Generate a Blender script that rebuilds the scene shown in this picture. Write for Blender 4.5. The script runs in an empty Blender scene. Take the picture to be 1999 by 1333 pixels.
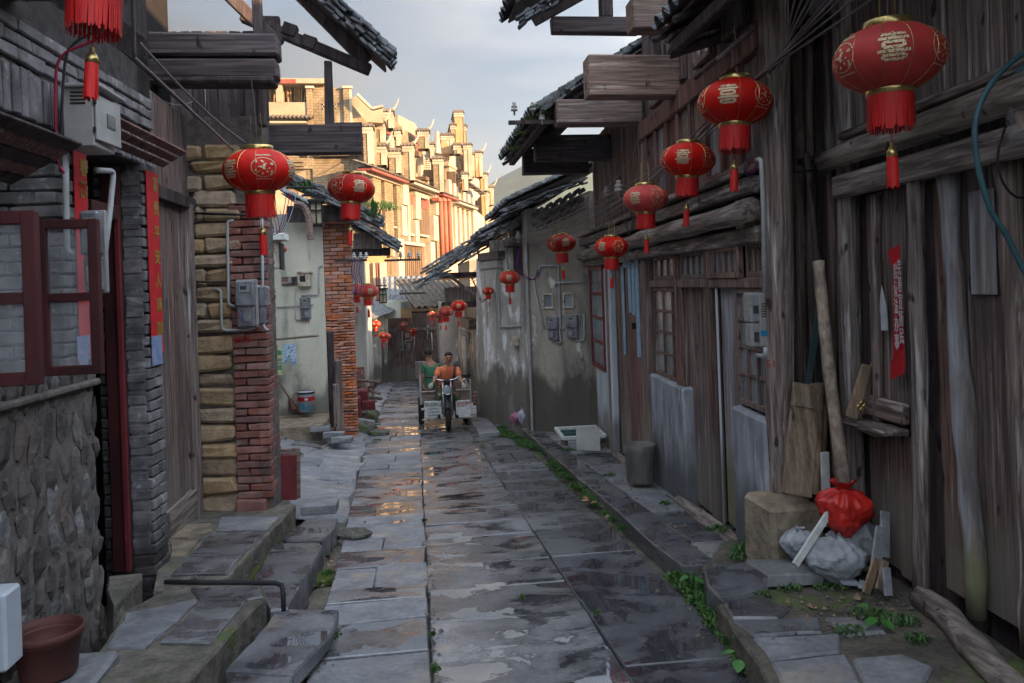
import bpy, math, random
from mathutils import Vector as V, Matrix as MX
rnd = random.Random(7)
R = math.radians
sc = bpy.context.scene
COL = sc.collection

# ---------------------------------------------------------------- camera
F = 1555.0; YAW = math.atan(192/1555); RO = R(2.0); CX, CY = 999.5, 553.3; CZ = 1.75; SL = .071
_fw = V((math.sin(YAW), math.cos(YAW), 0)); _r0 = V((math.cos(YAW), -math.sin(YAW), 0)); _u0 = V((0, 0, 1))
_R = _r0*math.cos(RO) - _u0*math.sin(RO); _U = _r0*math.sin(RO) + _u0*math.cos(RO)
cam = bpy.data.objects.new('camera', bpy.data.cameras.new('camera')); COL.objects.link(cam)
cam.data.sensor_width = 36; cam.data.lens = F/1999*36; cam.data.shift_y = -(666.5-CY)/1999
cam.data.clip_end = 3000; cam.data.clip_start = .05
m = MX((( _R.x, _U.x, -_fw.x, 0), (_R.y, _U.y, -_fw.y, 0), (_R.z, _U.z, -_fw.z, CZ), (0, 0, 0, 1)))
cam.matrix_world = m; sc.camera = cam

# ---------------------------------------------------------------- light
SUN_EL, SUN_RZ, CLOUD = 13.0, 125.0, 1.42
w = bpy.data.worlds.new('World'); sc.world = w; w.use_nodes = True
nt = w.node_tree; nt.nodes.clear()
sky = nt.nodes.new('ShaderNodeTexSky'); sky.sky_type = 'NISHITA'; sky.sun_disc = False
sky.sun_elevation = R(SUN_EL); sky.sun_rotation = R(SUN_RZ); sky.air_density = 1.0; sky.dust_density = 1.5
tc = nt.nodes.new('ShaderNodeTexCoord'); mp = nt.nodes.new('ShaderNodeMapping'); mp.inputs['Scale'].default_value = (1.2, 1.2, 4.5)
n1 = nt.nodes.new('ShaderNodeTexNoise'); n1.inputs['Scale'].default_value = 2.6; n1.inputs['Detail'].default_value = 6; n1.inputs['Roughness'].default_value = .5
rp = nt.nodes.new('ShaderNodeValToRGB'); rp.color_ramp.elements[0].position = .36; rp.color_ramp.elements[0].color = (.88, .88, .88, 1)
rp.color_ramp.elements[1].position = .72; rp.color_ramp.elements[1].color = (.97, .97, .97, 1)
c1 = nt.nodes.new('ShaderNodeValToRGB'); c1.color_ramp.elements[0].position = .4; c1.color_ramp.elements[0].color = (.085, .115, .155, 1)
c1.color_ramp.elements[1].position = .72; c1.color_ramp.elements[1].color = (.34, .335, .34, 1)
sc_ = nt.nodes.new('ShaderNodeVectorMath'); sc_.operation = 'SCALE'; sc_.inputs['Scale'].default_value = 8.6
mx = nt.nodes.new('ShaderNodeMixRGB'); bg = nt.nodes.new('ShaderNodeBackground'); bg.inputs['Strength'].default_value = .10
ow = nt.nodes.new('ShaderNodeOutputWorld'); L = nt.links.new
L(tc.outputs['Generated'], mp.inputs[0]); L(mp.outputs[0], n1.inputs['Vector']); L(n1.outputs['Fac'], rp.inputs[0]); L(n1.outputs['Fac'], c1.inputs[0])

# overcast layer: overhead gain steeper than a CIE overcast sky, lifts the lane's shade
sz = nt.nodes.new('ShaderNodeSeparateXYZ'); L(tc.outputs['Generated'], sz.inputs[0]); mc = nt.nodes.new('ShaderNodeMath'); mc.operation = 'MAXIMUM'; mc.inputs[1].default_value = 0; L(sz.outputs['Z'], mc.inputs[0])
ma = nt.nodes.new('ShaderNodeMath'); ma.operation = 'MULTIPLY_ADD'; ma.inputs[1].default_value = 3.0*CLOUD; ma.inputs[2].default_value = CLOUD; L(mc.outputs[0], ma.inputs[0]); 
# added gain towards the low sun fills the shade and dims the sky ahead
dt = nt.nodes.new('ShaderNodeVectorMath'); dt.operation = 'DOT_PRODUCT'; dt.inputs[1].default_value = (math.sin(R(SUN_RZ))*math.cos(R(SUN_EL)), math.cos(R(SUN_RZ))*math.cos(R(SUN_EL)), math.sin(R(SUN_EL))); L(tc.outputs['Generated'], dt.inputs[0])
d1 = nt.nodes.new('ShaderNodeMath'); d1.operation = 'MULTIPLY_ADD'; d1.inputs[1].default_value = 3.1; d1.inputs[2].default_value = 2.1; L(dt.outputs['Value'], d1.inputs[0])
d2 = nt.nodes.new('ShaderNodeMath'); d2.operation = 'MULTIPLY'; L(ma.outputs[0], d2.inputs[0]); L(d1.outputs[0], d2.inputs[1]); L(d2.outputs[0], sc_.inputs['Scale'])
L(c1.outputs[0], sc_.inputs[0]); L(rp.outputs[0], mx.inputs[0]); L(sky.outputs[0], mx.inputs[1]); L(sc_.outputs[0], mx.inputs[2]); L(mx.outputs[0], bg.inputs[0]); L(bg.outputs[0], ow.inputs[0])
sl = bpy.data.lights.new('sun', 'SUN'); sl.energy = 2.0; sl.angle = R(.5); sl.color = (1, .63, .32)
so = bpy.data.objects.new('sun', sl); COL.objects.link(so)
sv = V((math.sin(R(SUN_RZ))*math.cos(R(SUN_EL)), math.cos(R(SUN_RZ))*math.cos(R(SUN_EL)), math.sin(R(SUN_EL))))
so.rotation_euler = sv.to_track_quat('Z', 'Y').to_euler(); so.location = (0, 0, 30)
sc.view_settings.view_transform = 'Standard'; sc.view_settings.look = 'None'; sc.view_settings.gamma = 1
sc.view_settings.exposure = 3.12
sc.view_settings.use_curve_mapping = False
sc.cycles.max_bounces = 8; sc.cycles.diffuse_bounces = 6; sc.cycles.glossy_bounces = 3; sc.cycles.transparent_max_bounces = 8

# ---------------------------------------------------------------- measuring: a sight line through a point of the photograph
def ray(px, py): return _fw*F + _R*(px-CX) - _U*(py-CY)
C0 = V((0, 0, CZ))
def atY(px, py, Y): d = ray(px, py); return C0 + d*(Y/d.y)
def atX(px, py, X): d = ray(px, py); return C0 + d*(X/d.x)
def gz(y): return -SL*y if y < 44 else -SL*44
def atG(px, py, dz=0): d = ray(px, py); return C0 + d*((dz-CZ)/(d.z+SL*d.y))

# ---------------------------------------------------------------- materials
MATS = {}
def mat(name, c, c2=None, s=(4, 4, 4), det=6, rough=.8, r2=None, bump=.3, bd=.01, rv=.2, stain=None, stain2=None, metal=0, spec=.3, wet=None, lohi=(.35, .65), hue=.0, trans=0, alpha=1, sub=0, emis=None, grain=None, damp=None, courses=None, knots=0):
    m = bpy.data.materials.new(name); m.use_nodes = True; MATS[name] = m
    k_ = 1 if name.startswith(('far_', 'silk', 'fringe', 'gold', 'ink', 'paper', 'hill', 'cloth', 'skin', 'hair', 'metal_d', 'dark_in', 'cable', 'leaf', 'moss', 'window', 'chrome', 'steel', 'bag', 'rubber', 'lamp', 'paint', 'white', 'porc', 'glove', 'sack')) else 1.0 if name == 'plaster_white' else 1.8 if name.startswith('wood') else 1.55
    up_ = lambda q: tuple(min(.8, x*k_) for x in q)
    c = up_(c); c2 = up_(c2) if c2 else None
    if stain: stain = (up_(stain[0]), *stain[1:])
    if stain2: stain2 = (up_(stain2[0]), *stain2[1:])
    t = m.node_tree; N = t.nodes; lk = t.links.new; b = N['Principled BSDF']
    def new(k, **kw):
        n = N.new(k)
        for a, v in kw.items(): setattr(n, a, v)
        return n
    geo = new('ShaderNodeNewGeometry')
    def noise(scale, det=6, vec=None, rg=.55, dist=0):
        mp = new('ShaderNodeMapping'); mp.inputs['Scale'].default_value = scale; lk(geo.outputs['Position'], mp.inputs[0])
        n = new('ShaderNodeTexNoise'); n.inputs['Scale'].default_value = 1; n.inputs['Detail'].default_value = det; n.inputs['Roughness'].default_value = rg; n.inputs['Distortion'].default_value = dist
        lk(mp.outputs[0], n.inputs['Vector']); return n.outputs['Fac']
    def ramp(f, lo, hi, a=(0, 0, 0), z=(1, 1, 1)):
        r = new('ShaderNodeValToRGB'); e = r.color_ramp.elements; e[0].position = lo; e[1].position = hi; e[0].color = (*a, 1); e[1].color = (*z, 1); lk(f, r.inputs[0]); return r.outputs[0]
    def mix(f, a, z, mode='MIX'):
        x = new('ShaderNodeMixRGB', blend_type=mode)
        for i, v in enumerate((f, a, z)):
            if hasattr(v, 'default_value'): lk(v, x.inputs[i])
            elif i: x.inputs[i].default_value = (*v, 1)
            else: x.inputs[0].default_value = v
        return x.outputs[0]
    c2 = c2 or tuple(x*.6 for x in c)
    nf = noise(s, det)
    col = ramp(nf, lohi[0], lohi[1], c2, c)
    if grain:  # finer speckle
        col = mix(grain[1], col, ramp(noise(grain[0], 4), .3, .7, (.15, .15, .15), (1, 1, 1)), 'MULTIPLY')
    if courses:  # bonded brickwork too far off to pick apart: colour and relief of the joints
        sp_ = new('ShaderNodeSeparateXYZ'); lk(geo.outputs['Position'], sp_.inputs[0]); ad = new('ShaderNodeMath', operation='ADD'); lk(sp_.outputs['X'], ad.inputs[0]); lk(sp_.outputs['Y'], ad.inputs[1])
        cb_ = new('ShaderNodeCombineXYZ'); lk(ad.outputs[0], cb_.inputs[0]); lk(sp_.outputs['Z'], cb_.inputs[1])
        bt_ = new('ShaderNodeTexBrick'); bt_.inputs['Scale'].default_value = courses; bt_.inputs['Color1'].default_value = (1, 1, 1, 1); bt_.inputs['Color2'].default_value = (.72, .72, .72, 1); bt_.inputs['Mortar'].default_value = (.45, .42, .4, 1); bt_.inputs['Mortar Size'].default_value = .03
        lk(cb_.outputs[0], bt_.inputs['Vector']); col = mix(.75, col, bt_.outputs['Color'], 'MULTIPLY')
    if knots: col = mix(ramp(noise((13, 13, 6), 2, rg=.3), .68, .74), col, tuple(x*.25 for x in c2))
    for st in (stain, stain2):
        if st: col = mix(ramp(noise(st[1], 7, rg=.6), st[2], st[3]), col, st[0])
    if damp:   # (colour, height over the sloping ground): tide mark of damp and moss, ragged edge
        sx = new('ShaderNodeSeparateXYZ'); lk(geo.outputs['Position'], sx.inputs[0])
        q = new('ShaderNodeMath', operation='MULTIPLY_ADD'); lk(sx.outputs['Y'], q.inputs[0]); q.inputs[1].default_value = SL; lk(sx.outputs['Z'], q.inputs[2])
        q2 = new('ShaderNodeMath', operation='MULTIPLY_ADD'); lk(noise((2.2, 2.2, 1.2), 6), q2.inputs[0]); q2.inputs[1].default_value = -damp[1]*2.2; lk(q.outputs[0], q2.inputs[2])
        r = ramp(q2.outputs[0], -damp[1]*.55 if False else 0, .3, (1, 1, 1), (0, 0, 0))
        col = mix(r, col, mix(.8, col, damp[0]))
    if rv or hue:
        oi = new('ShaderNodeObjectInfo'); hs = new('ShaderNodeHueSaturation')
        mr = new('ShaderNodeMapRange'); mr.inputs[3].default_value = 1-rv; mr.inputs[4].default_value = 1+rv; lk(oi.outputs['Random'], mr.inputs[0]); lk(mr.outputs[0], hs.inputs['Value'])
        if hue:
            mh = new('ShaderNodeMath', operation='MULTIPLY'); mh.inputs[1].default_value = 7.3; lk(oi.outputs['Random'], mh.inputs[0])
            mf = new('ShaderNodeMath', operation='FRACT'); lk(mh.outputs[0], mf.inputs[0])
            m2 = new('ShaderNodeMapRange'); m2.inputs[3].default_value = 1-hue; m2.inputs[4].default_value = 1+hue; lk(mf.outputs[0], m2.inputs[0]); lk(m2.outputs[0], hs.inputs['Saturation'])
        lk(col, hs.inputs['Color']); col = hs.outputs[0]
    rg = None
    bn = None
    if bump:
        bn = new('ShaderNodeBump'); bn.inputs['Strength'].default_value = bump; bn.inputs['Distance'].default_value = bd
        bs = tuple(x*2.5 for x in s); lk(noise(bs, 8, rg=.62), bn.inputs['Height'])
    if wet:    # (threshold, scale) : standing water, level and smooth, in shallow hollows; damp stone round it
        sn = new('ShaderNodeSeparateXYZ'); lk(geo.outputs['True Normal'], sn.inputs[0]); upm = ramp(sn.outputs['Z'], .93, .97)
        wn = noise(wet[1], 6, rg=.6, dist=.5); mask = mix(1.0, ramp(wn, wet[0], wet[0]+.012), upm, 'MULTIPLY'); dm = mix(1.0, ramp(wn, wet[0]-.075, wet[0]+.01), upm, 'MULTIPLY')
        col = mix(dm, col, mix(1.0, col, (.55, .54, .56), 'MULTIPLY'))
        rg = mix(dm, ramp(noise((9, 9, 9), 5), .3, .7, (rough,)*3, ((r2 or rough),)*3), (rough*.75,)*3)
        rg = mix(mask, rg, (.02, .02, .02)); lk(rg, b.inputs['Roughness'])
        up = new('ShaderNodeCombineXYZ'); up.inputs[2].default_value = 1
        nx = new('ShaderNodeMixRGB'); lk(mask, nx.inputs[0]); lk(bn.outputs[0], nx.inputs[1]); lk(up.outputs[0], nx.inputs[2])
        lk(nx.outputs[0], b.inputs['Normal']); b.inputs['IOR'].default_value = 1.85; lk(ramp(mask, 0, 1, (.45,)*3, (1, 1, 1)), b.inputs['Specular IOR Level'])
    else:
        if bn: lk(bn.outputs[0], b.inputs['Normal'])
        if r2: lk(ramp(nf, .35, .65, (rough,)*3, (r2,)*3), b.inputs['Roughness'])
        else: b.inputs['Roughness'].default_value = rough
    lk(col, b.inputs['Base Color'])
    b.inputs['Metallic'].default_value = metal
    if not wet: b.inputs['Specular IOR Level'].default_value = spec
    if trans: b.inputs['Transmission Weight'].default_value = trans
    if alpha < 1: b.inputs['Alpha'].default_value = alpha
    if emis: b.inputs['Emission Color'].default_value = (*emis[0], 1); b.inputs['Emission Strength'].default_value = emis[1]
    return m

WGREY = ((.27, .25, .24), (8, 8, 3), .58, .72)
mat('wood_v', (.165, .112, .095), (.07, .046, .041), (42, 42, 1.6), lohi=(.40, .60), rough=.75, bump=.5, bd=.006, rv=.28, hue=.25, stain=((.24, .215, .20), (30, 30, 1.6), .55, .75), stain2=((.05, .036, .034), (3, 3, .8), .56, .7), damp=((.20, .18, .15), .5), grain=((95, 95, 2.4), .55), knots=1)
mat('wood_grey_v', (.20, .162, .145), (.085, .064, .058), (44, 44, 1.5), lohi=(.40, .60), rough=.8, bump=.6, bd=.006, rv=.22, hue=.2, stain=((.33, .32, .31), (20, 20, 1.0), .58, .7), stain2=((.07, .055, .05), (4, 4, .7), .6, .75), grain=((95, 95, 2.4), .55), knots=1)
mat('wood_x', (.19, .135, .11), (.085, .062, .055), (1.8, 40, 40), lohi=(.40, .60), rough=.75, bump=.6, bd=.007, rv=.25, hue=.25, stain=((.27, .235, .21), (1.3, 20, 20), .58, .72), grain=((2.4, 95, 95), .55), knots=1)
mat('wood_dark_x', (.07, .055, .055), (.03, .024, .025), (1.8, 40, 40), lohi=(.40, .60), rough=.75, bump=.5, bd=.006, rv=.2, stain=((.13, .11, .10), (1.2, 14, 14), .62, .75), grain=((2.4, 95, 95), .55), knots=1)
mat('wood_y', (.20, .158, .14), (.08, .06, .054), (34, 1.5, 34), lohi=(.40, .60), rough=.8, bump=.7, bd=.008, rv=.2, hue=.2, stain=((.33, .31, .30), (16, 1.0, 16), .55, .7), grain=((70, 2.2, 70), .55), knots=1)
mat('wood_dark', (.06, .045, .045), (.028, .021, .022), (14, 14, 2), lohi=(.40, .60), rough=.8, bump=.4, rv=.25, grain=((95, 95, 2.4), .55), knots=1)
mat('wood_redbrown_v', (.175, .085, .07), (.08, .042, .037), (42, 42, 1.6), lohi=(.40, .60), rough=.7, bump=.4, bd=.005, rv=.2, stain=((.24, .2, .19), (24, 24, 1.3), .58, .75), grain=((95, 95, 2.4), .55), knots=1)
mat('wood_pale_v', (.20, .145, .10), (.11, .08, .058), (20, 20, 1.6), lohi=(.40, .60), rough=.7, bump=.3, bd=.004, rv=.18, hue=.2, stain=((.13, .10, .085), (6, 6, 3), .56, .68), grain=((95, 95, 2.4), .55), knots=1)
mat('wood_log', (.26, .21, .165), (.13, .10, .08), (5, 5, 5), lohi=(.40, .60), rough=.8, bump=.6, bd=.01, rv=.12, stain=((.10, .08, .07), (9, 9, 2), .58, .68), grain=((40, 40, 20), .55), knots=1)
mat('wood_logy', (.25, .21, .185), (.10, .08, .07), (26, 1.6, 26), lohi=(.40, .60), rough=.8, bump=.8, bd=.012, rv=.1, grain=((70, 2.2, 70), .55), knots=1)
mat('blue_paint_wood', (.23, .235, .25), (.10, .09, .09), (16, 16, 1.2), lohi=(.40, .60), rough=.8, bump=.5, bd=.005, rv=.1, damp=((.16, .17, .07), .42), stain=((.17, .13, .11), (22, 22, 1.5), .54, .62))
mat('green_paint_wood', (.045, .085, .08), (.03, .05, .05), (12, 12, 2), rough=.6, bump=.3, rv=.1)
mat('brick_grey', (.135, .128, .13), (.065, .062, .066), (9, 9, 9), rough=.85, bump=.6, bd=.012, rv=.3, hue=.5, stain=((.28, .27, .265), (14, 14, 14), .6, .75), damp=((.035, .03, .03), .35))
mat('brick_red', (.185, .088, .072), (.12, .052, .044), (8, 8, 8), rough=.85, bump=.6, bd=.01, rv=.28, hue=.2, stain=((.20, .17, .15), (9, 9, 9), .6, .72), stain2=((.07, .04, .035), (2.5, 2.5, 2.5), .55, .7))
mat('brick_orange', (.40, .17, .10), (.24, .10, .065), (6, 6, 6), rough=.85, bump=.6, bd=.01, rv=.25, hue=.25, stain=((.16, .13, .11), (5, 5, 5), .6, .72))
mat('mud_brick', (.29, .21, .13), (.19, .138, .088), (11, 11, 11), rough=.9, bump=1.0, bd=.02, rv=.16, hue=.2, stain=((.15, .11, .075), (8, 8, 8), .64, .74))
mat('mortar', (.11, .095, .085), (.06, .052, .048), (12, 12, 12), rough=.95, bump=.8, bd=.015, rv=0)
mat('mortar_dark', (.045, .04, .04), (.025, .022, .022), (12, 12, 12), rough=.95, bump=.8, bd=.015, rv=0)
mat('rubble', (.088, .074, .069), (.038, .033, .031), (8, 8, 8), rough=.9, bump=.8, bd=.02, rv=.3, hue=.4)
mat('rubble_stone', (.12, .114, .112), (.048, .045, .044), (14, 14, 14), rough=.85, bump=.9, bd=.02, rv=.45, hue=.9)
mat('plaster', (.37, .35, .315), (.23, .215, .195), (1.6, 1.6, .8), rough=.9, bump=.35, bd=.006, rv=.06, stain=((.44, .43, .40), (2.2, 2.2, 1.6), .58, .64), stain2=((.11, .105, .10), (3, 3, .6), .57, .72), damp=((.07, .068, .055), .75), grain=((40, 40, 40), .35))
mat('plaster_pale', (.42, .40, .36), (.25, .235, .21), (1.6, 1.6, .8), rough=.9, bump=.4, bd=.008, rv=.06, stain=((.58, .57, .54), (1.6, 1.6, 1.2), .52, .57), stain2=((.13, .12, .105), (3, 3, .6), .55, .68), damp=((.12, .105, .08), .85), grain=((40, 40, 40), .35))
mat('plaster_brown', (.31, .28, .235), (.19, .168, .14), (1.6, 1.6, .8), rough=.9, bump=.4, bd=.008, rv=.06, stain=((.44, .42, .38), (2.2, 2.2, 1.6), .6, .65), stain2=((.09, .083, .075), (2.4, 2.4, .5), .52, .68), damp=((.06, .055, .045), .9), grain=((40, 40, 40), .35))
mat('plaster_green', (.52, .50, .41), (.40, .385, .31), (1.6, 1.6, .7), rough=.9, bump=.3, bd=.005, rv=.04, stain=((.21, .21, .18), (3.5, 3.5, .8), .57, .74), damp=((.15, .15, .12), .8), grain=((50, 50, 50), .2))
mat('plaster_white', (.56, .60, .64), (.40, .43, .46), (3, 3, 1), rough=.9, bump=.3, bd=.004, rv=.03, stain=((.28, .28, .28), (5, 5, 1), .58, .72), damp=((.16, .15, .14), .4))
mat('cement_blue', (.235, .25, .275), (.12, .125, .14), (7, 7, 2.2), rough=.85, bump=.5, bd=.006, rv=.06, stain=((.36, .38, .41), (15, 15, 2.5), .54, .7), damp=((.08, .08, .085), .35))
mat('slab', (.16, .163, .175), (.068, .069, .075), (3, 3, 3), rough=.30, r2=.52, bump=.4, bd=.006, rv=.25, hue=.35, wet=(.535, (2.3, 3.6, 2.3)), grain=((45, 45, 45), .6), stain2=((.05, .048, .05), (7, 7, 7), .60, .70), stain=((.17, .145, .12), (1.6, 1.6, 1.6), .58, .7), spec=.5)
mat('slab_wet', (.105, .108, .118), (.055, .056, .065), (3, 3, 3), rough=.28, r2=.5, bump=.35, bd=.006, rv=.15, hue=.3, wet=(.52, (2.2, 2.8, 2.2)), grain=((45, 45, 45), .6), stain2=((.045, .044, .048), (7, 7, 7), .60, .70), spec=.5)
mat('slab_dry', (.17, .175, .19), (.10, .102, .112), (5, 5, 5), rough=.5, r2=.72, bump=.45, bd=.008, rv=.2, hue=.3, wet=(.69, (2.3, 2.3, 2.3)), grain=((26, 26, 26), .5), stain=((.20, .17, .14), (2.2, 2.2, 2.2), .56, .68), spec=.45)
mat('stone_rough', (.24, .195, .14), (.12, .097, .072), (6, 6, 6), rough=.9, bump=1, bd=.03, rv=.15, stain=((.09, .085, .075), (4, 4, 4), .58, .7))
mat('step_rough', (.14, .125, .105), (.065, .06, .052), (7, 7, 7), rough=.85, bump=1, bd=.025, rv=.15, stain=((.055, .075, .025), (4, 4, 4), .56, .66), grain=((35, 35, 35), .5))
mat('boulder', (.12, .115, .10), (.06, .06, .05), (9, 9, 9), rough=.8, bump=1, bd=.03, rv=.2, stain=((.07, .085, .03), (4, 4, 4), .5, .6), grain=((40, 40, 40), .5))
mat('ground', (.12, .105, .085), (.055, .05, .042), (5, 5, 5), rough=.8, r2=.5, bump=.8, bd=.02, rv=0, stain=((.055, .085, .02), (1.7, 1.7, 1.7), .56, .64), grain=((40, 40, 40), .5))
mat('moss', (.085, .115, .02), (.04, .06, .012), (20, 20, 20), rough=.95, bump=1, bd=.02, rv=.2)
mat('leaf', (.06, .14, .028), (.03, .075, .015), (14, 14, 14), rough=.5, bump=.2, rv=.3, hue=.2)
mat('leaf_big', (.06, .20, .04), (.045, .13, .03), (20, 20, 20), rough=.4, bump=.2, rv=.2)
mat('tile_grey', (.135, .14, .142), (.048, .05, .053), (7, 7, 7), rough=.85, bump=.6, bd=.01, rv=.35, hue=.5, stain=((.21, .215, .20), (16, 16, 16), .58, .68))
mat('tile_dark', (.075, .078, .084), (.035, .036, .039), (7, 7, 7), rough=.85, bump=.6, bd=.01, rv=.35, hue=.4, stain=((.15, .155, .14), (16, 16, 16), .6, .7))
mat('tile_warm', (.12, .10, .08), (.06, .052, .042), (6, 6, 6), rough=.9, bump=.6, bd=.01, rv=.2)
mat('paint_red', (.20, .03, .035), (.12, .02, .024), (6, 6, 2), rough=.5, bump=.2, rv=.08, stain=((.26, .14, .12), (18, 18, 6), .66, .74))
mat('paint_darkred', (.075, .019, .020), (.04, .012, .013), (6, 6, 2), rough=.5, bump=.2, rv=.05)
mat('silk_red', (.56, .030, .024), (.42, .018, .016), (9, 9, 9), rough=.62, bump=.25, bd=.004, rv=.25, hue=.12, spec=.25)
mat('fringe_red', (.70, .02, .015), (.42, .01, .01), (160, 160, 6), rough=.5, bump=.2, rv=.1, spec=.35)
mat('gold', (.62, .47, .17), (.30, .22, .09), (60, 60, 60), rough=.28, bump=.15, bd=.002, rv=.05, metal=.85, spec=.5)
mat('gold_print', (.60, .48, .30), (.20, .09, .05), (120, 120, 120), rough=.5, bump=.3, bd=.001, rv=.1, metal=.3, lohi=(.38, .5))
mat('metal_grey', (.26, .26, .25), (.19, .19, .185), (5, 5, 5), rough=.5, bump=.1, rv=.08, metal=.2, stain=((.14, .10, .07), (12, 12, 12), .68, .76))
mat('metal_rust', (.42, .40, .33), (.26, .235, .18), (9, 9, 9), rough=.6, bump=.3, rv=.1, metal=.1, stain=((.20, .085, .035), (14, 14, 14), .52, .62))
mat('metal_dark', (.035, .035, .037), (.02, .02, .02), (9, 9, 9), rough=.6, bump=.1, rv=.1, metal=.3)
mat('steel', (.45, .45, .46), (.3, .3, .3), (30, 30, 30), rough=.3, bump=.05, rv=.05, metal=.9)
mat('chrome', (.7, .7, .72), rough=.12, bump=0, rv=0, metal=1)
mat('pvc', (.27, .285, .295), (.2, .21, .21), (6, 6, 6), rough=.4, bump=.05, rv=.08)
mat('meter_plastic', (.16, .165, .18), (.085, .087, .095), (8, 8, 8), rough=.2, bump=.1, rv=.15, spec=.5)
mat('meter_dark', (.05, .05, .055), (.03, .03, .034), (8, 8, 8), rough=.15, bump=.05, rv=.1, spec=.6)
mat('meter_white', (.21, .215, .21), (.14, .145, .145), (30, 30, 30), rough=.4, bump=0, rv=.05)
mat('glass', (.16, .19, .21), (.085, .10, .11), (1.5, 1.5, 1.5), rough=.12, r2=.3, bump=.05, rv=.25, spec=.7)
mat('glass_dusty', (.20, .235, .25), (.11, .125, .135), (3, 3, 2), rough=.35, r2=.15, bump=.05, rv=.3, spec=.6)
mat('cable', (.02, .02, .022), rough=.5, bump=0, rv=.2)
mat('cable_grey', (.20, .17, .17), (.13, .11, .11), rough=.5, bump=0, rv=.2)
mat('cable_red', (.35, .01, .05), rough=.5, bump=0, rv=.1)
mat('cable_blue', (.02, .035, .25), rough=.5, bump=0, rv=.1)
mat('porcelain', (.50, .49, .45), (.30, .29, .26), (40, 40, 40), rough=.3, bump=0, rv=.1)
mat('paper_red', (.60, .02, .03), (.46, .015, .022), (9, 9, 9), rough=.6, bump=.2, bd=.003, rv=.03)
mat('paper_white', (.60, .62, .62), (.45, .46, .47), (9, 9, 9), rough=.7, bump=.2, bd=.003, rv=.1)
mat('paper_blue', (.34, .52, .66), (.24, .38, .50), (25, 25, 9), rough=.7, bump=.2, bd=.003, rv=.1, lohi=(.45, .55))
mat('paper_torn', (.35, .30, .42), (.10, .25, .45), (22, 22, 22), rough=.7, bump=.2, rv=.1)
mat('ink_gold', (.42, .26, .05), rough=.5, bump=0, rv=0)
mat('ink_white', (.72, .72, .72), rough=.6, bump=0, rv=0)
mat('ink_black', (.03, .03, .035), rough=.6, bump=0, rv=0)
mat('ink_red', (.45, .015, .02), rough=.6, bump=0, rv=0)
mat('ink_blue', (.02, .25, .45), rough=.6, bump=0, rv=0)
mat('hose', (.03, .075, .085), (.02, .05, .06), rough=.4, bump=.1, rv=0)
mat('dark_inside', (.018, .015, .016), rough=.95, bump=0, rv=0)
mat('far_brick', (.33, .255, .16), (.21, .16, .095), (.7, .7, .7), rough=.9, bump=.25, bd=.03, rv=.06, stain=((.34, .28, .20), (.9, .9, .35), .55, .7), grain=((3, 3, 6), .3), courses=1.6)
mat('far_white', (.43, .37, .285), (.30, .25, .185), (1.3, 1.3, .7), rough=.9, bump=.2, bd=.02, rv=.05, stain=((.42, .37, .30), (1.8, 1.8, .5), .6, .75))
mat('far_ochre', (0.444, 0.266, 0.126), (0.333, 0.200, 0.096), (1, 1, 1), rough=.9, bump=.2, bd=.02, rv=.05, stain=((.55, .45, .3), (1.1, 1.1, .6), .55, .7))
mat('far_concrete', (.36, .295, .205), (.24, .19, .13), (.8, .8, .8), rough=.9, bump=.3, bd=.03, rv=.06, stain=((.27, .23, .17), (1.5, 1.5, .5), .56, .72))
mat('far_redcol', (0.370, 0.118, 0.074), (0.281, 0.081, 0.052), (2, 2, 1), rough=.8, bump=.2, rv=.05)
mat('far_redpaint', (0.311, 0.074, 0.052), (0.185, 0.044, 0.033), (3, 3, 1), rough=.7, bump=.2, rv=.1)
mat('far_wood', (0.178, 0.118, 0.067), (0.089, 0.056, 0.033), (3, 3, .6), rough=.8, bump=.3, rv=.2)
mat('far_prop', (0.370, 0.244, 0.126), (0.244, 0.155, 0.081), (3, 3, 3), rough=.8, bump=.2, rv=.2)
mat('hill', (.055, .085, .05), (.035, .06, .035), (.02, .02, .03), rough=1, bump=.6, bd=3, rv=0, grain=((.15, .15, .15), .5))
mat('white_metal', (.66, .69, .66), (.5, .53, .5), (14, 14, 14), rough=.45, bump=.1, rv=.03, stain=((.2, .12, .07), (30, 30, 20), .68, .74))
mat('rubber', (.022, .022, .024), (.014, .014, .015), (30, 30, 30), rough=.7, bump=.3, rv=.05)
mat('bag_red', (.62, .028, .02), (.42, .015, .012), (9, 9, 9), rough=.25, bump=.5, bd=.02, rv=0, spec=.6)
mat('sack', (.40, .42, .45), (.27, .285, .31), (11, 11, 11), rough=.75, bump=.7, bd=.02, rv=.1)
mat('bucket_metal', (.13, .125, .115), (.07, .068, .06), (9, 9, 4), rough=.5, bump=.3, rv=.1, metal=.3)
mat('terracotta', (.066, .022, .018), (.048, .016, .013), (5, 5, 5), rough=.6, bump=.15, rv=.05)
mat('white_plastic', (.45, .50, .56), (.38, .42, .47), (5, 5, 5), rough=.4, bump=.05, rv=0)
mat('lamp_glass', (.62, .55, .38), (.5, .44, .3), (9, 9, 9), rough=.4, bump=.1, rv=.1)
mat('cloth_orange', (.80, .23, .10), (.66, .17, .07), (16, 16, 16), rough=.85, bump=.5, bd=.01, rv=0)
mat('cloth_green', (.06, .20, .115), (.042, .145, .08), (14, 14, 14), rough=.9, bump=.4, bd=.01, rv=0)
mat('cloth_camo', (.10, .11, .065), (.045, .06, .035), (22, 22, 14), rough=.9, bump=.4, rv=0, lohi=(.45, .52))
mat('cloth_navy', (.03, .04, .065), (.02, .026, .04), (14, 14, 14), rough=.9, bump=.4, rv=0)
mat('skin', (.42, .215, .14), (.34, .165, .105), (14, 14, 14), rough=.55, bump=.1, rv=0)
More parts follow.
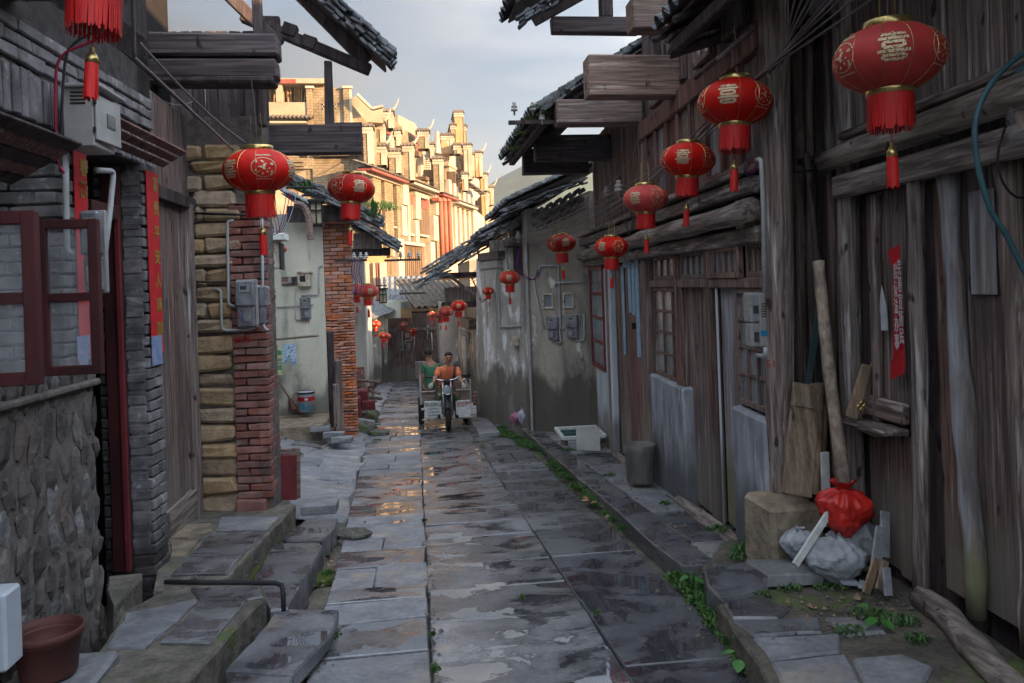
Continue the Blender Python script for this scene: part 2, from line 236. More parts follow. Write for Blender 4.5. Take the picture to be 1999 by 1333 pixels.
mat('hair', (.014, .012, .012), (.008, .007, .007), (60, 60, 60), rough=.5, bump=.5, rv=0)
mat('glove', (.42, .41, .37), (.28, .27, .24), (40, 40, 40), rough=.9, bump=.4, rv=0)
mat('cloth_stripe', (.50, .50, .24), (.13, .32, .16), (1, 1, 34), det=0, rough=.9, bump=.3, rv=0, lohi=(.49, .51))
mat('cloth_bluedots', (.45, .58, .68), (.10, .18, .33), (38, 38, 38), det=1, rough=.9, bump=.3, rv=0, lohi=(.40, .44))
mat('bag_pink', (.55, .22, .35), (.40, .14, .25), (20, 20, 20), rough=.4, bump=.4, rv=0)
mat('bag_lilac', (.50, .50, .58), (.35, .34, .44), (20, 20, 20), rough=.4, bump=.4, rv=0)

# ---------------------------------------------------------------- objects
W = {}
def _reg(o, parent, Mw):
    COL.objects.link(o)
    if parent is not None: o.parent = parent; o.matrix_basis = W[parent.name].inverted() @ Mw
    else: o.matrix_basis = Mw
    W[o.name] = Mw; return o
def tag(o, label=None, cat=None, group=None, kind=None):
    if label: o['label'] = label
    if cat: o['category'] = cat
    if group: o['group'] = group
    if kind: o['kind'] = kind
    return o
def thing(name, loc, label, cat, group=None, rz=0):
    return tag(_reg(bpy.data.objects.new(name, None), None, MX.Translation(V(loc)) @ MX.Rotation(rz, 4, 'Z')), label, cat, group)
class G:
    def __init__(s): s.v = []; s.f = []
    def add(s, vs, fs, M=None):
        k = len(s.v); s.v += [tuple(M @ V(p)) if M else tuple(p) for p in vs]; s.f += [tuple(i+k for i in f) for f in fs]; return s
    def box(s, a, b, M=None, ch=0, jit=0):
        x0, x1 = sorted((a[0], b[0])); y0, y1 = sorted((a[1], b[1])); z0, z1 = sorted((a[2], b[2]))
        vs, fs = cbox(x0, y0, z0, x1, y1, z1, ch)
        if jit: vs = [(x+rnd.uniform(-jit, jit), y+rnd.uniform(-jit, jit), z+rnd.uniform(-jit, jit)) for x, y, z in vs]
        return s.add(vs, fs, M)
    def tube(s, pts, r, n=8, cap=True, M=None, wob=0):
        pts = [V(p) for p in pts]; k = len(pts); rr = r if isinstance(r, (list, tuple)) else [r]*k; vs = []
        prev = None
        for i, p in enumerate(pts):
            d = (pts[min(i+1, k-1)]-pts[max(i-1, 0)]).normalized()
            a = d.cross(V((0, 0, 1)) if abs(d.z) < .9 else V((1, 0, 0))).normalized() if prev is None else (prev - d*prev.dot(d)).normalized()
            prev = a; b = d.cross(a)
            for j in range(n):
                t = 2*math.pi*j/n; q = rr[i]*(1+rnd.uniform(-wob, wob)); vs.append(p+a*math.cos(t)*q+b*math.sin(t)*q)
        fs = [(i*n+j, i*n+(j+1) % n, (i+1)*n+(j+1) % n, (i+1)*n+j) for i in range(k-1) for j in range(n)]
        if cap: fs += [tuple(range(n))[::-1], tuple((k-1)*n+j for j in range(n))]
        return s.add(vs, fs, M)
    def lathe(s, prof, n=16, M=None, ax=None):   # prof: (r, z)
        vs = [(r*math.cos(2*math.pi*j/n), r*math.sin(2*math.pi*j/n), z) for r, z in prof for j in range(n)]
        fs = [(i*n+j, i*n+(j+1) % n, (i+1)*n+(j+1) % n, (i+1)*n+j) for i in range(len(prof)-1) for j in range(n)]
        return s.add(vs, fs, M)
    def prism(s, poly, n0, n1, M):   # poly in (s,z) extruded along local y from n0 to n1
        k = len(poly); vs = [(a, n0, z) for a, z in poly]+[(a, n1, z) for a, z in poly]
        fs = [tuple(range(k)), tuple(range(2*k-1, k-1, -1))]+[(i, i+k, (i+1) % k+k, (i+1) % k) for i in range(k)]
        return s.add(vs, fs, M)
    def blob(s, c, r, n=10, m=7, jit=.1, M=None, seed=None):
        rr = random.Random(seed if seed is not None else rnd.random()); vs = []
        for i in range(m+1):
            th = math.pi*i/m
            for j in range(n):
                ph = 2*math.pi*j/n; q = 1+rr.uniform(-jit, jit) if 0 < i < m else 1
                vs.append((c[0]+r[0]*q*math.sin(th)*math.cos(ph), c[1]+r[1]*q*math.sin(th)*math.sin(ph), c[2]+r[2]*q*math.cos(th)))
        fs = [(i*n+j, (i+1)*n+j, (i+1)*n+(j+1) % n, i*n+(j+1) % n) for i in range(m) for j in range(n)]
        return s.add(vs, fs, M)
    def obj(s, name, mt, parent=None, smooth=False, label=None, cat=None, group=None, kind=None):
        me = bpy.data.meshes.new(name)
        xs = [p[0] for p in s.v]; ys = [p[1] for p in s.v]; zs = [p[2] for p in s.v]
        o0 = V(((min(xs)+max(xs))/2, (min(ys)+max(ys))/2, min(zs)))
        me.from_pydata([tuple(V(p)-o0) for p in s.v], [], s.f); me.materials.append(MATS[mt])
        fixn(me)
        if smooth: me.polygons.foreach_set('use_smooth', [True]*len(me.polygons))
        me.update(); return tag(_reg(bpy.data.objects.new(name, me), parent, MX.Translation(o0)), label, cat, group, kind)
def fixn(me):
    import bmesh
    b = bmesh.new(); b.from_mesh(me); bmesh.ops.recalc_face_normals(b, faces=b.faces); b.to_mesh(me); b.free()
def cbox(x0, y0, z0, x1, y1, z1, c):
    if c <= 0:
        return ([(x0, y0, z0), (x1, y0, z0), (x1, y1, z0), (x0, y1, z0), (x0, y0, z1), (x1, y0, z1), (x1, y1, z1), (x0, y1, z1)],
                [(3, 2, 1, 0), (4, 5, 6, 7), (0, 1, 5, 4), (1, 2, 6, 5), (2, 3, 7, 6), (3, 0, 4, 7)])
    c = min(c, (x1-x0)*.3, (y1-y0)*.3, (z1-z0)*.3)
    X = (x0, x1); Y = (y0, y1); Z = (z0, z1); vs = []; ix = {}
    for a in (0, 1):
        for b in (0, 1):
            for d in (0, 1):
                for k in range(3):
                    p = [X[a], Y[b], Z[d]]
                    for q in range(3):
                        if q != k: p[q] += c*(1 if (a, b, d)[q] == 0 else -1)
                    ix[(a, b, d, k)] = len(vs); vs.append(tuple(p))
    fs = []
    def f(*k): fs.append(tuple(ix[i] for i in k))
    for a in (0, 1): f((a, 0, 0, 0), (a, 1, 0, 0), (a, 1, 1, 0), (a, 0, 1, 0)); f((0, a, 0, 1), (1, a, 0, 1), (1, a, 1, 1), (0, a, 1, 1)); f((0, 0, a, 2), (1, 0, a, 2), (1, 1, a, 2), (0, 1, a, 2))
    for p in (0, 1):
        for q in (0, 1):
            f((0, p, q, 1), (1, p, q, 1), (1, p, q, 2), (0, p, q, 2)); f((p, 0, q, 0), (p, 1, q, 0), (p, 1, q, 2), (p, 0, q, 2)); f((p, q, 0, 0), (p, q, 1, 0), (p, q, 1, 1), (p, q, 0, 1))
            for r_ in (0, 1): f((p, q, r_, 0), (p, q, r_, 1), (p, q, r_, 2))
    return vs, fs
CACHE = {}
def pc(name, mt, size, Mw, parent=None, ch=.005, var=3, jit=.0, **kw):
    """one box-like piece (size x,y,z centred on Mw), worn corners; alike pieces share mesh data"""
    k = (mt, tuple(round(x, 2 if max(size) < .4 else 3) for x in size), ch, rnd.randrange(var) if jit else 0, jit)
    if k not in CACHE:
        sx, sy, sz = (max(a, .004) for a in (k[1] if max(size) >= .4 else size))
        vs, fs = cbox(-sx/2, -sy/2, -sz/2, sx/2, sy/2, sz/2, ch)
        if jit: # move whole corners, so the piece stays closed and worn
            cr = {}
            o = []
            for p in vs:
                key = tuple(x > 0 for x in p); d = cr.setdefault(key, [rnd.uniform(-jit, jit) for _ in range(3)]); o.append(tuple(a+b for a, b in zip(p, d)))
            vs = o
        me = bpy.data.meshes.new(name); me.from_pydata(vs, [], fs); me.materials.append(MATS[mt]); fixn(me); CACHE[k] = me
    return tag(_reg(bpy.data.objects.new(name, CACHE[k]), parent, Mw), **kw)
def copy_tree(o, Mw, label=None, keepW=None, parent=None, oldM=None):
    c = o.copy(); COL.objects.link(c)
    old = W[o.name]
    if parent is None: new = Mw; c.matrix_basis = Mw; c.parent = None
    else: c.parent = parent; new = W[parent.name] @ (W[o.parent.name].inverted() @ old)
    W[c.name] = new
    if label: c['label'] = label
    for ch in [x for x in W_children.get(o.name, ())]: copy_tree(ch, None, parent=c)
    return c
W_children = {}
_old_reg = _reg
def _reg(o, parent, Mw):
    _old_reg(o, parent, Mw)
    if parent is not None: W_children.setdefault(parent.name, []).append(o)
    return o
def txt(s, size, M, mt, name, parent, depth=.002, bold=0, spacing=1, line=1, **kw):
    cu = bpy.data.curves.new('t', 'FONT'); cu.body = s; cu.size = size; cu.align_x = 'CENTER'; cu.align_y = 'CENTER'; cu.extrude = depth; cu.offset = bold; cu.resolution_u = 2; cu.space_character = spacing; cu.space_line = line
    o = bpy.data.objects.new('t', cu); COL.objects.link(o); bpy.context.view_layer.update()
    me = bpy.data.meshes.new_from_object(o.evaluated_get(bpy.context.evaluated_depsgraph_get())); bpy.data.objects.remove(o)
    me.materials.clear(); me.materials.append(MATS[mt]); me.name = name
    return tag(_reg(bpy.data.objects.new(name, me), parent, M), **kw)

class Wall:
    """vertical plane from p0 to p1 (ground plan); local axes: s along, n outward (towards the street side given), z up"""
    def __init__(s, p0, p1, toward=(0, 0)):
        s.p = V((*p0, 0)); s.d = (V((*p1, 0))-s.p); s.len = s.d.length; s.d.normalize(); n = V((-s.d.y, s.d.x, 0))
        if n.dot(V((*toward, 0))-s.p) < 0: n = -n
        s.n = n; s.M = MX(((s.d.x, n.x, 0, s.p.x), (s.d.y, n.y, 0, s.p.y), (0, 0, 1, 0), (0, 0, 0, 1)))
    def uv(s, px, py, n=0):
        d = ray(px, py); o = s.p+s.n*n; t = (o-C0).dot(s.n)/d.dot(s.n); q = C0+d*t
        return ((q-s.p).dot(s.d), q.z)
    def P(s, a, n, z): return s.M @ V((a, n, z))
    def g(s, a): return gz(s.P(a, 0, 0).y)
    def bx(s, name, mt, s0, s1, z0, z1, n0, n1, parent=None, ch=.006, rot=0, jit=0, lean=0, **kw):
        Mw = s.M @ MX.Translation(((s0+s1)/2, (n0+n1)/2, (z0+z1)/2)) @ MX.Rotation(rot, 4, 'Y') @ MX.Rotation(lean, 4, 'X')
        return pc(name, mt, (abs(s1-s0), abs(n1-n0), abs(z1-z0)), Mw, parent, ch, jit=jit, **kw)
    def px(s, name, mt, a, b, c, d, n0, n1, parent=None, **kw):
        """box whose front face (n1) spans the photo rectangle (a,b)-(c,d)"""
        s0, z1 = s.uv((a), b, n1); s1, z0 = s.uv(c, d, n1); s0 = s.uv(a, (b+d)/2, n1)[0]; s1 = s.uv(c, (b+d)/2, n1)[0]
        zt = s.uv((a+c)/2, b, n1)[1]; zb = s.uv((a+c)/2, d, n1)[1]
        return s.bx(name, mt, s0, s1, zb, zt, n0, n1, parent, **kw)
    def quad(s, name, mt, pts, n0, n1, parent=None, **kw):
        """prism whose front outline is the given photo points"""
        return G().prism([s.uv(x, y, n1) for x, y in pts], n0, n1, s.M).obj(name, mt, parent, **kw)

def bricks(wl, parent, mt, s0, s1, z0, z1, n1, bl=.25, bh=.065, bt=.11, mo=.012, name='brick', jit=.004, soldier=False, maxn=300, hdr=False, skip=None, ragged=0):
    """courses of single bricks on a wall frame, front faces near n1"""
    if soldier: bl, bh = bh, bl
    n = 0; r_ = 0; z = z0; stuff = G()
    while z < z1-.01:
        h = min(bh, z1-z-.002); x = s0-(bl+mo)*(.5 if r_ % 2 and not soldier else 0)
        if hdr and r_ % 3 == 2: L_ = bl/2
        else: L_ = bl
        while x < s1-.005:
            a = max(x, s0); b = min(x+L_*(1+rnd.uniform(-.03, .03)), s1)
            if b-a > .025 and not (skip and skip((a+b)/2, z+h/2)):
                d = rnd.uniform(-.006, .006)
                if n < maxn:
                    wl.bx(name, mt, a, b, z, z+h, n1-bt+d, n1+d, parent, ch=.007, jit=jit, rot=rnd.uniform(-.01, .01)); n += 1
                else: stuff.box((a, n1-bt+d, z), (b, n1+d, z+h), wl.M, ch=.005)
            x += L_+mo
        z += bh+mo; r_ += 1
    if stuff.v: stuff.obj(name, mt, parent, kind='stuff')
    return n

def planks(wl, parent, mt, s0, s1, z0, z1, n1, w=.16, t=.03, name='plank', gap=.004, jit=.0, zr=0):
    x = s0; sg = 1 if s1 > s0 else -1; tot = abs(s1-s0); k = max(1, round(tot/w)); ww = tot/k
    for i in range(k):
        a = s0+sg*(i*ww); b = a+sg*(ww-gap); d = rnd.uniform(-.012, .004)
        wl.bx(name, mt, min(a, b), max(a, b), z0+rnd.uniform(-zr, zr), z1+rnd.uniform(-zr, zr), n1-t+d, n1+d, parent, ch=.005, rot=rnd.uniform(-.004, .004))

def tile_roof(parent, O, U, Vv, lu, lv, mt='tile_grey', pu=.19, pv=.11, indiv=120, wob=.012, thick=.012, arc=.055, under='wood_dark', board=True, scat=0):
    """Chinese tile roof: O eave corner (near the camera), U along eave, Vv up the slope; rows of curved tiles laid concave and convex"""
    U = V(U).normalized(); Vv = V(Vv).normalized(); Nn = U.cross(Vv).normalized()
    if Nn.z < 0: Nn = -Nn
    O = V(O); nu = int(lu/pu); nv = int(lv/pv)
    key = ('tile', mt, pu, pv, arc)
    prof = [(-.56, 0), (-.34, .62), (0, 1), (.34, .62), (.56, 0)]
    if key not in CACHE:
        me = bpy.data.meshes.new('roof_tile'); vs = []; L_ = pv*1.75
        for y, dz in ((0, .014), (L_, -.008)):
            for a, b in prof: vs.append((a*pu*.62, y, b*arc+dz))
        for y, dz in ((0, .014), (L_, -.008)):
            for a, b in prof: vs.append((a*pu*.62, y, b*arc+dz-thick))
        fs = [(i, i+1, i+6, i+5) for i in range(4)]+[(i+10, i+15, i+16, i+11) for i in range(4)]+[(i, i+10, i+11, i+1) for i in range(4)]
        me.from_pydata(vs, [], fs); me.materials.append(MATS[mt]); CACHE[key] = me
    me = CACHE[key]; st = G(); n = 0
    base = [tuple(v.co) for v in me.vertices]; fcs = [tuple(p.vertices) for p in me.polygons]
    Mo = MX(((U.x, Vv.x, Nn.x, 0), (U.y, Vv.y, Nn.y, 0), (U.z, Vv.z, Nn.z, 0), (0, 0, 0, 1)))
    cells = []
    for i in range(nu+1):
        for j in range(nv+1): cells.append((min(i, j), i, j))
    cells.sort()
    for _, i, j in cells:
        p = O+U*(i*pu+rnd.uniform(-wob, wob))+Vv*(j*pv-.02+rnd.uniform(-wob, wob))+Nn*(.05+rnd.uniform(0, wob))
        Mt = MX.Translation(p) @ Mo @ MX.Rotation(rnd.uniform(-.06, .06)*(1+scat), 4, 'Z') @ MX.Rotation(rnd.uniform(-.05, .05), 4, 'Y')
        if n < indiv: _reg(bpy.data.objects.new('roof_tile', me), parent, Mt); n += 1
        else: st.add(base, fcs, Mt)
        # concave channel tile between
        q = MX.Translation(p+U*pu*.5-Nn*.02) @ Mo @ MX.Rotation(math.pi, 4, 'Y')
        st.add(base, fcs, q @ MX.Translation((0, 0, -arc)))
    if st.v: st.obj('roof_tile', mt, parent, kind='stuff')
    if board:
        g = G(); Mb = MX.Translation(O) @ Mo
        g.box((-.03, .03, -.02), (lu+.03, lv, 0), Mb); g.obj('roof_board', under, parent)
    return Mo

# ================================================================ ground and paving
def build_ground():
    g = G(); ys = [-12+i*.6 for i in range(140)] + [80, 120, 200, 400, 900]; xs = [-900, -200, -60, -20, -8, -5]+[-4+i*.35 for i in range(28)]+[7, 12, 30, 80, 300, 900]
    for y in ys:
        for x in xs:
            z = gz(y)-.055
            if -4 < x < 6 and -3 < y < 45: z += .03*math.sin(x*3.1+y*1.7)*math.sin(y*2.3-x)-.01
            if x < -1.0 and 8.6 < y < 40: z += min(.9, (-1.0-x)*.16)*min(1, (y-8.6)/2)
            g.v.append((x, y, z))
    n = len(xs); g.f = [(i*n+j, i*n+j+1, (i+1)*n+j+1, (i+1)*n+j) for i in range(len(ys)-1) for j in range(n-1)]
    return g.obj('ground', 'ground', smooth=True, kind='structure')
ground = build_ground()
street = thing('street', (0, 0, 0), None, None); tag(street, kind='structure')
TILT = MX.Rotation(-math.atan(SL), 4, 'X')
def slab(x0, x1, y0, y1, dz, mt, parent, th=.1, rz=0, name='paving_slab', tl=.009, ch=.007, **kw):
    xc, yc = (x0+x1)/2, (y0+y1)/2
    Mw = MX.Translation((xc, yc, gz(yc)+dz-th/2+rnd.uniform(-.004, .004))) @ TILT @ MX.Rotation(rz+rnd.uniform(-.004, .004), 4, 'Z') @ MX.Rotation(rnd.uniform(-tl, tl), 4, 'X') @ MX.Rotation(rnd.uniform(-tl, tl), 4, 'Y')
    return pc(name, mt, (abs(x1-x0), abs(y1-y0), th), Mw, parent, ch, jit=.009, var=12, **kw)
def lane(xa, xb, y0, y1, wmin, wmax, mt, split=0, jx=.02, dz=0, th=.1):
    y = y0
    while y < y1:
        w = rnd.uniform(wmin, wmax)*(1 if y < 14 else 1.25); k = rnd.random() < split; a, b = xa(y), xb(y); m = mt if isinstance(mt, str) else rnd.choice(mt)
        if k:
            c = a+(b-a)*rnd.uniform(.4, .6); slab(a, c-.012, y, y+w-.014, dz, m, street, th); slab(c, b, y, y+w-.014, dz, m, street, th)
        else: slab(a+rnd.uniform(-jx, 0)*.2, b-.016, y, y+w-.014, dz, m, street, th)
        y += w
LJ = lambda y: .03; RJ = lambda y: 1.05-.004*y
lane(LJ, RJ, 2.6, 38, .42, .95, ['slab'], .0)
def rk(y): return 1.70+.012*y if y < 14 else 1.86-(y-14)*.055
lane(lambda y: RJ(y)-.004, lambda y: min(rk(y), 1.72), 2.4, 20, .65, 1.15, ['slab_wet', 'slab_wet', 'slab'], .05)
def lk_(y): return -.62 - (.03*(y-4)) if y < 14 else -1.0
lane(lk_, lambda y: .033, 2.6, 38, .28, .62, ['slab', 'slab', 'slab_dry'], .28, jx=.12)
# left edge fillers, cobbled
# right raised footway with kerb stones
footway = thing('footway', (2.3, 8, gz(8)), None, None); tag(footway, kind='structure')
y = 5.45
while y < 14.5:
    w = rnd.uniform(.55, 1.1)
    if y < 14: slab(rk(y)+.05, rk(y)+.33, y, y+w-.015, .085, 'slab_wet', footway, .16, name='kerb_stone')
    x = rk(y)+.345; 
    while x < 2.75:
        ww = rnd.uniform(.35, .6); slab(x, min(x+ww-.012, 2.95), y+rnd.uniform(-.02, .02), y+w-.02, .08, rnd.choice(['slab_dry', 'slab_dry', 'slab_wet']), footway, .14, tl=.012); x += ww
    y += w
# far right strip beyond the footway
y = 14.6
while y < 30:
    slab(1.1, 1.5, y, y+.6, .06, 'slab_dry', footway, .12, tl=.02); y += .62

def poly_slab(pts, dz, th, mt, name, parent, ch=.012, under=None, jit=0, **kw):
    """slab with an irregular outline: outline points of the photo put down on the plane dz above the sloping street"""
    top = [atG(x, y, dz) for x, y in pts]
    c = sum(top, V())/len(top)
    P_ = []
    for i, p in enumerate(top):   # densify the edge, ragged
        q = top[(i+1) % len(top)]; k = max(1, int((q-p).length/.12))
        for j in range(k):
            t = p.lerp(q, j/k); d = (t-c).normalized(); r = rnd.uniform(-.012, .008) if j else 0; P_.append(t+V((d.x, d.y, 0))*r)
    n = len(P_); ins = [p+(c-p).normalized()*ch+V((0, 0, .0)) for p in P_]; out = [p-V((0, 0, ch)) for p in P_]; bot = [p-V((0, 0, th))+V((rnd.uniform(-.02, .02), rnd.uniform(-.02, .02), 0)) for p in P_]
    g = G(); g.v = [tuple(p) for p in ins+out+bot]
    g.f = [tuple(range(n))]+[(i, (i+1) % n, (i+1) % n+n, i+n) for i in range(n)]+[(i+n, (i+1) % n+n, (i+1) % n+2*n, i+2*n) for i in range(n)]+[tuple(range(3*n-1, 2*n-1, -1))]
    return g.obj(name, mt, parent, **kw)
# near right: the raised landing in front of the shuttered house (one step above the footway)
landing = thing('landing', (2.2, 4.5, gz(4.5)+.1), None, None); tag(landing, kind='structure')
for pts, dz, mt in [
    ([(1375, 1110), (1455, 1095), (1530, 1120), (1480, 1155), (1412, 1172), (1380, 1140)], .17, 'slab_wet'),
    ([(1412, 1176), (1480, 1158), (1540, 1185), (1520, 1205), (1430, 1204)], .17, 'slab_wet'),
    ([(1430, 1209), (1600, 1204), (1606, 1232), (1470, 1238)], .165, 'slab_wet'),
    ([(1470, 1243), (1640, 1236), (1640, 1270), (1505, 1285)], .165, 'slab_dry'),
    ([(1505, 1290), (1650, 1276), (1680, 1330), (1600, 1350), (1530, 1345)], .165, 'slab_dry'),
    ([(1664, 1283), (1760, 1275), (1822, 1300), (1800, 1345), (1690, 1345)], .165, 'slab_dry'),
    ([(1610, 1204), (1700, 1200), (1730, 1232), (1650, 1238)], .16, 'slab_dry')]:
    poly_slab(pts, dz, .17, mt, 'paving_slab', landing, .014)
poly_slab([(1400, 1180), (1460, 1150), (1560, 1100), (1700, 1080), (1800, 1150), (2060, 1330), (2060, 1420), (1560, 1420)], .145, .2, 'ground', 'landing_bed', landing)
poly_slab([(1405, 1060), (1530, 1030), (1600, 1085), (1440, 1120), (1380, 1105)], .12, .16, 'ground', 'landing_bed', landing)
# near left: stepped stone platforms in front of the doors
steps = thing('stone_steps', (-1.2, 5.5, gz(5.5)), None, None); tag(steps, kind='structure')
for nm, pts, dz, th, mt in [
    ('platform', [(180, 1290), (240, 1192), (330, 1148), (372, 1140), (508, 1138), (519, 1163), (352, 1345), (120, 1360)], .235, .26, 'step_rough'),
    ('platform', [(300, 1150), (331, 985), (385, 955), (535, 962), (578, 985), (525, 1040), (432, 1142)], .235, .24, 'step_rough'),
    ('step', [(544, 1188), (662, 1189), (648, 1236), (573, 1313), (440, 1306)], .12, .085, 'slab'),
    ('step', [(462, 1311), (570, 1318), (562, 1380), (400, 1380)], .10, .16, 'slab'),
    ('paving_slab', [(394, 1172), (480, 1172), (410, 1254), (312, 1252)], .255, .05, 'slab'),
    ('paving_slab', [(245, 1196), (382, 1168), (388, 1172), (284, 1264), (209, 1262)], .25, .05, 'slab_dry'),
    ('paving_slab', [(372, 1148), (505, 1144), (514, 1164), (484, 1169), (388, 1168)], .25, .05, 'slab_wet'),
    ('paving_slab', [(432, 1008), (545, 1008), (519, 1034), (420, 1035)], .255, .05, 'slab_dry'),
    ('paving_slab', [(416, 1038), (517, 1037), (475, 1080), (372, 1082)], .255, .05, 'slab'),
    ('paving_slab', [(368, 1085), (472, 1083), (440, 1118), (333, 1120)], .255, .05, 'slab'),
    ('paving_slab', [(333, 1024), (412, 1020), (414, 1034), (366, 1050), (333, 1048)], .25, .05, 'stone_rough'),
    ('paving_slab', [(334, 1055), (390, 1052), (364, 1082), (333, 1084)], .25, .05, 'stone_rough'),
    ('step', [(552, 1048), (600, 1012), (660, 1012), (657, 1022), (629, 1056), (560, 1054)], .15, .17, 'slab'),
    ('step', [(536, 1060), (622, 1058), (631, 1066), (562, 1186), (528, 1190), (490, 1136)], .15, .17, 'slab_wet'),
    ('threshold', [(207, 1150), (212, 1124), (278, 1118), (276, 1128), (222, 1182)], .33, .22, 'step_rough')]:
    poly_slab(pts, dz, th, mt, nm, steps, .014 if nm != 'paving_slab' else .008)
# sloping forecourt of big broken slabs further up the left side
court = thing('forecourt', (-1.9, 11, gz(11)), None, None); tag(court, kind='structure')
yy = 8.5
while yy < 15:
    x = lk_(yy)-.03; w = rnd.uniform(.45, .85)
    while x > -3.4:
        ww = rnd.uniform(.4, .9); xc, yc = x-ww/2, yy+w/2; rise = min(.9, (-1.0-xc)*.16)*min(1, (yc-8.6)/2) if xc < -1 else 0
        Mw = MX.Translation((xc, yc, gz(yc)+rise-.02)) @ TILT @ MX.Rotation(rnd.uniform(-.12, .12), 4, 'Z') @ MX.Rotation(.13+rnd.uniform(-.04, .04), 4, 'Y')
        pc('paving_slab', rnd.choice(['slab_dry', 'slab_dry', 'slab']), (ww*1.02, w*1.02, .1), Mw, court, .014, jit=.03, var=9); x -= ww
    yy += w*.96
yy = 15.0
while yy < 36:
    x = -1.0; w = rnd.uniform(.5, .9)
    while x > -2.4:
        ww = rnd.uniform(.35, .7); xc, yc = x-ww/2, yy+w/2; rise = max(0, (-1.0-xc)*.16)
        Mw = MX.Translation((xc, yc, gz(yc)+rise-.01)) @ TILT @ MX.Rotation(rnd.uniform(-.2, .2), 4, 'Z') @ MX.Rotation(.13+rnd.uniform(-.06, .06), 4, 'Y')
        pc('paving_slab', 'slab_dry', (ww, w, .1), Mw, court, .014, jit=.03, var=9); x -= ww
    yy += w

# ================================================================ helpers for houses
def house(x, y, label, cat='house', name='timber_house', group=None): return thing(name, (x, y, gz(y)), label, cat, group)
def post(wl, a, y0, y1, r, n, parent, mt='wood_grey_v', name='post', dx=0, py=None, top=None, bot=None, **kw):
    """round timber standing at photo column a (measured at its foot), dx: how far the top leans in photo pixels"""
    s0, zt = wl.uv(a+dx, y0, n); s1, zb = wl.uv(a, y1, n)
    if top is not None: zt = top
    if bot is not None: zb = bot
    k = 7; pts = [wl.P(s1+(s0-s1)*i/k+rnd.uniform(-.008, .008), n+rnd.uniform(-.006, .006), zb+(zt-zb)*i/k) for i in range(k+1)]
    return G().tube(pts, [r*rnd.uniform(.95, 1.05) for _ in pts], 12, wob=.03).obj(name, mt, parent, smooth=True, **kw)
def window(wl, s0, s1, z0, z1, cols, rows, n, parent, mt='wood_v', pane='glass_dusty', fr=.045, mu=.022, dep=.05, missing=(), name='window', **kw):
    s0, s1 = min(s0, s1), max(s0, s1); g = G()
    for a, b, c, d in ((s0, s0+fr, z0, z1), (s1-fr, s1, z0, z1), (s0+fr, s1-fr, z0, z0+fr), (s0+fr, s1-fr, z1-fr, z1)): g.box((a, n-dep, c), (b, n, d), wl.M, ch=.004)
    iw = (s1-s0-2*fr-(cols-1)*mu)/cols; ih = (z1-z0-2*fr-(rows-1)*mu)/rows
    for i in range(1, cols): x = s0+fr+i*iw+(i-1)*mu; g.box((x, n-dep+.004, z0+fr), (x+mu, n-.004, z1-fr), wl.M, ch=.003)
    for j in range(1, rows): z = z0+fr+j*ih+(j-1)*mu; g.box((s0+fr, n-dep+.008, z), (s1-fr, n-.008, z+mu), wl.M, ch=.003)
    wd = g.obj(name, mt, parent, **kw)
    for i in range(cols):
        for j in range(rows):
            if (i, j) in missing: continue
            a = s0+fr+i*(iw+mu); z = z0+fr+j*(ih+mu)
            wl.bx('pane', pane, a-.003, a+iw+.003, z-.003, z+ih+.003, n-dep*.6, n-dep*.6+.004, wd, ch=0, lean=rnd.uniform(-.012, .012))
    return wd
def beamY(name, mt, Y, x0, y0, x1, y1, dep, parent, ch=.012, jit=.006, **kw):
    """timber running across the street: its end grain side faces the viewer at distance Y"""
    a = atY(x0, (y0+y1)/2, Y); b = atY(x1, (y0+y1)/2, Y); t = atY((x0+x1)/2, y0, Y).z; u = atY((x0+x1)/2, y1, Y).z
    return pc(name, mt, (b.x-a.x, dep, t-u), MX.Translation(((a.x+b.x)/2, Y+dep/2, (t+u)/2)) @ MX.Rotation(rnd.uniform(-.008, .008), 4, 'Y'), parent, ch, jit=jit, **kw)
def timberY(name, mt, Y, pts, r, dep, parent, **kw):
    """slanting board through photo points in the plane Y, half width r"""
    P_ = [atY(x, y, Y) for x, y in pts]; g = G()
    for a, b in zip(P_, P_[1:]):
        d = b-a; L_ = d.length; d.normalize(); q = V((-d.z, 0, d.x)) if False else d.cross(V((0, 1, 0)))
        M = MX(((d.x, 0, q.x, a.x), (d.y, 1, q.y, a.y), (d.z, 0, q.z, a.z), (0, 0, 0, 1))); g.box((0, 0, -r), (L_, dep, r), M, ch=.01)
    return g.obj(name, mt, parent, **kw)
def catenary(a, b, sag, k=12):
    a, b = V(a), V(b); return [a.lerp(b, i/k)-V((0, 0, sag*4*(i/k)*(1-i/k))) for i in range(k+1)]
def wire(pts, r, mt, parent=None, name='wire', **kw): return G().tube(pts, r, 5).obj(name, mt, parent, smooth=True, **kw)
def smooth_pts(pts, k=5):
    P_ = [V(p) for p in pts]; o = []
    for i in range(len(P_)-1):
        p0, p1, p2, p3 = P_[max(i-1, 0)], P_[i], P_[i+1], P_[min(i+2, len(P_)-1)]
        for j in range(k):
            t = j/k; o.append(.5*((2*p1)+(p2-p0)*t+(2*p0-5*p1+4*p2-p3)*t*t+(3*p1-p0-3*p2+p3)*t*t*t))
    return o+[P_[-1]]

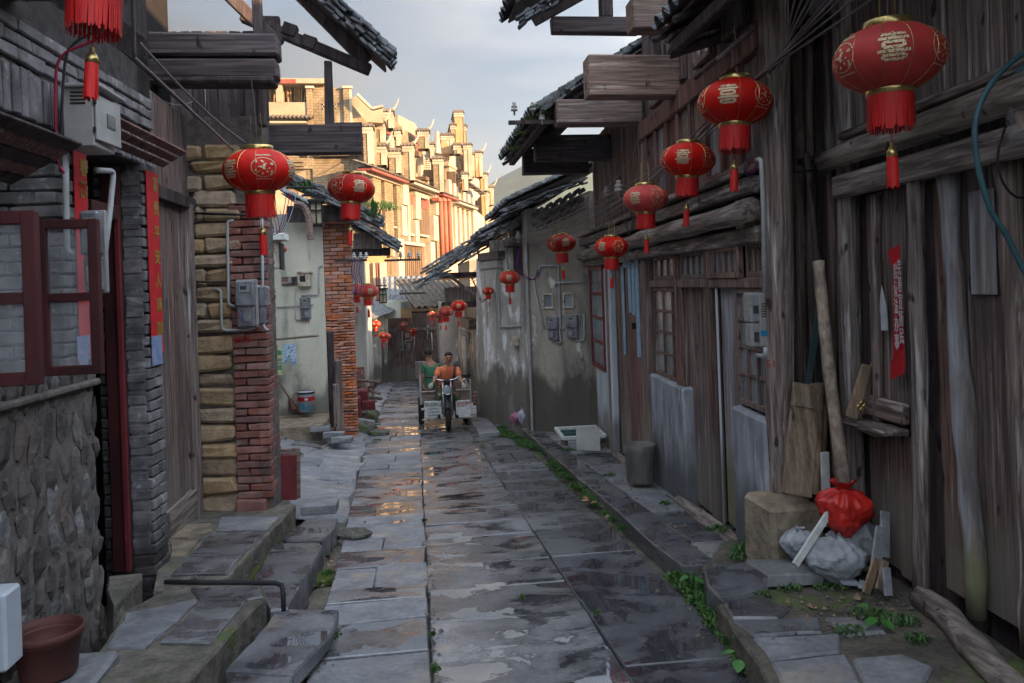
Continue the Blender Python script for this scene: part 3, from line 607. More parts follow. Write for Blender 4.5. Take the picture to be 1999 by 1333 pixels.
def verge(parent, Y, a, b, mt='tile_dark', rows=3, th=.05, dep=.12, name='verge_tile', step=.075):
    """tiles stacked along a gable edge, their broken ends turned to the viewer"""
    A_, B_ = atY(*a, Y), atY(*b, Y); d = B_-A_; L_ = d.length; ang = -math.atan2(d.z, d.x); k = max(2, int(L_/step)); d.normalize(); up = V((-d.z, 0, d.x)); up = up if up.z > 0 else -up
    for i in range(k+1):
        for r_ in range(rows):
            p = A_+d*(L_*i/k+rnd.uniform(-.02, .02)+(step*.5 if r_ % 2 else 0))+up*(r_*th*.72+rnd.uniform(-.012, .012))
            pc(name, mt, (step*1.35, dep, th*.55), MX.Translation(p+V((0, rnd.uniform(-.05, .04), 0))) @ MX.Rotation(ang+rnd.uniform(-.13, .13), 4, 'Y') @ MX.Rotation(rnd.uniform(-.25, .25), 4, 'Z'), parent, .004, jit=.006, var=6)

# ================================================================ right side, nearest house (shuttered front)
h1 = house(3.6, 3.2, 'grey weathered timber house with closed plank shutters under a round log beam, nearest right', name='shuttered_house')
W1 = Wall((2.62, .6), (2.88, 5.02)); Y1 = lambda Y: Y-.6
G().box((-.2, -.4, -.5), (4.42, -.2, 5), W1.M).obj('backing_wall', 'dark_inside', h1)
post(W1, 1672, 300, 1160, .075, .0, h1, dx=-12, top=4.4)
post(W1, 1800, 330, 1203, .048, .03, h1, dx=-12, top=2.36, mt='wood_grey_v')
post(W1, 1716, 380, 830, .03, .0, h1, dx=-8, mt='wood_v')
g = G(); g.tube([W1.P(a, .10+rnd.uniform(-.01, .01), 2.50+.0*a+rnd.uniform(-.012, .012)) for a in [0, .5, 1, 1.5, 2, 2.5, 3, 3.5, 4, 4.5]], [.085, .08, .085, .08, .09, .08, .08, .077, .077, .07], 14, wob=.05).obj('log_beam', 'wood_logy', h1, smooth=True)
W1.bx('lintel_board', 'wood_y', 0, 4.4, 2.24, 2.385, .0, .10, h1, ch=.012)
W1.bx('lintel_board', 'wood_y', 0, 4.38, 2.61, 2.67, .0, .07, h1, ch=.012)
planks(W1, h1, 'wood_grey_v', 0, 4.4, 2.66, 4.8, .0, .14, zr=.03)
sA = W1.uv(1762, 700)[0]; sB = W1.uv(1690, 700)[0]
planks(W1, h1, 'wood_grey_v', sA, sB+.02, .92, 2.24, -.04, .11, t=.02, name='window_board')
zs = W1.uv(1720, 835, .08)[1]
W1.bx('window_rail', 'wood_y', sA-.02, sB, zs+.03, zs+.16, -.03, .03, h1, ch=.015)
for i, (a, b, n) in enumerate(((sA-.03, sA+.22, .15), (sA+.12, sB+.02, .13), (sA+.3, sB+.12, .17))):
    W1.bx('sill', 'wood_y', a, b, zs-.03-.02*(i % 2), zs+.015-.012*i, -.02, n, h1, ch=.012, jit=.008, lean=rnd.uniform(-.05, .05))
planks(W1, h1, 'wood_v', sA, sB+.05, -.1, zs-.03, -.03, .17, t=.02, name='plinth_board', zr=.02)
for k in range(5): W1.bx('cross_board', 'wood_y', sA, sB, .0+k*.14, .125+k*.14, -.06, -.045, h1)
sC = W1.uv(1815, 700)[0]
planks(W1, h1, 'wood_v', sC, .2, -.02, 2.24, -.05, .24, t=.03, name='shutter_board', zr=.02)
for a, b, n_, wd in ((1834, 1896, .03, .05), (1950, 2010, .03, .06)):   # rough half-round battens with bark worn pale
    s_, _ = W1.uv(a, 330, n_); s2, _ = W1.uv(b, 1180, n_)
    zt, zb = 2.26, -.05
    k = 12; g = G().tube([W1.P(s_+(s2-s_)*i/k+rnd.uniform(-.012, .012), -.01, zt+(zb-zt)*i/k) for i in range(k+1)], [wd*rnd.uniform(.85, 1.25) for _ in range(k+1)], 9, wob=.08); g.obj('half_log', 'blue_paint_wood' if a == 1834 else 'wood_grey_v', h1, smooth=True)
W1.px('painted_board', 'blue_paint_wood', 1892, 370, 1942, 575, -.045, -.035, h1)
pp = [atG(1800, 1165, .2), atG(1850, 1200, .2), atG(1900, 1262, .19), atG(1960, 1322, .18), atG(2040, 1390, .18), atG(2120, 1480, .18)]
G().tube(smooth_pts([p+V((0, 0, -.01)) for p in pp], 3), [.075, .07, .078, .07, .066, .07, .075, .07, .068, .07, .074, .07, .07, .07, .07, .07], 10, wob=.09).obj('sill_log', 'wood_logy', h1, smooth=True)
# upper storey and roof over the near houses
tile_roof(h1, (2.02, .2, 3.72), (0, 1, 0), (1, 0, .5), 6.0, 1.4, mt='tile_dark', indiv=60)
g = G(); 
for k in range(12): g.box((1.98, .4+k*.5, 3.62), (3.0, .46+k*.5, 3.70), MX.Rotation(0, 4, 'X'), ch=.006)
g = G()
for k in range(12):
    y = .5+k*.52; a = V((1.98, y, 3.66)); b = V((3.3, y, 4.33)); g.tube([a, b], .03, 6)
g.obj('rafters', 'wood_dark', h1)
G().box((2.12, .3, 3.56), (2.2, 6.2, 3.66), ch=.01).obj('eave_purlin', 'wood_dark', h1)

# ---------------------------------------------------------------- recess between the two houses
v1 = house(3.3, 5.4, 'dark recessed plank wall between the shuttered house and the window house', 'wall', 'recessed_wall')
WV = Wall((2.95, 5.55), (2.75, 5.6), toward=(2, 0)) if False else Wall((3.02, 4.7), (2.72, 5.75))
planks(WV, v1, 'wood_dark', -.1, 1.1, -.4, 3.6, -.05, .15, t=.03, name='wall_plank')
for a, r in ((1570, .05), (1592, .03), (1632, .035)): post(WV, a, 250, 1060, r, .0, v1, mt='wood_v', dx=-8, name='post', top=3.4)
WV.px('rail', 'wood_dark', 1555, 300, 1645, 312, 0, .04, v1)

# ================================================================ right side, house with lattice windows
h2 = house(3.6, 8.8, 'long brown timber house with lattice windows, grey cement plinths and panelled upper storey', name='lattice_window_house')
W2 = Wall((2.45, 5.25), (2.84, 12.4))
S = lambda px, py=600: W2.uv(px, py)[0]
def Z2(px, py, n=0): return W2.uv(px, py, n)[1]
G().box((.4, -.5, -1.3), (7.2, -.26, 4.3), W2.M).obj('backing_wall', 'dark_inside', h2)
post(W2, 1527, 95, 1078, .105, -.06, h2, dx=-14, mt='wood_grey_v', name='corner_post', top=3.9, label='thick round corner post with a small red 51 painted on it')
txt('51', .07, MX.Translation(atX(1506, 711, W2.P(W2.uv(1506, 711, .06)[0], .06, 0).x-.02)) @ MX.Rotation(R(78), 4, 'Z') @ MX.Rotation(R(-90), 4, 'Z') @ MX.Rotation(R(90), 4, 'X'), 'ink_red', 'painted_number', h2)
zH = Z2(1490, 470); zT0 = Z2(1400, 555); zT1 = Z2(1400, 490)
# header beams and round log
W2.bx('header_beam', 'wood_y', S(1497), S(1145), zT1+.02, zT1+.14, -.10, .06, h2, ch=.012)
g = G(); n_ = 16
zl0 = Z2(1480, 405, .1); zl1 = Z2(1262, 470, .1)
g.tube([W2.P(S(1500)+(S(1150)-S(1500))*i/n_, .10+rnd.uniform(-.008, .008), zl0+(zl1-zl0)*min(1, i/n_*1.0)+rnd.uniform(-.01, .01)) for i in range(n_+1)], [.085*rnd.uniform(.9, 1.08) for _ in range(n_+1)], 14, wob=.03).obj('log_beam', 'wood_logy', h2, smooth=True)
W2.bx('rail_beam', 'wood_y', S(1500), S(1145), zl0+.12, zl0+.24, -.04, .09, h2, ch=.012)
W2.bx('rail_beam', 'wood_y', S(1500), S(1145), zl0+.27, zl0+.33, -.04, .12, h2, ch=.012)
# bay of the two lattice windows and the double door
for a, b, ln in ((1262, 16, 0), (1322, 12, .0), (1384, 10, 0)):
    W2.bx('door_post' if a != 1262 else 'post', 'wood_v', S(a)-.05, S(a)+.05, W2.g(S(a))+.1, zT1+.02, -.09, .02, h2, ch=.01, rot=rnd.uniform(-.01, .01))
W2.bx('transom_rail', 'wood_v', S(1495), S(1272), zT0-.03, zT0+.05, -.09, .015, h2, ch=.008)
for a, b, k in ((1276, 1316, 3), (1328, 1376, 4), (1388, 1450, 5), (1456, 1494, 3)):
    window(W2, S(b), S(a), zT0+.05, zT1+.03, k, 1, -.01 if k != 5 else .03, h2, pane='glass_dusty', mu=.03, name='transom_window')
window(W2, S(1496), S(1432), Z2(1462, 795), zT0-.03, 3, 4, -.005, h2, mu=.028, missing=((1, 3),))
window(W2, S(1330), S(1274), Z2(1300, 738), zT0-.03, 3, 4, -.005, h2, mu=.028, missing=((0, 3),))
for a, b, t_, bt in ((1434, 1500, 802, 1085), (1272, 1337, 742, 965)):
    s_a, s_b = S(b), S(a); W2.bx('plinth', 'cement_blue', s_a, s_b, W2.g(s_a)-.15, Z2((a+b)/2, (t_+ (803 if a > 1400 else 741))/2+ (0)), -.12, .05, h2, ch=.02, jit=.012)
zd = zT0-.03
planks(W2, h2, 'wood_v', S(1386), S(1320), W2.g(S(1360))+.10, zd, -.055, .2, t=.03, name='door_board')
planks(W2, h2, 'blue_paint_wood', S(1430), S(1396), W2.g(S(1412))+.12, zd, -.04, .16, t=.035, name='door_board')
W2.bx('door_leaf_edge', 'plaster_white', S(1397)-.01, S(1397)+.004, W2.g(S(1397))+.12, zd, -.02, .0, h2)
G().tube([W2.P(S(x_), .05, W2.g(S(x_))+.08) for x_ in (1322, 1375, 1440)], [.06, .07, .06], 8, wob=.08).obj('threshold_log', 'wood_logy', h2, smooth=True)
# middle bay: plank door with paper strips
for a in (1186, 1258): W2.bx('post', 'wood_v', S(a)-.09, S(a)+.09, W2.g(S(a))+.05, zT1+.02, -.08, .01, h2, ch=.01)
planks(W2, h2, 'wood_v', S(1252), S(1234), W2.g(S(1240))+.08, zT1, -.06, .2, name='door_board')
planks(W2, h2, 'wood_redbrown_v', S(1234), S(1216), W2.g(S(1225))+.08, zT1-.0, -.05, .3, name='door_board')
planks(W2, h2, 'wood_v', S(1216), S(1196), W2.g(S(1205))+.08, zT1, -.06, .2, name='door_board')
for a, b, t_, bt in ((1215, 1219, 520, 690), (1226, 1231, 508, 610), (1233, 1238, 512, 615), (1241, 1248, 505, 696), (1215, 1224, 500, 522)):
    W2.px('paper_strip', 'paper_blue', a, t_, b, bt, -.055, -.047, h2, ch=0)
pc('lock', 'metal_dark', (.03, .05, .08), W2.M @ MX.Translation((S(1231), -.03, Z2(1231, 636))), h2)
for a, b, t_, bt in ((1222, 1282, 870, 905),): 
    G().tube([W2.P(S(x_), .05, W2.g(S(x_))+.08) for x_ in (1195, 1235, 1272)], [.06, .07, .06], 8, wob=.1).obj('threshold_log', 'wood_logy', h2, smooth=True)
# white rendered pier with the narrow red window
W2.bx('white_pier', 'plaster_white', S(1190), W2.len+.1, -1.2, zT1-.02, -.1, .0, h2, ch=.02, jit=.01)
window(W2, S(1180), S(1155), Z2(1166, 716), Z2(1166, 520), 1, 4, .03, h2, mt='paint_red', pane='glass', fr=.06, mu=.04)
# upper storey of panels
zu0, zu1 = zl0+.33, Z2(1380, 175)
W2.bx('top_rail', 'wood_redbrown_v', S(1500), S(1262), zu1, zu1+.2, -.06, .03, h2, ch=.01)
s = S(1500); k = 0
while s < S(1262)-.2:
    wd = .42; W2.bx('panel', ['wood_grey_v', 'wood_redbrown_v', 'blue_paint_wood', 'wood_v'][k % 4], s+.05, s+wd-.02, zu0+.04, zu1, -.05, -.03, h2); W2.bx('stud', 'wood_redbrown_v', s-.02, s+.045, zu0, zu1, -.07, .01, h2); s += wd; k += 1
for a, b in ((S(1500), S(1262)),): W2.bx('panel_rail', 'wood_redbrown_v', a, b, zu0, zu0+.06, -.05, .0, h2)
planks(W2, h2, 'wood_v', S(1262), W2.len, zu0, 3.95, -.03, .17, zr=.01)
planks(W2, h2, 'wood_grey_v', S(1500), S(1262), zu1+.2, 4.4, -.06, .25, zr=.01)
s = S(1470)
for i in range(4): window(W2, s, s+.5, zu1+.28, zu1+.68, 2, 1, .0, h2, pane='glass', name='upper_window'); s += .8
s_, z_ = W2.uv(1435, 105, .2)
pc('shutter', 'wood_dark', (.5, .03, .35), W2.M @ MX.Translation((s_, .28, z_)) @ MX.Rotation(.9, 4, 'X'), h2)
# cantilever beams and eaves
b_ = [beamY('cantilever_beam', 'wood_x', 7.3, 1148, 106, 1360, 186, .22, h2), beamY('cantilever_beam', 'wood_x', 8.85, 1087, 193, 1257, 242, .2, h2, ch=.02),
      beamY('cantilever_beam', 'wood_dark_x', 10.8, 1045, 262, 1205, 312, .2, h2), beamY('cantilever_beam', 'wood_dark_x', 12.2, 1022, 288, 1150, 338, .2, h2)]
beamY('board', 'wood_x', 8.8, 1087, 232, 1180, 240, .05, h2)
for i, (x, y) in enumerate(((1150, 205), (1050, 250))): pass
tile_roof(h2, (1.45, 9.1, 3.68), (0, 1, 0), (1, 0, .60), 3.3, 3.6, indiv=150, mt='tile_grey', scat=1)
G().box((1.55, 9.1, 3.60), (1.64, 12.4, 3.68), ch=.01).obj('eave_purlin', 'wood_dark', h2)
G().box((2.2, 9.1, 3.98), (2.3, 12.4, 4.06), ch=.01).obj('eave_purlin', 'wood_dark', h2)
g = G()
for k in range(7): y = 9.15+k*.52; g.box((0, 0, 0), (1.9, .05, .05), MX.Translation((1.45, y, 3.58)) @ MX.Rotation(-math.atan(.60), 4, 'Y'), ch=.005)
g.obj('rafters', 'wood_dark', h2)
# higher gable above
u2 = h2
zb = atY(1078, 46, 8.5)
beamY('tie_beam', 'wood_dark_x', 8.5, 1078, 31, 1250, 62, .14, u2); beamY('king_post', 'wood_dark', 8.5, 1172, -60, 1197, 31, .12, u2)
beamY('beam_end', 'wood_x', 7.0, 1236, -8, 1312, 54, .25, u2)
for a in (1262, 1285, 1305): beamY('strut', 'wood_dark', 7.9, a-6, 50, a+5, 115, .08, u2)
tile_roof(u2, (1.12, 8.2, 4.66), (0, 1, 0), (1, 0, .55), .6, 3.2, indiv=80, mt='tile_dark')
timberY('verge_board', 'wood_dark', 8.55, [(1042, 42), (1290, -95)], .05, .05, u2)
# broken eave corner of the nearer roof
for i in range(7):
    p = atY(1312+rnd.uniform(-8, 14), 10+i*13, 6.25); pc('eave_board', 'wood_grey_v' if i % 2 else 'wood_dark', (.5, .25, .03), MX.Translation(p+V((.2, 0, 0))) @ MX.Rotation(rnd.uniform(-.5, -.1), 4, 'Y') @ MX.Rotation(rnd.uniform(-.3, .3), 4, 'Z'), h1)

# ================================================================ right side, stained plaster houses
h3 = house(2.9, 14.6, 'stained grey plaster house with two electric meters and two small boarded windows, tiled lean-to roof', name='plaster_house')
W3 = Wall((2.86, 13.3), (2.07, 14.3))
W3.quad('wall', 'plaster_brown', [(1032, 875), (1032, 432), (1060, 412), (1150, 372), (1150, 875)], -.3, 0, h3)
G().box((2.07, 14.32, -1.5), (4.2, 17, 3.1)).obj('side_wall', 'plaster', h3)
for r_ in range(6):   # courses of exposed brick under the verge, stepping with the roof slope
    for i in range(6):
        x = 1045+i*18+(r_ % 2)*9; y = 452-i*9-r_*8.5
        if x > 1142 or y > 450-(x-1045)*.1: continue
        s_, z_ = W3.uv(x, y+ (x-1045)*-.0, .01); pc('brick', 'brick_grey', (.155, .05, .062), W3.M @ MX.Translation((s_, .005, z_)) @ MX.Rotation(.4, 4, 'Y'), h3, ch=.006, jit=.003)
tile_roof(h3, (1.62, 13.25, 3.10), (0, 1, 0), (1, 0, .42), 3.9, 2.2, indiv=140)
for s_, z_ in (W3.uv(1070, 588, .02), W3.uv(1110, 587, .02)):
    window(W3, s_-.125, s_+.125, z_-.13, z_+.14, 1, 1, .035, h3, mt='metal_rust', fr=.03, pane='glass')
h4 = house(2.4, 16, 'narrow plaster house with white patches of old paint and a yellow box on its wall', name='plaster_house')
W4 = Wall((2.12, 15.0), (1.62, 16.75))
W4.quad('wall', 'plaster_pale', [(1031, 860), (1031, 462), (955, 470), (955, 860)], -.3, 0, h4)
pc('yellow_box', 'metal_rust', (.22, .1, .17), W4.M @ MX.Translation((*[W4.uv(1005, 666, .05)[0]], .05, W4.uv(1005, 666, .05)[1])), h4)
tile_roof(h4, (1.35, 15.0, 2.72), (0, 1, 0), (1, 0, .5), 3.0, 1.8, indiv=60, scat=1)
G().box((1.9, 14.99, 1.9), (2.2, 15.1, 2.95)).obj('eave_board', 'wood_dark', h4)
h5 = house(1.9, 17.4, 'grey rendered pilaster with peeling paint standing forward of the tiled-eave house', name='rendered_pilaster', cat='pilaster')
W5 = Wall((1.62, 16.5), (1.34, 17.7))
W5.quad('shaft', 'plaster_pale', [(968, 860), (968, 500), (930, 505), (930, 860)], -.35, 0, h5)
W5.px('cap', 'wood_x', 932, 492, 972, 508, -.35, .06, h5); W5.px('cap', 'plaster', 934, 510, 970, 524, -.35, .04, h5)
h6 = house(2.4, 24, 'long plaster house behind the driver with deep tiled eaves and a row of lanterns', name='eaves_house')
W6 = Wall((1.96, 19.0), (.98, 36.5))
W6.quad('wall', 'plaster_brown', [(948, 845), (948, 575), (851, 630), (851, 760)], -.3, 0, h6)
tile_roof(h6, (.46, 18.0, 1.96), (0, 1, 0), (1, 0, .62), 9, 2.8, indiv=110, scat=1, pu=.22, pv=.13)
beamY('eave_board', 'wood_grey_v', 18.6, 868, 560, 935, 590, .06, h6); beamY('eave_beam', 'wood_dark', 18.4, 862, 588, 950, 600, .1, h6)
timberY('brace', 'wood_v', 18.3, [(876, 536), (935, 585)], .04, .06, h6)
G().box((.55, 18.2, 1.98), (.65, 27, 2.08), ch=.01).obj('eave_purlin', 'wood_dark', h6)
for Y in (19, 21, 23, 25): pc('joist', 'wood_dark', (1.4, .1, .12), MX.Translation((1.2, Y, 2.0)), h6)
for a in (861, 902): W6.px('pilaster', 'plaster', a, 600, a+7, 770, 0, .1, h6)
h7 = house(3.2, 23, 'sunlit tiled roof just showing behind the tiled-eave house', name='back_house')
G().box((1.9, 27, -2), (6, 34, 2.6)).obj('wall', 'plaster', h7)
tile_roof(h7, (1.2, 27.0, 2.75), (0, 1, 0), (1, 0, .36), 6.5, 3.2, indiv=0, mt='tile_warm', pu=.24, pv=.15)
G().box((.98, 28, -3), (3, 37, 1.1)).obj('wall', 'plaster', h7)

verge(h2, 8.15, (1022, 44), (1200, -60)); verge(h2, 8.98, (1062, 216), (1150, 150), 'tile_grey', rows=2, th=.05)
verge(h3, 13.2, (985, 418), (1142, 356), 'tile_grey'); verge(h4, 14.9, (945, 468), (1010, 440), 'tile_grey', th=.07, step=.1)
verge(h6, 17.9, (835, 540), (960, 462), 'tile_grey', th=.09, step=.13, rows=4); verge(h6, 17.6, (818, 560), (872, 536), 'tile_grey', th=.08, step=.12); verge(h6, 17.4, (900, 512), (985, 462), 'tile_grey', th=.08, step=.12)
verge(h5, 16.4, (928, 470), (985, 448), 'tile_grey', th=.08, step=.1)

# ================================================================ left side, nearest: grey brick house with rubble counter
k1 = house(-2.6, 4.6, 'old grey brick house with soldier-course lintel, rubble stone base and dark red window sashes', name='grey_brick_house')
WL = Wall((-2.02, 2.4), (-1.84, 6.45), toward=(3, 4))
SL_ = lambda px, py, n=0: WL.uv(px, py, n)
zt = SL_(205, 742, .06)[1]
s_st = SL_(206, 980, .06)[0]
# rubble base: mortar core, stones bedded proud of it
G().prism([(-.6, -.9), (s_st-.03, -.9), (s_st-.02, zt-.02), (-.6, zt-.02)], -.5, .02, WL.M).obj('rubble_core', 'mortar', k1)
core = thing  # (unused alias)
n = 0; z = -.28; rows = 0; rr = random.Random(5)
while z < zt-.08:
    h = rr.uniform(.17, .27); s = -.3+rr.uniform(0, .2)
    while s < s_st-.02:
        wd = rr.uniform(.08, .16); e = min(s+wd, s_st)
        if e-s > .04:
            g = G().blob((0, 0, 0), ((e-s)/2*.92, rr.uniform(.018, .036), h/2*.98), 7, 5, .28, WL.M @ MX.Translation(((s+e)/2, .015, z+h/2+rr.uniform(-.05, .05))) @ MX.Rotation(rr.uniform(-.45, .45), 4, 'Y'))
            g.obj('stone', rr.choice(['rubble', 'rubble', 'rubble_stone']), k1); n += 1
        s = e+.022
    z += h*.93
G().box((-.6, -.5, zt-.02), (s_st+.01, .06, zt+.02), WL.M, ch=.012).obj('counter_top', 'mortar', k1)
for k in range(7):   # end face of the rubble base, seen beside the door
    z = -.2+k*.19; G().blob((0, 0, 0), (.06, .12, .1), 8, 6, .2, MX.Translation(WL.P(s_st-.02, -.12, z))).obj('stone', 'rubble_stone', k1)
# brick wall: pier between window and door, lintels, pier at the far corner
sPa, sPb = SL_(123, 560)[0], SL_(180, 560)[0]
sD = SL_(290, 700)[0]; sE = SL_(322, 900)[0]
zL0 = SL_(108, 252)[1]; zL1 = zL0+.30
G().box((sPa+.01, -.24, zt), (sPb-.01, -.02, zL0), WL.M).obj('pier_core', 'mortar_dark', k1)
bricks(WL, k1, 'brick_grey', sPa, sPb, zt+.02, zL0, .0, bl=.25, bt=.25)
G().box((sD+.01, -.34, -.6), (sE+.005, -.02, zL1+.5), WL.M).obj('pier_core', 'mortar_dark', k1)
bricks(WL, k1, 'brick_grey', sD, sE+.02, SL_(322, 1150)[1], zL0+.02, .0, bl=.26, bt=.15, hdr=True)
WN = Wall((WL.P(sD, -.005, 0).x, WL.P(sD, 0, 0).y), (WL.P(sD, -.36, 0).x, WL.P(sD, -.36, 0).y), toward=(-2, 0))   # face of the far pier turned to the viewer
bricks(WN, k1, 'brick_grey', .02, .33, WL.g(sD)+.02, zL0, .0, bl=.25, bt=.10, hdr=True)
WN2 = Wall((WL.P(sPa, 0, 0).x, WL.P(sPa, 0, 0).y), (WL.P(sPa, -.36, 0).x, WL.P(sPa, -.36, 0).y), toward=(-2, 0))
bricks(WN2, k1, 'brick_grey', .02, .36, zt+.02, zL0, .0, bl=.25, bt=.10)
# soldier course and brickwork over the openings
G().box((-.8, -.3, zL0-.005), (sE, -.02, zL1+1.2), WL.M).obj('lintel_core', 'mortar_dark', k1)
bricks(WL, k1, 'brick_grey', -.2, sE+.01, zL0, zL0+.26, .0, bl=.25, bh=.066, soldier=True, bt=.12, jit=.005)
bricks(WL, k1, 'brick_grey', -.2, sE+.01, zL0+.275, zL0+.51, .0, bl=.25, bt=.12, jit=.005)
bricks(WL, k1, 'brick_grey', -.2, 1.5, zL0+.52, zL0+.68, .0, bl=.25, bt=.12, jit=.006)
for k in range(4):
    WL.bx('plank', 'wood_grey_v' if k % 2 else 'wood_x', .2, sE, zL0+.70+k*.26, zL0+.945+k*.26, -.1, -.02+.0*k, k1, ch=.01, rot=rnd.uniform(-.01, .01))
WL.bx('plank', 'wood_y', .1, 1.9, zL0+.62, zL0+.66, -.05, .25, k1, rot=.05)
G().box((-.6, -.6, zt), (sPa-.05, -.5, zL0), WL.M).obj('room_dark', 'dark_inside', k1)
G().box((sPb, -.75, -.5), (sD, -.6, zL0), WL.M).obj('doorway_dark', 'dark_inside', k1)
# dark red door post and frame
for a, b, t_ in ((206, 236, 330),): WN3 = Wall((-2.02, WL.P(sD, 0, 0).y-.12), (-2.4, WL.P(sD, 0, 0).y-.12), toward=(-2, 0)); WN3.px('door_post', 'paint_darkred', 207, 330, 240, 1118, -.08, 0, k1)
WN3.px('door_post', 'paint_red', 232, 400, 243, 1118, .0, .03, k1)
WL.px('door_lintel', 'paint_darkred', 180, 395, 232, 425, -.2, -.1, k1)
# red casements standing open, square to the wall
def sash(Y, x0, y0, x1, y1, xm, fr, mt):
    a = atY(x0, (y0+y1)/2, Y); b = atY(x1, (y0+y1)/2, Y); t_ = atY((x0+x1)/2, y0, Y).z; u = atY((x0+x1)/2, y1, Y).z
    wl = Wall((a.x, Y), (b.x, Y), toward=(0, 0)); return window(wl, 0, b.x-a.x, u, t_, 1, 2, .02, k1, mt=mt, pane='window_clear', fr=fr, mu=fr*.9, name='sash')
mat('window_clear', (.5, .52, .55), rough=.04, bump=0, rv=0, alpha=.22, spec=.8)
sash(4.1, 76, 428, 196, 732, 0, .045, 'paint_darkred')
sash(3.5, -60, 412, 76, 754, 0, .055, 'paint_darkred')
# awnings
g = G(); M_ = MX.Translation(WL.P(.9, .16, SL_(60, 330)[1]+.0)) @ MX.Rotation(math.atan2(WL.d.y, WL.d.x), 4, 'Z') @ MX.Rotation(-.5, 4, 'X')
for k in range(5): pc('awning_slat', 'wood_redbrown_v' if k % 2 else 'paper_torn' if k == 9 else 'wood_dark', (1.9, .075, .018), M_ @ MX.Translation((-.05, -.16+k*.08, 0)), k1, ch=.004)
M_ = MX.Translation(WL.P((sPb+sD)/2+.1, .12, SL_(255, 290)[1]-.0)) @ MX.Rotation(math.atan2(WL.d.y, WL.d.x), 4, 'Z') @ MX.Rotation(-.55, 4, 'X')
for k in range(3): pc('awning_slat', 'wood_redbrown_v', (1.25, .06, .018), M_ @ MX.Translation((0, -.08+k*.075, 0)), k1, ch=.004)
# red paper couplet on the far pier and the near pier
co = WL.px('couplet', 'paper_red', 291, 338, 314, 690, .008, .012, k1, ch=0, label='red paper couplet strip with faded gold characters')
WL.px('torn_paper', 'paper_torn', 297, 655, 317, 712, .013, .015, k1, ch=0)
for i, ch_ in enumerate('富贵平安人和顺'):
    s_, z_ = WL.uv(303+i*1.6, 362+i*47, .014); txt(ch_, .115, WL.M @ MX.Translation((s_, .0145, z_)) @ MX.Rotation(math.pi, 4, 'Z') @ MX.Rotation(R(90), 4, 'X'), 'ink_gold', 'painted_character', k1, depth=.001, bold=.002) if WL.n.x*WL.d.y > 0 and False else txt(ch_, .115, WL.M @ MX.Translation((s_, .0145, z_)) @ MX.Rotation(R(180), 4, 'Z') @ MX.Rotation(R(90), 4, 'X'), 'ink_gold', 'painted_character', k1, depth=.001, bold=.002)
WL.px('couplet', 'paper_red', 150, 288, 175, 715, .008, .012, k1, ch=0)
WL.px('torn_paper', 'paper_torn', 151, 655, 176, 713, .013, .015, k1, ch=0)
for i, ch_ in enumerate('春满'):
    s_, z_ = WL.uv(163, 330+i*42, .014); txt(ch_, .11, WL.M @ MX.Translation((s_, .0145, z_)) @ MX.Rotation(R(180), 4, 'Z') @ MX.Rotation(R(90), 4, 'X'), 'ink_gold', 'painted_character', k1, depth=.001, bold=.002)
# eaves over it, mostly out of the picture, with rafters reaching over the lane
tile_roof(k1, (-1.35, .5, 4.35), (0, 1, 0), (-1, 0, .5), 5.4, 3, indiv=30, mt='tile_dark')
planks(WL, k1, 'wood_dark', 1.0, 4.0, zL0+1.7, 4.8, -.04, .2)

# ---------------------------------------------------------------- left: plank door bay
k2 = house(-2.3, 7, 'dark plank door bay with a tall worn timber door between the two brick piers', 'doorway', 'plank_doorway')
WD = Wall((-2.08, 6.2), (-2.08, 7.75), toward=(2, 7))
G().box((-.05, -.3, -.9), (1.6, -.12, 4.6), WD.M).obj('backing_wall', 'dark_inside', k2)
a = WD.uv(312, 600)[0]; b = WD.uv(382, 600)[0]
planks(WD, k2, 'wood_v', a, a+(b-a)*.72, WD.g(.6)+.42, 2.55, -.02, .17, name='door_plank')
WD.bx('door_post', 'wood_grey_v', a+(b-a)*.74, a+(b-a)*.86, WD.g(.6)+.1, 2.6, -.05, .05, k2)
WD.bx('door_post', 'wood_dark', a+(b-a)*.9, b, WD.g(.6)+.1, 2.6, -.08, .0, k2)
WD.bx('threshold_board', 'wood_logy', a, a+(b-a)*.85, WD.g(.6)+.18, WD.g(.6)+.44, -.04, .03, k2, ch=.012)
planks(WD, k2, 'wood_v', a-.1, b, 2.6, 3.45, -.02, .2)
WD.bx('lintel_board', 'wood_dark', a-.1, b, 2.55, 2.66, -.05, .05, k2)
# big dark eaves above
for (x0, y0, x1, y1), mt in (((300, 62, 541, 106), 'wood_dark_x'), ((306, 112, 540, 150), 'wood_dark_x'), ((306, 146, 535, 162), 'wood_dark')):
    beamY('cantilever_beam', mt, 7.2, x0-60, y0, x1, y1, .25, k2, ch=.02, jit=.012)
for i in range(9): beamY('wall_board', 'wood_dark', 8.25+.01*(i % 2), 300+i*25, 60 if i < 8 else 100, 324+i*25, 305, .05, k2)
beamY('post', 'wood_dark', 7.7, 495, -60, 513, 245, .1, k2)

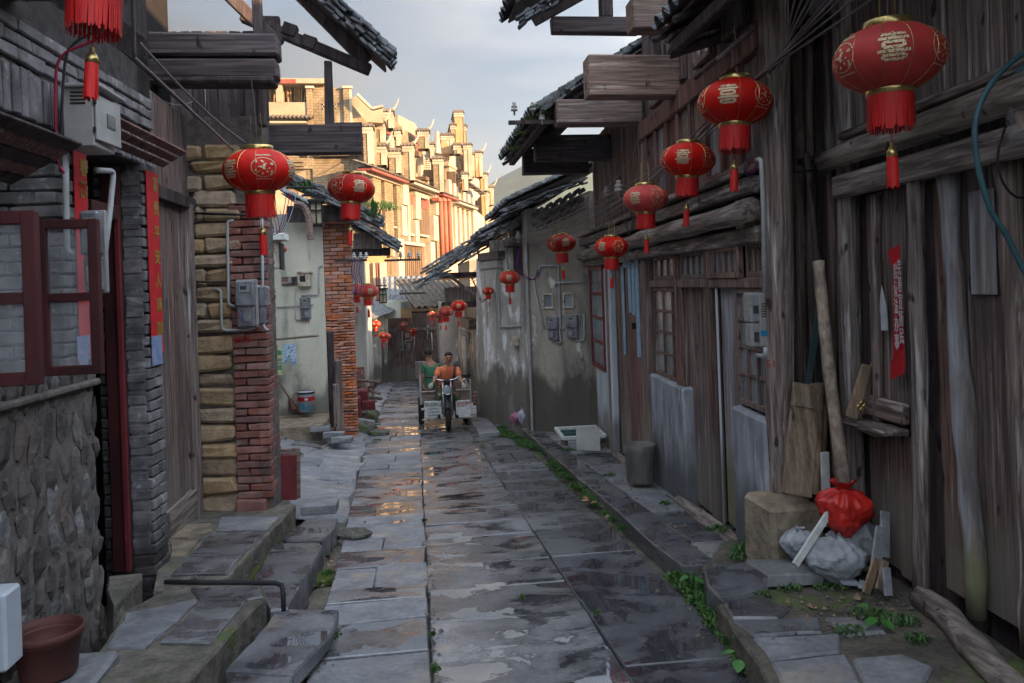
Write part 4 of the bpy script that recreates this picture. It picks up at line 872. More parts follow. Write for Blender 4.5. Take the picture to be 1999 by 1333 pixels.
# ================================================================ left: mud brick and red brick gable house
k3 = house(-2.0, 8.3, 'narrow gable of yellow mud blocks edged by a red brick pier painted M50', name='mud_brick_house')
WM = Wall((-2.75, 7.98), (-1.44, 7.86), toward=(0, 0))
xa, xm_, xb = WM.uv(384, 700)[0], WM.uv(456, 700)[0], WM.uv(524, 700)[0]
zb = gz(7.9)+.22; zt3 = WM.uv(420, 300)[1]
G().box((-.4, -.35, zb-.6), (xb-.01, -.05, 3.45), WM.M).obj('wall_core', 'mortar', k3)
z = zb; r_ = 0
while z < zt3:
    h = rnd.uniform(.15, .19) if z < 1.3 else rnd.uniform(.12, .17); x = xa-.3*(r_ % 2)
    for q in range(1 if z < 1.25 else 2):
        if z < 1.25: x = xa-.01
        e = min(x+(.40 if z >= 1.25 else 1), xm_-.01 if z < 1.9 else xm_+.12); s_ = max(x, xa-.12)
        if e-s_ > .06: WM.bx('mud_block', 'mud_brick', s_, e, z, z+h-.016, -.15, rnd.uniform(-.01, .03), k3, ch=.026, jit=.02, rot=rnd.uniform(-.035, .035))
        x += .415
    z += h; r_ += 1
nb = bricks(WM, k3, 'brick_red', xm_, xb, zb+.13, WM.uv(490, 395)[1], .02, bl=.235, bh=.06, bt=.12, mo=.012, jit=.005)
for k in range(9):   # some fresher orange bricks
    pass
WM.bx('footing_block', 'brick_red', xm_+.0, xb-.06, zb-.02, zb+.125, -.2, .08, k3, ch=.015, jit=.008)
WMs = Wall((WM.P(xb, .02, 0).x, WM.P(xb, .02, 0).y), (WM.P(xb, 0, 0).x+.02, WM.P(xb, 0, 0).y+.42), toward=(3, 8))
bricks(WMs, k3, 'brick_red', .0, .42, zb+.13, WM.uv(490, 395)[1], .0, bl=.235, bh=.06, bt=.1, mo=.012, jit=.004)
s_, z_ = WM.uv(473, 664, .025)
txt('M50', .085, WM.M @ MX.Translation((s_, .027, z_)) @ MX.Rotation(0 if WM.n.y < 0 and WM.d.x > 0 and False else R(180) if False else 0, 4, 'Z') @ MX.Rotation(R(90), 4, 'X'), 'ink_red', 'painted_number', k3, depth=.001, bold=.001)
# its gable timbers over the lane
beamY('cantilever_beam', 'wood_dark_x', 8.2, 420, 243, 705, 300, .16, k3, ch=.015, jit=.01)
beamY('strut', 'wood_dark', 8.25, 633, 118, 649, 245, .1, k3)
timberY('tie_beam', 'wood_dark', 8.3, [(470, 28), (722, 134)], .055, .12, k3)
timberY('rafter', 'wood_dark', 8.4, [(470, -130), (600, 0), (716, 118)], .07, .12, k3)
timberY('rafter', 'wood_dark', 8.1, [(380, -75), (545, 85)], .06, .1, k3)
beamY('king_post', 'wood_dark', 8.35, 505, 30, 545, 85, .12, k3)
for x, y in ((604, 84), (566, 60)): pc('block', 'wood_dark', (.14, .14, .12), MX.Translation(atY(x, y, 8.35)) @ MX.Rotation(.35, 4, 'Y'), k3)
tl = atY(757, 128, 8.3)
sv_ = V((-1, 0, .87)).normalized()
tile_roof(k3, (tl.x, 7.95, tl.z), (0, 1, 0), (-1, 0, .93), .62, 2.9, indiv=110, mt='tile_dark', pu=.17, pv=.105, scat=1, arc=.06)
G().tube([(tl.x-.55, 8.25, 3.42), (tl.x+.02-.3, 8.25, 3.42)], .03, 6).obj('peg', 'wood_dark', k3)
G().box((-3.4, 9.6, -1), (-2.8, 14.8, 3.2)).obj('side_wall', 'mortar', k3)

# ================================================================ left: pale rendered house with orange brick pier
k4 = house(-2.2, 15.8, 'pale rendered house with laundry pole, red M52 number and orange brick corner pier', name='rendered_house')
WP = Wall((-3.4, 15.35), (-1.13, 15.35), toward=(0, 0))
s0, s1, s2 = WP.uv(520, 600)[0], WP.uv(635, 600)[0], WP.uv(689, 600)[0]
G().box((-.5, -.4, -1.2), (s1, 0, 3.2), WP.M).obj('wall', 'plaster_green', k4)
G().box((s1+.005, -.4, -1.3), (s2-.01, -.02, 3.0), WP.M).obj('pier_core', 'mortar', k4)
zq = WP.uv(660, 590)[1]
bricks(WP, k4, 'brick_orange', s1+.01, s2, zq, WP.uv(660, 430)[1], .02, bl=.24, bh=.062, jit=.006)
bricks(WP, k4, 'brick_orange', s1+.01, s2+.02, -1.1, zq, .02, bl=.21, bh=.04, mo=.014, jit=.012)
txt('M52', .10, WP.M @ MX.Translation((WP.uv(595, 627, .01)[0], .003, WP.uv(595, 627)[1])) @ MX.Rotation(R(90), 4, 'X'), 'ink_red', 'painted_number', k4, depth=.001)
poly = [(528, 812), (560, 802), (634, 800), (636, 808), (600, 832), (560, 838), (526, 836)]
G().box((-3.2, 14.0, -1.2), (-1.62, 15.3, atG(600, 812, .0).z*0+WP.uv(590, 806)[1]-.02), ch=.02).obj('platform', 'stone_rough', k4)
for i in range(4):
    for j in range(2): slab(-3.1+i*.37, -2.745+i*.37, 14.02+j*.64, 14.64+j*.64, 0, 'slab_dry', k4, .07); 
for i, (x, y) in enumerate(((625, 832), (652, 842), (668, 852))):
    p = atY(x, y, 13.9-.2*i); pc('step_stone', 'slab_dry', (.34, .25, .10), MX.Translation(p-V((0, 0, .05))) @ TILT, k4, ch=.015, jit=.012)
# tiled roofs stepping down the left side
tA = atY(742, 440, 14.8)
tile_roof(k4, (tA.x, 14.6, tA.z), (0, 1, 0), (-1, 0, .50), 1.0, 2.6, indiv=90, scat=1)
tB = atY(775, 486, 17.5)
tile_roof(k4, (tB.x, 16.9, tB.z), (0, 1, 0), (-1, 0, .52), 1.4, 2.6, indiv=110, scat=1)
beamY('eave_board', 'wood_grey_v', 17.2, 690, 455, 745, 486, .06, k4); beamY('eave_beam', 'wood_dark', 17.3, 668, 484, 762, 500, .1, k4)
beamY('eave_board', 'wood_dark', 14.9, 560, 400, 690, 432, .06, k4)
G().tube([atY(750, 468, 17.1), atY(750, 468, 18.5)], .09, 8).obj('purlin', 'wood_v', k4)
k5 = house(-1.6, 19.5, 'old plaster pier with crumbling foot beside the scrap wood pile', name='plaster_pier', cat='pier')
WQ = Wall((-2.2, 18.9), (-1.06, 18.9), toward=(0, 0))
G().box((0, -.4, -2.2), (WQ.uv(715, 650)[0], 0, WQ.uv(700, 500)[1]), WQ.M).obj('shaft', 'plaster', k5)
bricks(WQ, k5, 'brick_red', WQ.uv(686, 760)[0], WQ.uv(713, 760)[0], -1.45, WQ.uv(700, 715)[1], .02, jit=.008)
G().box((-3.0, 19.3, -2.5), (-1.35, 25.5, 1.6)).obj('side_wall', 'plaster', k5)

verge(k3, 7.9, (752, 118), (600, -18), rows=4, th=.055); verge(k4, 14.5, (740, 438), (562, 352), 'tile_grey', rows=4, th=.07, step=.1); verge(k4, 16.8, (773, 486), (688, 432), 'tile_grey', rows=4, th=.08, step=.11)

rr = random.Random(9)   # raised mortar pointing that snakes between the stones
g = G()
for i in range(16):
    a = -.2+i*.1+rr.uniform(-.03, .03); 
    if a > s_st-.05: break
    pts = [WL.P(a+.045*math.sin(z*17+i*2.1)+rr.uniform(-.012, .012), .028, z) for z in [-.25+k*.085 for k in range(17)]]; G().tube(smooth_pts(pts, 3), .013, 6, wob=.15).obj('mortar_ridge', 'mortar', k1, smooth=True)

# ================================================================ far end of the lane
hill = G(); xs = [-60+i*9 for i in range(52)]
hp = [(-60, 20), (0, 40), (40, 62), (70, 72), (100, 84), (120, 80), (150, 72), (190, 62), (230, 50), (300, 20), (420, 5)]
def hz(x):
    for (a, b), (c, d) in zip(hp, hp[1:]):
        if a <= x <= c: return b+(d-b)*(x-a)/(c-a)
    return 3
for j, (y, f_) in enumerate(((520, 0), (580, .45), (650, .8), (720, 1.0), (800, .75), (900, 0))):
    for x in xs: hill.v.append((x+ (y-520)*.12, y, -4+f_*hz(x)*1.5+rnd.uniform(-1.2, 1.2)*f_))
n = len(xs); hill.f = [(i*n+j, i*n+j+1, (i+1)*n+j+1, (i+1)*n+j) for i in range(5) for j in range(n-1)]
hill.obj('hill', 'hill', smooth=True, kind='structure')

# dark plank building closing the view
f1 = house(-1, 38, 'dark plank house closing the end of the lane, its boards bleached at the foot', name='plank_house')
WE = Wall((-3.2, 38.2), (1.6, 38.2), toward=(0, 0))
e0, e1 = WE.uv(756, 700)[0], WE.uv(856, 700)[0]; ze = WE.uv(800, 612)[1]
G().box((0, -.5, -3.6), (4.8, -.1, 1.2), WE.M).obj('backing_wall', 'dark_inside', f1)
planks(WE, f1, 'wood_v', e0, e1, gz(38)-.2, ze, 0, .22)
WE.px('lintel_board', 'wood_grey_v', 762, 640, 852, 646, 0, .06, f1)
WE.px('old_signboard', 'wood_redbrown_v', 764, 622, 795, 636, .02, .08, f1)
tile_roof(f1, atY(925, 598, 33), (-1, 0, 0), (-.25, .95, .34), 2.4, 3.4, indiv=0, mt='tile_warm', pu=.25, pv=.16, scat=1)
G().prism([WE.uv(*p) for p in ((755, 612), (755, 532), (800, 548), (880, 575), (925, 590), (925, 615))], -2.2, -2, WE.M).obj('gable_wall', 'far_brick', f1)
tile_roof(f1, atY(850, 588, 36.5), (-1, 0, 0), (0, 1, .62), 2.4, 2.0, indiv=0, mt='tile_grey', pu=.25, pv=.16)
f2 = house(-1.2, 36, 'grey balcony front with a small white window and peach panel above the lane end', cat='balcony house', name='balcony_house')
WB = Wall((-3, 36.4), (1, 36.4), toward=(0, 0))
WB.px('balcony_wall', 'plaster_green', 748, 586, 803, 621, -.5, 0, f2)
WB.px('window_surround', 'far_white', 782, 588, 803, 602, -.1, .05, f2)
WB.px('panel', 'far_ochre', 782, 602, 803, 620, -.1, .04, f2)
WB.px('window', 'glass', 785, 590, 795, 600, .05, .07, f2)
WB.px('white_panel', 'far_white', 735, 612, 752, 628, -.1, .1, f2); WB.px('white_panel', 'far_white', 738, 588, 752, 606, -.1, .1, f2)
WB.px('eave_beam', 'wood_dark', 712, 600, 745, 612, -.3, .5, f2)
f3 = house(-1.9, 30, 'row of narrow plank doors on the left near the lane end', name='door_row_house')
WR = Wall((-2.02, 25.5), (-1.22, 38.0), toward=(2, 30))
WR.quad('wall', 'plaster_green', [(700, 790), (700, 600), (757, 620), (757, 745)], -.6, 0, f3)
for a, b, mt in ((716, 725, 'wood_redbrown_v'), (736, 741, 'wood_v'), (744, 753, 'wood_redbrown_v')): WR.px('door', mt, a, 645, b, 752-(b-716)*.22, .0, .04, f3)
for a in (726, 735, 742, 754): WR.px('pilaster', 'plaster', a, 640, a+3, 748, 0, .14, f3)
WR.px('window', 'glass', 717, 655, 724, 668, .04, .08, f3)
tile_roof(f3, (-1.55, 26, .65), (.06, 1, 0), (-1, 0, .5), 11, 1.8, indiv=0, pu=.24, pv=.15)

# ---------------------------------------------------------------- sunlit houses standing above the lane
C_ = (-2.08, 45.0)
WF = Wall(C_, (C_[0]+.314*34, C_[1]+.95*34), toward=(12, 45))
FR = Wall((-13.5, 44.4), C_, toward=(0, 0))
PX = lambda o, w_, mt, *r, n0=0, n1=.15, name='wall': w_.px(name, mt, *r, n0, n1, o, ch=.02)
q1 = house(-7.5, 46, 'unfinished concrete storey full of timber props above the sunlit brick gable', name='unfinished_house')
G().box((.2, -8, -3.2), (FR.uv(598, 300)[0], -.02, FR.uv(550, 228)[1]), FR.M).obj('wall', 'far_concrete', q1)
PX(q1, FR, 'far_concrete', 450, 199, 598, 229, name='parapet', n0=-.2, n1=.1)
PX(q1, FR, 'far_concrete', 450, 152, 637, 162, name='roof_slab', n0=-5, n1=.25); PX(q1, FR, 'far_redpaint', 547, 154, 578, 163, n0=.2, n1=.27, name='formwork')
PX(q1, FR, 'far_concrete', 538, 158, 551, 200, name='column', n0=-.3, n1=.12); PX(q1, FR, 'far_concrete', 470, 158, 508, 200, name='column', n0=-.3, n1=.12)
G().box((.5, -5.2, FR.uv(550, 200)[1]), (FR.uv(690, 200)[0]-.5, -5, FR.uv(550, 160)[1]), FR.M).obj('wall', 'wood_dark', q1)
for i in range(17):
    x = 512+i*5.1
    if 536 < x < 552: continue
    s_, zb_ = FR.uv(x, 200, -.5); s2_, zt_ = FR.uv(x+rnd.uniform(-5, 5), 162, -.5); G().tube([FR.P(s_, -.4-rnd.random()*.8, zb_), FR.P(s2_, -.5, zt_)], .055, 5).obj('prop', 'far_prop', q1)
for i in range(8): x = 600+i*5; s_, zt_ = FR.uv(x, 162, 0); G().box((s_, -.3, zt_-.35), (s_+.07, -.2, zt_), FR.M).obj('prop', 'far_prop', q1)
for i in range(3): s_, zt_ = FR.uv(542+i*3, 158, 0); G().tube([FR.P(s_, -.1, zt_), FR.P(s_, -.1, zt_+.75)], .012, 4).obj('reinforcing_bar', 'cable', q1)
tile_roof(q1, FR.P(FR.uv(508, 234)[0], .45, FR.uv(555, 235)[1]), FR.d, (0, 1, .5), 2.8, .5, mt='tile_warm', indiv=0, pu=.22, pv=.15)
PX(q1, FR, 'far_white', 505, 236, 598, 240, name='fascia', n0=0, n1=.4)
q2 = house(-4, 46, 'sunlit brick gable wall with two pillars and pierced vents beside the unfinished storey', name='brick_gable_house')
FR.quad('wall', 'far_brick', [(598, 560), (598, 171), (686, 171), (689, 205), (712, 235), (735, 250), (735, 560)], -8, .0, q2)
for a, b in ((596, 612), (668, 687)): PX(q2, FR, 'far_brick', a+2, 171, b-2, 245, name='pillar', n1=.18); PX(q2, FR, 'far_white', a-1, 167, b+1, 172, name='pillar_cap', n1=.28)
PX(q2, FR, 'far_white', 682, 173, 687, 245, name='white_trim', n1=.2)
for a in (628, 648):
    for i in range(3):
        for j in range(3): PX(q2, FR, 'dark_inside' if (i+j) % 2 == 0 else 'far_white', a+i*2.6, 202+j*4, a+2.2+i*2.6, 205.4+j*4, n0=-.1, n1=.03, name='vent_block')
FR.quad('parapet', 'far_concrete', [(688, 236), (688, 192), (699, 183), (726, 211), (748, 206), (748, 240)], -3, -1.2, q2)
timberY('coping', 'far_white', 44.1, [(697, 183), (726, 211), (747, 206)], .07, .4, q2)
for a, b, y in ((540, 612, 305), (612, 735, 320)): PX(q2, FR, 'far_brick', a, y, b, 330 if a == 540 else 470, n1=.12)
for i in range(3): PX(q2, FR, 'cable', 571, 316+i*8, 592, 317+i*8, n0=.1, n1=.2, name='bar')
PX(q2, FR, 'dark_inside', 585, 302, 600, 308, n1=.14, name='opening'); PX(q2, FR, 'dark_inside', 627, 303, 680, 308, n1=.14, name='opening')

def cap(o, x0, x1, y, Y, body=None, horn=1, white=1, mtb='far_brick', dep=1.2):
    """stepped fire-wall head facing the viewer: tiled capping with an upturned horn, white cornice, brick body with a white edge"""
    a = atY(x0, y, Y); b = atY(x1, y, Y); wd = b.x-a.x; z = a.z; g = G()
    yb = body if body else y+40; zb_ = atY(x0, yb, Y).z
    g.box((a.x+.08, Y, zb_), (b.x-.08, Y+dep, z-.38)); g.obj('wall', mtb, o)
    g = G(); g.box((a.x, Y-.06, z-.40), (b.x, Y+dep, z-.18), ch=.03); g.box((a.x+.03, Y-.10, z-.2), (b.x-.03, Y+dep, z-.06)); g.box((b.x-.28*white-.05, Y-.05, zb_), (b.x-.03, Y+dep, z-.38)); g.obj('white_trim', 'far_white', o)
    g = G(); k = max(3, int(wd/.17))
    for i in range(k+1): x = a.x-.04+(wd+.08)*i/k; g.blob((x, Y-.05, z+.02), (.065, .13, .06), 7, 5, .05)
    g.prism([(a.x-.08, z-.06), (b.x+.08, z-.06), (b.x-.02, z+.20), (a.x+.02, z+.20)], 0, dep, MX(((1, 0, 0, 0), (0, 1, 0, Y-.02), (0, 0, 1, 0), (0, 0, 0, 1)))); g.obj('tile_capping', 'tile_warm', o)
    if horn:
        xr = b.x+.06; G().tube(smooth_pts([(xr-.35, Y+.1, z+.12), (xr-.05, Y+.1, z+.2), (xr+.15, Y+.1, z+.5), (xr+.28, Y+.1, z+.85)], 3), [.10, .1, .1, .09, .08, .07, .06, .05, .04, .02], 6).obj('horn', 'far_white', o, smooth=True)
def canopy(o, w_, x0, y0, x1, y1, red=0, ov=.9):
    s0, z0 = w_.uv(x0, y0, ov); s1, z1 = w_.uv(x1, y1, ov); z = (z0+z1)/2
    tile_roof(o, w_.P(s0, ov, z), w_.d, -w_.n+V((0, 0, .38)), s1-s0, ov*1.1, mt='tile_warm', indiv=0, pu=.26, pv=.17)
    G().box((s0, .02, z-.16), (s1, ov, z-.02), w_.M, ch=.02).obj('fascia', 'far_redpaint' if red else 'far_white', o)
    G().box((s0, .0, z-.3), (s1, ov*.55, z-.16), w_.M, ch=.02).obj('bracket', 'far_white' if red else 'far_brick', o)
q3 = house(-1, 47, 'sunlit brick house with a long tiled canopy and three tall lattice windows', name='stepped_gable_house')
WF.quad('wall', 'far_brick', [(735, 565), (735, 318), (803, 345), (803, 565)], -7, 0, q3)
WF.quad('upper_wall', 'far_brick', [(735, 330), (735, 240), (765, 232), (812, 268), (812, 350)], -8, -1.6, q3)
canopy(q3, WF, 727, 326, 798, 353, 1)
for a, b, y in ((731, 746, 345), (753, 769, 352), (777, 788, 360)): PX(q3, WF, 'far_brick', a, y, b, 500, n1=.35, name='pier')
for a, b, t_, u in ((745, 754, 385, 432), (768, 778, 375, 442)): PX(q3, WF, 'far_wood', a, t_, b, u, n1=.06, name='lattice_window'); PX(q3, WF, 'far_white', a-1, u, b+1, u+3, n1=.3, name='sill')
for a, b, t_, u in ((788, 797, 345, 400), (786, 795, 402, 460), (779, 790, 466, 548)): PX(q3, WF, 'far_white', a, t_, b, u, n1=.45, name='white_pilaster')
PX(q3, WF, 'far_wood', 756, 510, 779, 545, n1=.2, name='wood_panel')
for c in ((728, 755, 285, 45.2, 322), (756, 783, 295, 46.6, 338), (705, 728, 247, 44.0, 320)): cap(q3, *c, horn=c[0] == 728)
cap(q3, 784, 809, 284, 48.2, 352); cap(q3, 745, 768, 218, 49, 250); cap(q3, 768, 783, 255, 50, 285, horn=0); cap(q3, 733, 752, 240, 47, 285)
PX(q3, WF, 'far_white', 744, 248, 754, 284, n0=-1.6, n1=-1.45, name='pierced_screen'); PX(q3, WF, 'far_redpaint', 754, 253, 764, 262, n0=-1.6, n1=-1.4, name='red_lattice')
PX(q3, WF, 'far_white', 757, 267, 769, 294, n0=-1.5, n1=-1.3, name='pierced_screen')
for sx, sy, k in ((744, 248, 4), (757, 267, 4)):
    for i in range(k):
        for j in range(8): PX(q3, WF, 'dark_inside', sx+1.2+i*2.4, sy+2+j*3.6, sx+2.4+i*2.4, sy+4+j*3.6, n0=-1.45, n1=-1.28 if sx == 757 else -1.42, name='pierced_hole')
q4 = house(2, 53, 'sunlit house with white framed red lattice windows under a curved tiled canopy', name='stepped_gable_house')
WF.quad('wall', 'far_brick', [(803, 565), (803, 345), (862, 368), (862, 560)], -7, .02, q4)
WF.quad('upper_wall', 'far_concrete', [(777, 262), (777, 224), (809, 240), (845, 300), (866, 330), (866, 372), (800, 350)], -8, -2.4, q4)
canopy(q4, WF, 809, 354, 858, 372)
for a, b, t_, u in ((800, 811, 378, 456), (822, 838, 386, 458)): PX(q4, WF, 'far_wood', a, t_, b, u, n1=.1, name='lattice_window'); PX(q4, WF, 'far_redpaint', a+2, t_+2, b-1, t_+22, n0=.1, n1=.14, name='red_lattice'); PX(q4, WF, 'far_white', a-1, u, b+1, u+4, n1=.3, name='sill')
for i in range(3): PX(q4, WF, 'far_white', 801+i*3.5, 378, 801.8+i*3.5, 456, n0=.08, n1=.13, name='lattice_bar')
for a, b, t_, u in ((797, 800, 365, 470), (812, 838, 378, 386), (813, 822, 378, 428), (813, 819, 430, 478), (790, 830, 473, 479), (852, 860, 370, 420), (848, 856, 421, 470), (842, 850, 472, 530)): PX(q4, WF, 'far_white', a, t_, b, u, n1=.4, name='white_pilaster')
PX(q4, WF, 'far_wood', 791, 480, 829, 545, n1=.15, name='wood_panel')
for i in range(9): PX(q4, WF, 'far_wood', 792+i*4, 482, 794.6+i*4, 543, n0=.15, n1=.20, name='plank')
cap(q4, 843, 866, 310, 55, 375, horn=0); cap(q4, 813, 838, 256, 56, 290); cap(q4, 836, 848, 282, 58, 310, horn=0)
for a, b, c, d in ((795, 262, 818, 274), (810, 284, 824, 296)): PX(q4, WF, 'far_redpaint', a, b, c, d, n0=-2.4, n1=-2.2, name='red_lattice')
PX(q4, WF, 'far_white', 828, 308, 841, 334, n0=-1.9, n1=-1.7, name='pierced_screen'); PX(q4, WF, 'far_white', 822, 300, 827, 345, n0=-1.9, n1=-1.6, name='white_pilaster')
for i in range(4):
    for j in range(6): PX(q4, WF, 'dark_inside', 829.5+i*3, 310+j*4, 831+i*3, 312.4+j*4, n0=-1.7, n1=-1.67, name='pierced_hole')
q5 = house(4, 58, 'sunlit house with three tall red columns and a white chimney-like tower', name='red_column_house')
WF.quad('wall', 'far_white', [(862, 560), (862, 372), (898, 384), (898, 556)], -7, .04, q5)
canopy(q5, WF, 866, 376, 896, 389, 1)
for x in (858, 866, 875): s_, zb_ = WF.uv(x, 515, .5); s2_, zt_ = WF.uv(x+2, 392, .5); G().tube([WF.P(s2_, .5, zb_), WF.P(s2_, .5, zt_)], .17, 10).obj('column', 'far_redcol', q5, smooth=True); PX(q5, WF, 'far_redcol', x, 386, x+6, 393, n0=.2, n1=.75, name='capital')
WF.quad('upper_wall', 'far_white', [(866, 380), (866, 300), (900, 292), (936, 350), (936, 410)], -7, -1.5, q5)
PX(q5, WF, 'far_white', 878, 292, 900, 376, n0=-1.5, n1=-.6, name='tower'); PX(q5, WF, 'far_concrete', 876, 325, 902, 330, n0=-1.5, n1=-.5, name='string_course')
G().tube([atY(852, 300, 60), atY(853, 257, 60)], [.42, .16], 6).obj('pinnacle', 'far_white', q5)
cap(q5, 859, 886, 264, 62, 300, mtb='far_ochre', horn=0); cap(q5, 884, 900, 283, 61, 300, horn=0)
q6 = house(6, 64, 'sunlit white house with pointed arch windows, ochre tower and horned gable heads', name='arched_window_house')
WF.quad('wall', 'far_white', [(898, 556), (898, 384), (964, 440), (964, 556)], -7, .06, q6)
WF.quad('wall_panel', 'far_concrete', [(900, 475), (900, 405), (915, 412), (915, 475)], 0, .14, q6)
canopy(q6, WF, 897, 390, 934, 408, 0)
PX(q6, WF, 'far_redcol', 890, 411, 914, 415, n1=.35, name='red_rail')
for x in (894, 908): s_, z_ = WF.uv(x, 440, .16); G().prism([(s_-.35, z_-2.2), (s_+.35, z_-2.2), (s_+.35, z_+.3), (s_, z_+1.0), (s_-.35, z_+.3)], .06, .2, WF.M).obj('arched_window', 'far_wood', q6)
for i in range(6): PX(q6, WF, 'far_white', 880+i*9, 352+i*7, 884+i*9, 500, n1=.4, name='white_pilaster')
# ochre stepped tower
for x0, x1, y, Y, mb in ((885, 905, 219, 66, 'far_ochre'), (878, 890, 244, 65.6, 'far_ochre'), (902, 911, 246, 66.5, 'far_ochre')): cap(q6, x0, x1, y, Y, 330, mtb=mb, white=0, horn=0, dep=3); 
for c in ((903, 921, 283, 64, 350), (908, 926, 302, 65.5, 345), (926, 942, 298, 68, 345), (900, 914, 340, 61, 372), (936, 952, 340, 70, 372), (941, 964, 366, 71, 400), (938, 954, 375, 70.5, 470)): cap(q6, *c, mtb='far_white' if c[0] in (941, 903) else 'far_ochre', horn=c[0] in (926, 936, 941))
PX(q6, WF, 'far_ochre', 922, 306, 936, 345, n0=-1, n1=-.8, name='wall_panel')
G().box((atY(935, 400, 72).x, 72, -3), (atY(963, 400, 72).x, 76, atY(940, 385, 72).z)).obj('wall', 'far_white', q6); G().box((atY(938, 400, 71.9).x, 71.9, -1), (atY(952, 400, 71.9).x, 72, atY(940, 396, 72).z)).obj('wall_panel', 'far_ochre', q6)
# buildings low behind, closing the horizon
q7 = house(-14, 40, 'low plaster back wall standing behind the left row of houses', 'wall', 'back_wall')
G().box((-30, 36, -3.2), (-2.6, 39, 1.0)).obj('wall', 'plaster_green', q7)
# golden facade seen between the left roofs and the lane
q8 = house(-3.4, 40, 'strip of warm sunlit facade with a red stripe between left eaves and plank panels', 'facade', 'sunlit_facade')
W8 = Wall((-6.5, 40.5), (-1.9, 41.0), toward=(0, 0))
W8.px('wall', 'far_ochre', 640, 500, 757, 640, -.5, 0, q8)
for a, b, mt in ((714, 722, 'far_white'), (729, 734, 'far_white'), (736, 738.5, 'far_redcol'), (742, 756, 'far_white')): W8.px('pilaster', mt, a, 512, b, 600, 0, .2, q8)
# houses that carry the lane on behind the viewer
for x0, x1, y0, y1, h_, lb in ((3.1, 8, -13, .5, 5.9, 'timber house carrying the right row on behind the viewer'), (-8, -2.5, -13, 2.3, 4.0, 'brick house carrying the left row on behind the viewer')):
    o = house((x0+x1)/2, (y0+y1)/2, lb, name='rear_house'); G().box((x0, y0, -.4), (x1, y1, h_-1.2)).obj('wall', 'wood_v' if x0 > 0 else 'brick_grey', o)
    sg = 1 if x0 > 0 else -1; xe = x0-.3 if sg > 0 else x1+.3; xr = (x0+x1)/2
    G().prism([(xe, h_-1.9), (xr, h_+.6), (2*xr-xe, h_-1.9), (2*xr-xe, h_-2.05), (xr, h_+.4), (xe, h_-2.05)], y0, y1, MX(((1, 0, 0, 0), (0, 1, 0, 0), (0, 0, 1, 0), (0, 0, 0, 1)))).obj('roof', 'tile_dark', o)
# mass of the right-hand houses behind their fronts (walls and pitched roofs seen from elsewhere in the lane)
for o, x0, x1, y0, y1, ze_, zr in ((h1, 2.95, 8, .7, 5.0, 4.3, 6.4), (h2, 3.15, 8, 5.9, 12.2, 4.3, 6.6), (h3, 3.9, 7, 13.6, 17.5, 3.4, 4.6)):
    G().box((x0, y0, -1.5), (x1, y1, ze_)).obj('rear_wall', 'wood_dark' if o is not h3 else 'plaster', o)
    G().prism([(x0, ze_+.1), ((x0+x1)/2, zr), (x1+.5, ze_), (x1+.5, ze_-.1), (x0, ze_-.05)], y0, y1, MX.Identity(4)).obj('rear_roof', 'tile_dark', o)
for o, x0, x1, y0, y1, ze_, zr in ((k1, -8, -2.7, 2.5, 6.4, 4.0, 6.0), (k3, -8, -3.3, 8.4, 14.6, 3.4, 5), (k4, -8, -3.4, 15.4, 19, 3.0, 4.3)):
    G().box((x0, y0, -1.5), (x1, y1, ze_)).obj('rear_wall', 'plaster', o)
    G().prism([(x1, ze_+.1), ((x0+x1)/2, zr), (x0-.5, ze_), (x0-.5, ze_-.1), (x1, ze_-.05)], y0, y1, MX.Identity(4)).obj('rear_roof', 'tile_dark', o)

# more of the weathered detail of the sunlit row: dark slots, rails and shutters in its upper walls
for o, w_, rects in ((q2, FR, ((702, 262, 722, 300), (640, 340, 662, 372), (560, 345, 582, 378))), (q3, WF, ((738, 300, 743, 316), (764, 305, 771, 330))), (q4, WF, ((818, 296, 823, 306), (848, 332, 853, 352), (832, 345, 838, 352))), (q5, WF, ((868, 330, 872, 352), (889, 335, 893, 362))), (q6, WF, ((917, 420, 921, 470), (926, 424, 930, 476), (905, 358, 908, 376), (925, 318, 929, 333)))):
    for r_ in rects: PX(o, w_, 'far_wood', *r_, n0=.0 if w_ is FR else -.6, n1=.16 if w_ is FR else .22, name='shutter')
for k in range(7): PX(q6, WF, 'tile_warm', 903+k*8.5, 346+k*6, 910+k*8.5, 349+k*6, n0=-.3, n1=.3, name='tile_string')
for x0, x1, y in ((700, 735, 322), (612, 700, 300)): PX(q2, FR, 'tile_warm', x0, y, x1, y+4, n0=0, n1=.35, name='tile_string')
# air: thin evening haze
hz_m = bpy.data.materials.new('haze'); hz_m.use_nodes = True; hn = hz_m.node_tree; hn.nodes.clear(); ho = hn.nodes.new('ShaderNodeOutputMaterial'); hv = hn.nodes.new('ShaderNodeVolumePrincipled'); hv.inputs['Color'].default_value = (.86, .93, 1, 1); hv.inputs['Density'].default_value = .0003; hn.links.new(hv.outputs[0], ho.inputs['Volume']); MATS['haze'] = hz_m
HZ = G().box((-905, -14, -6), (905, 905, 160)).obj('haze', 'haze', kind='stuff')

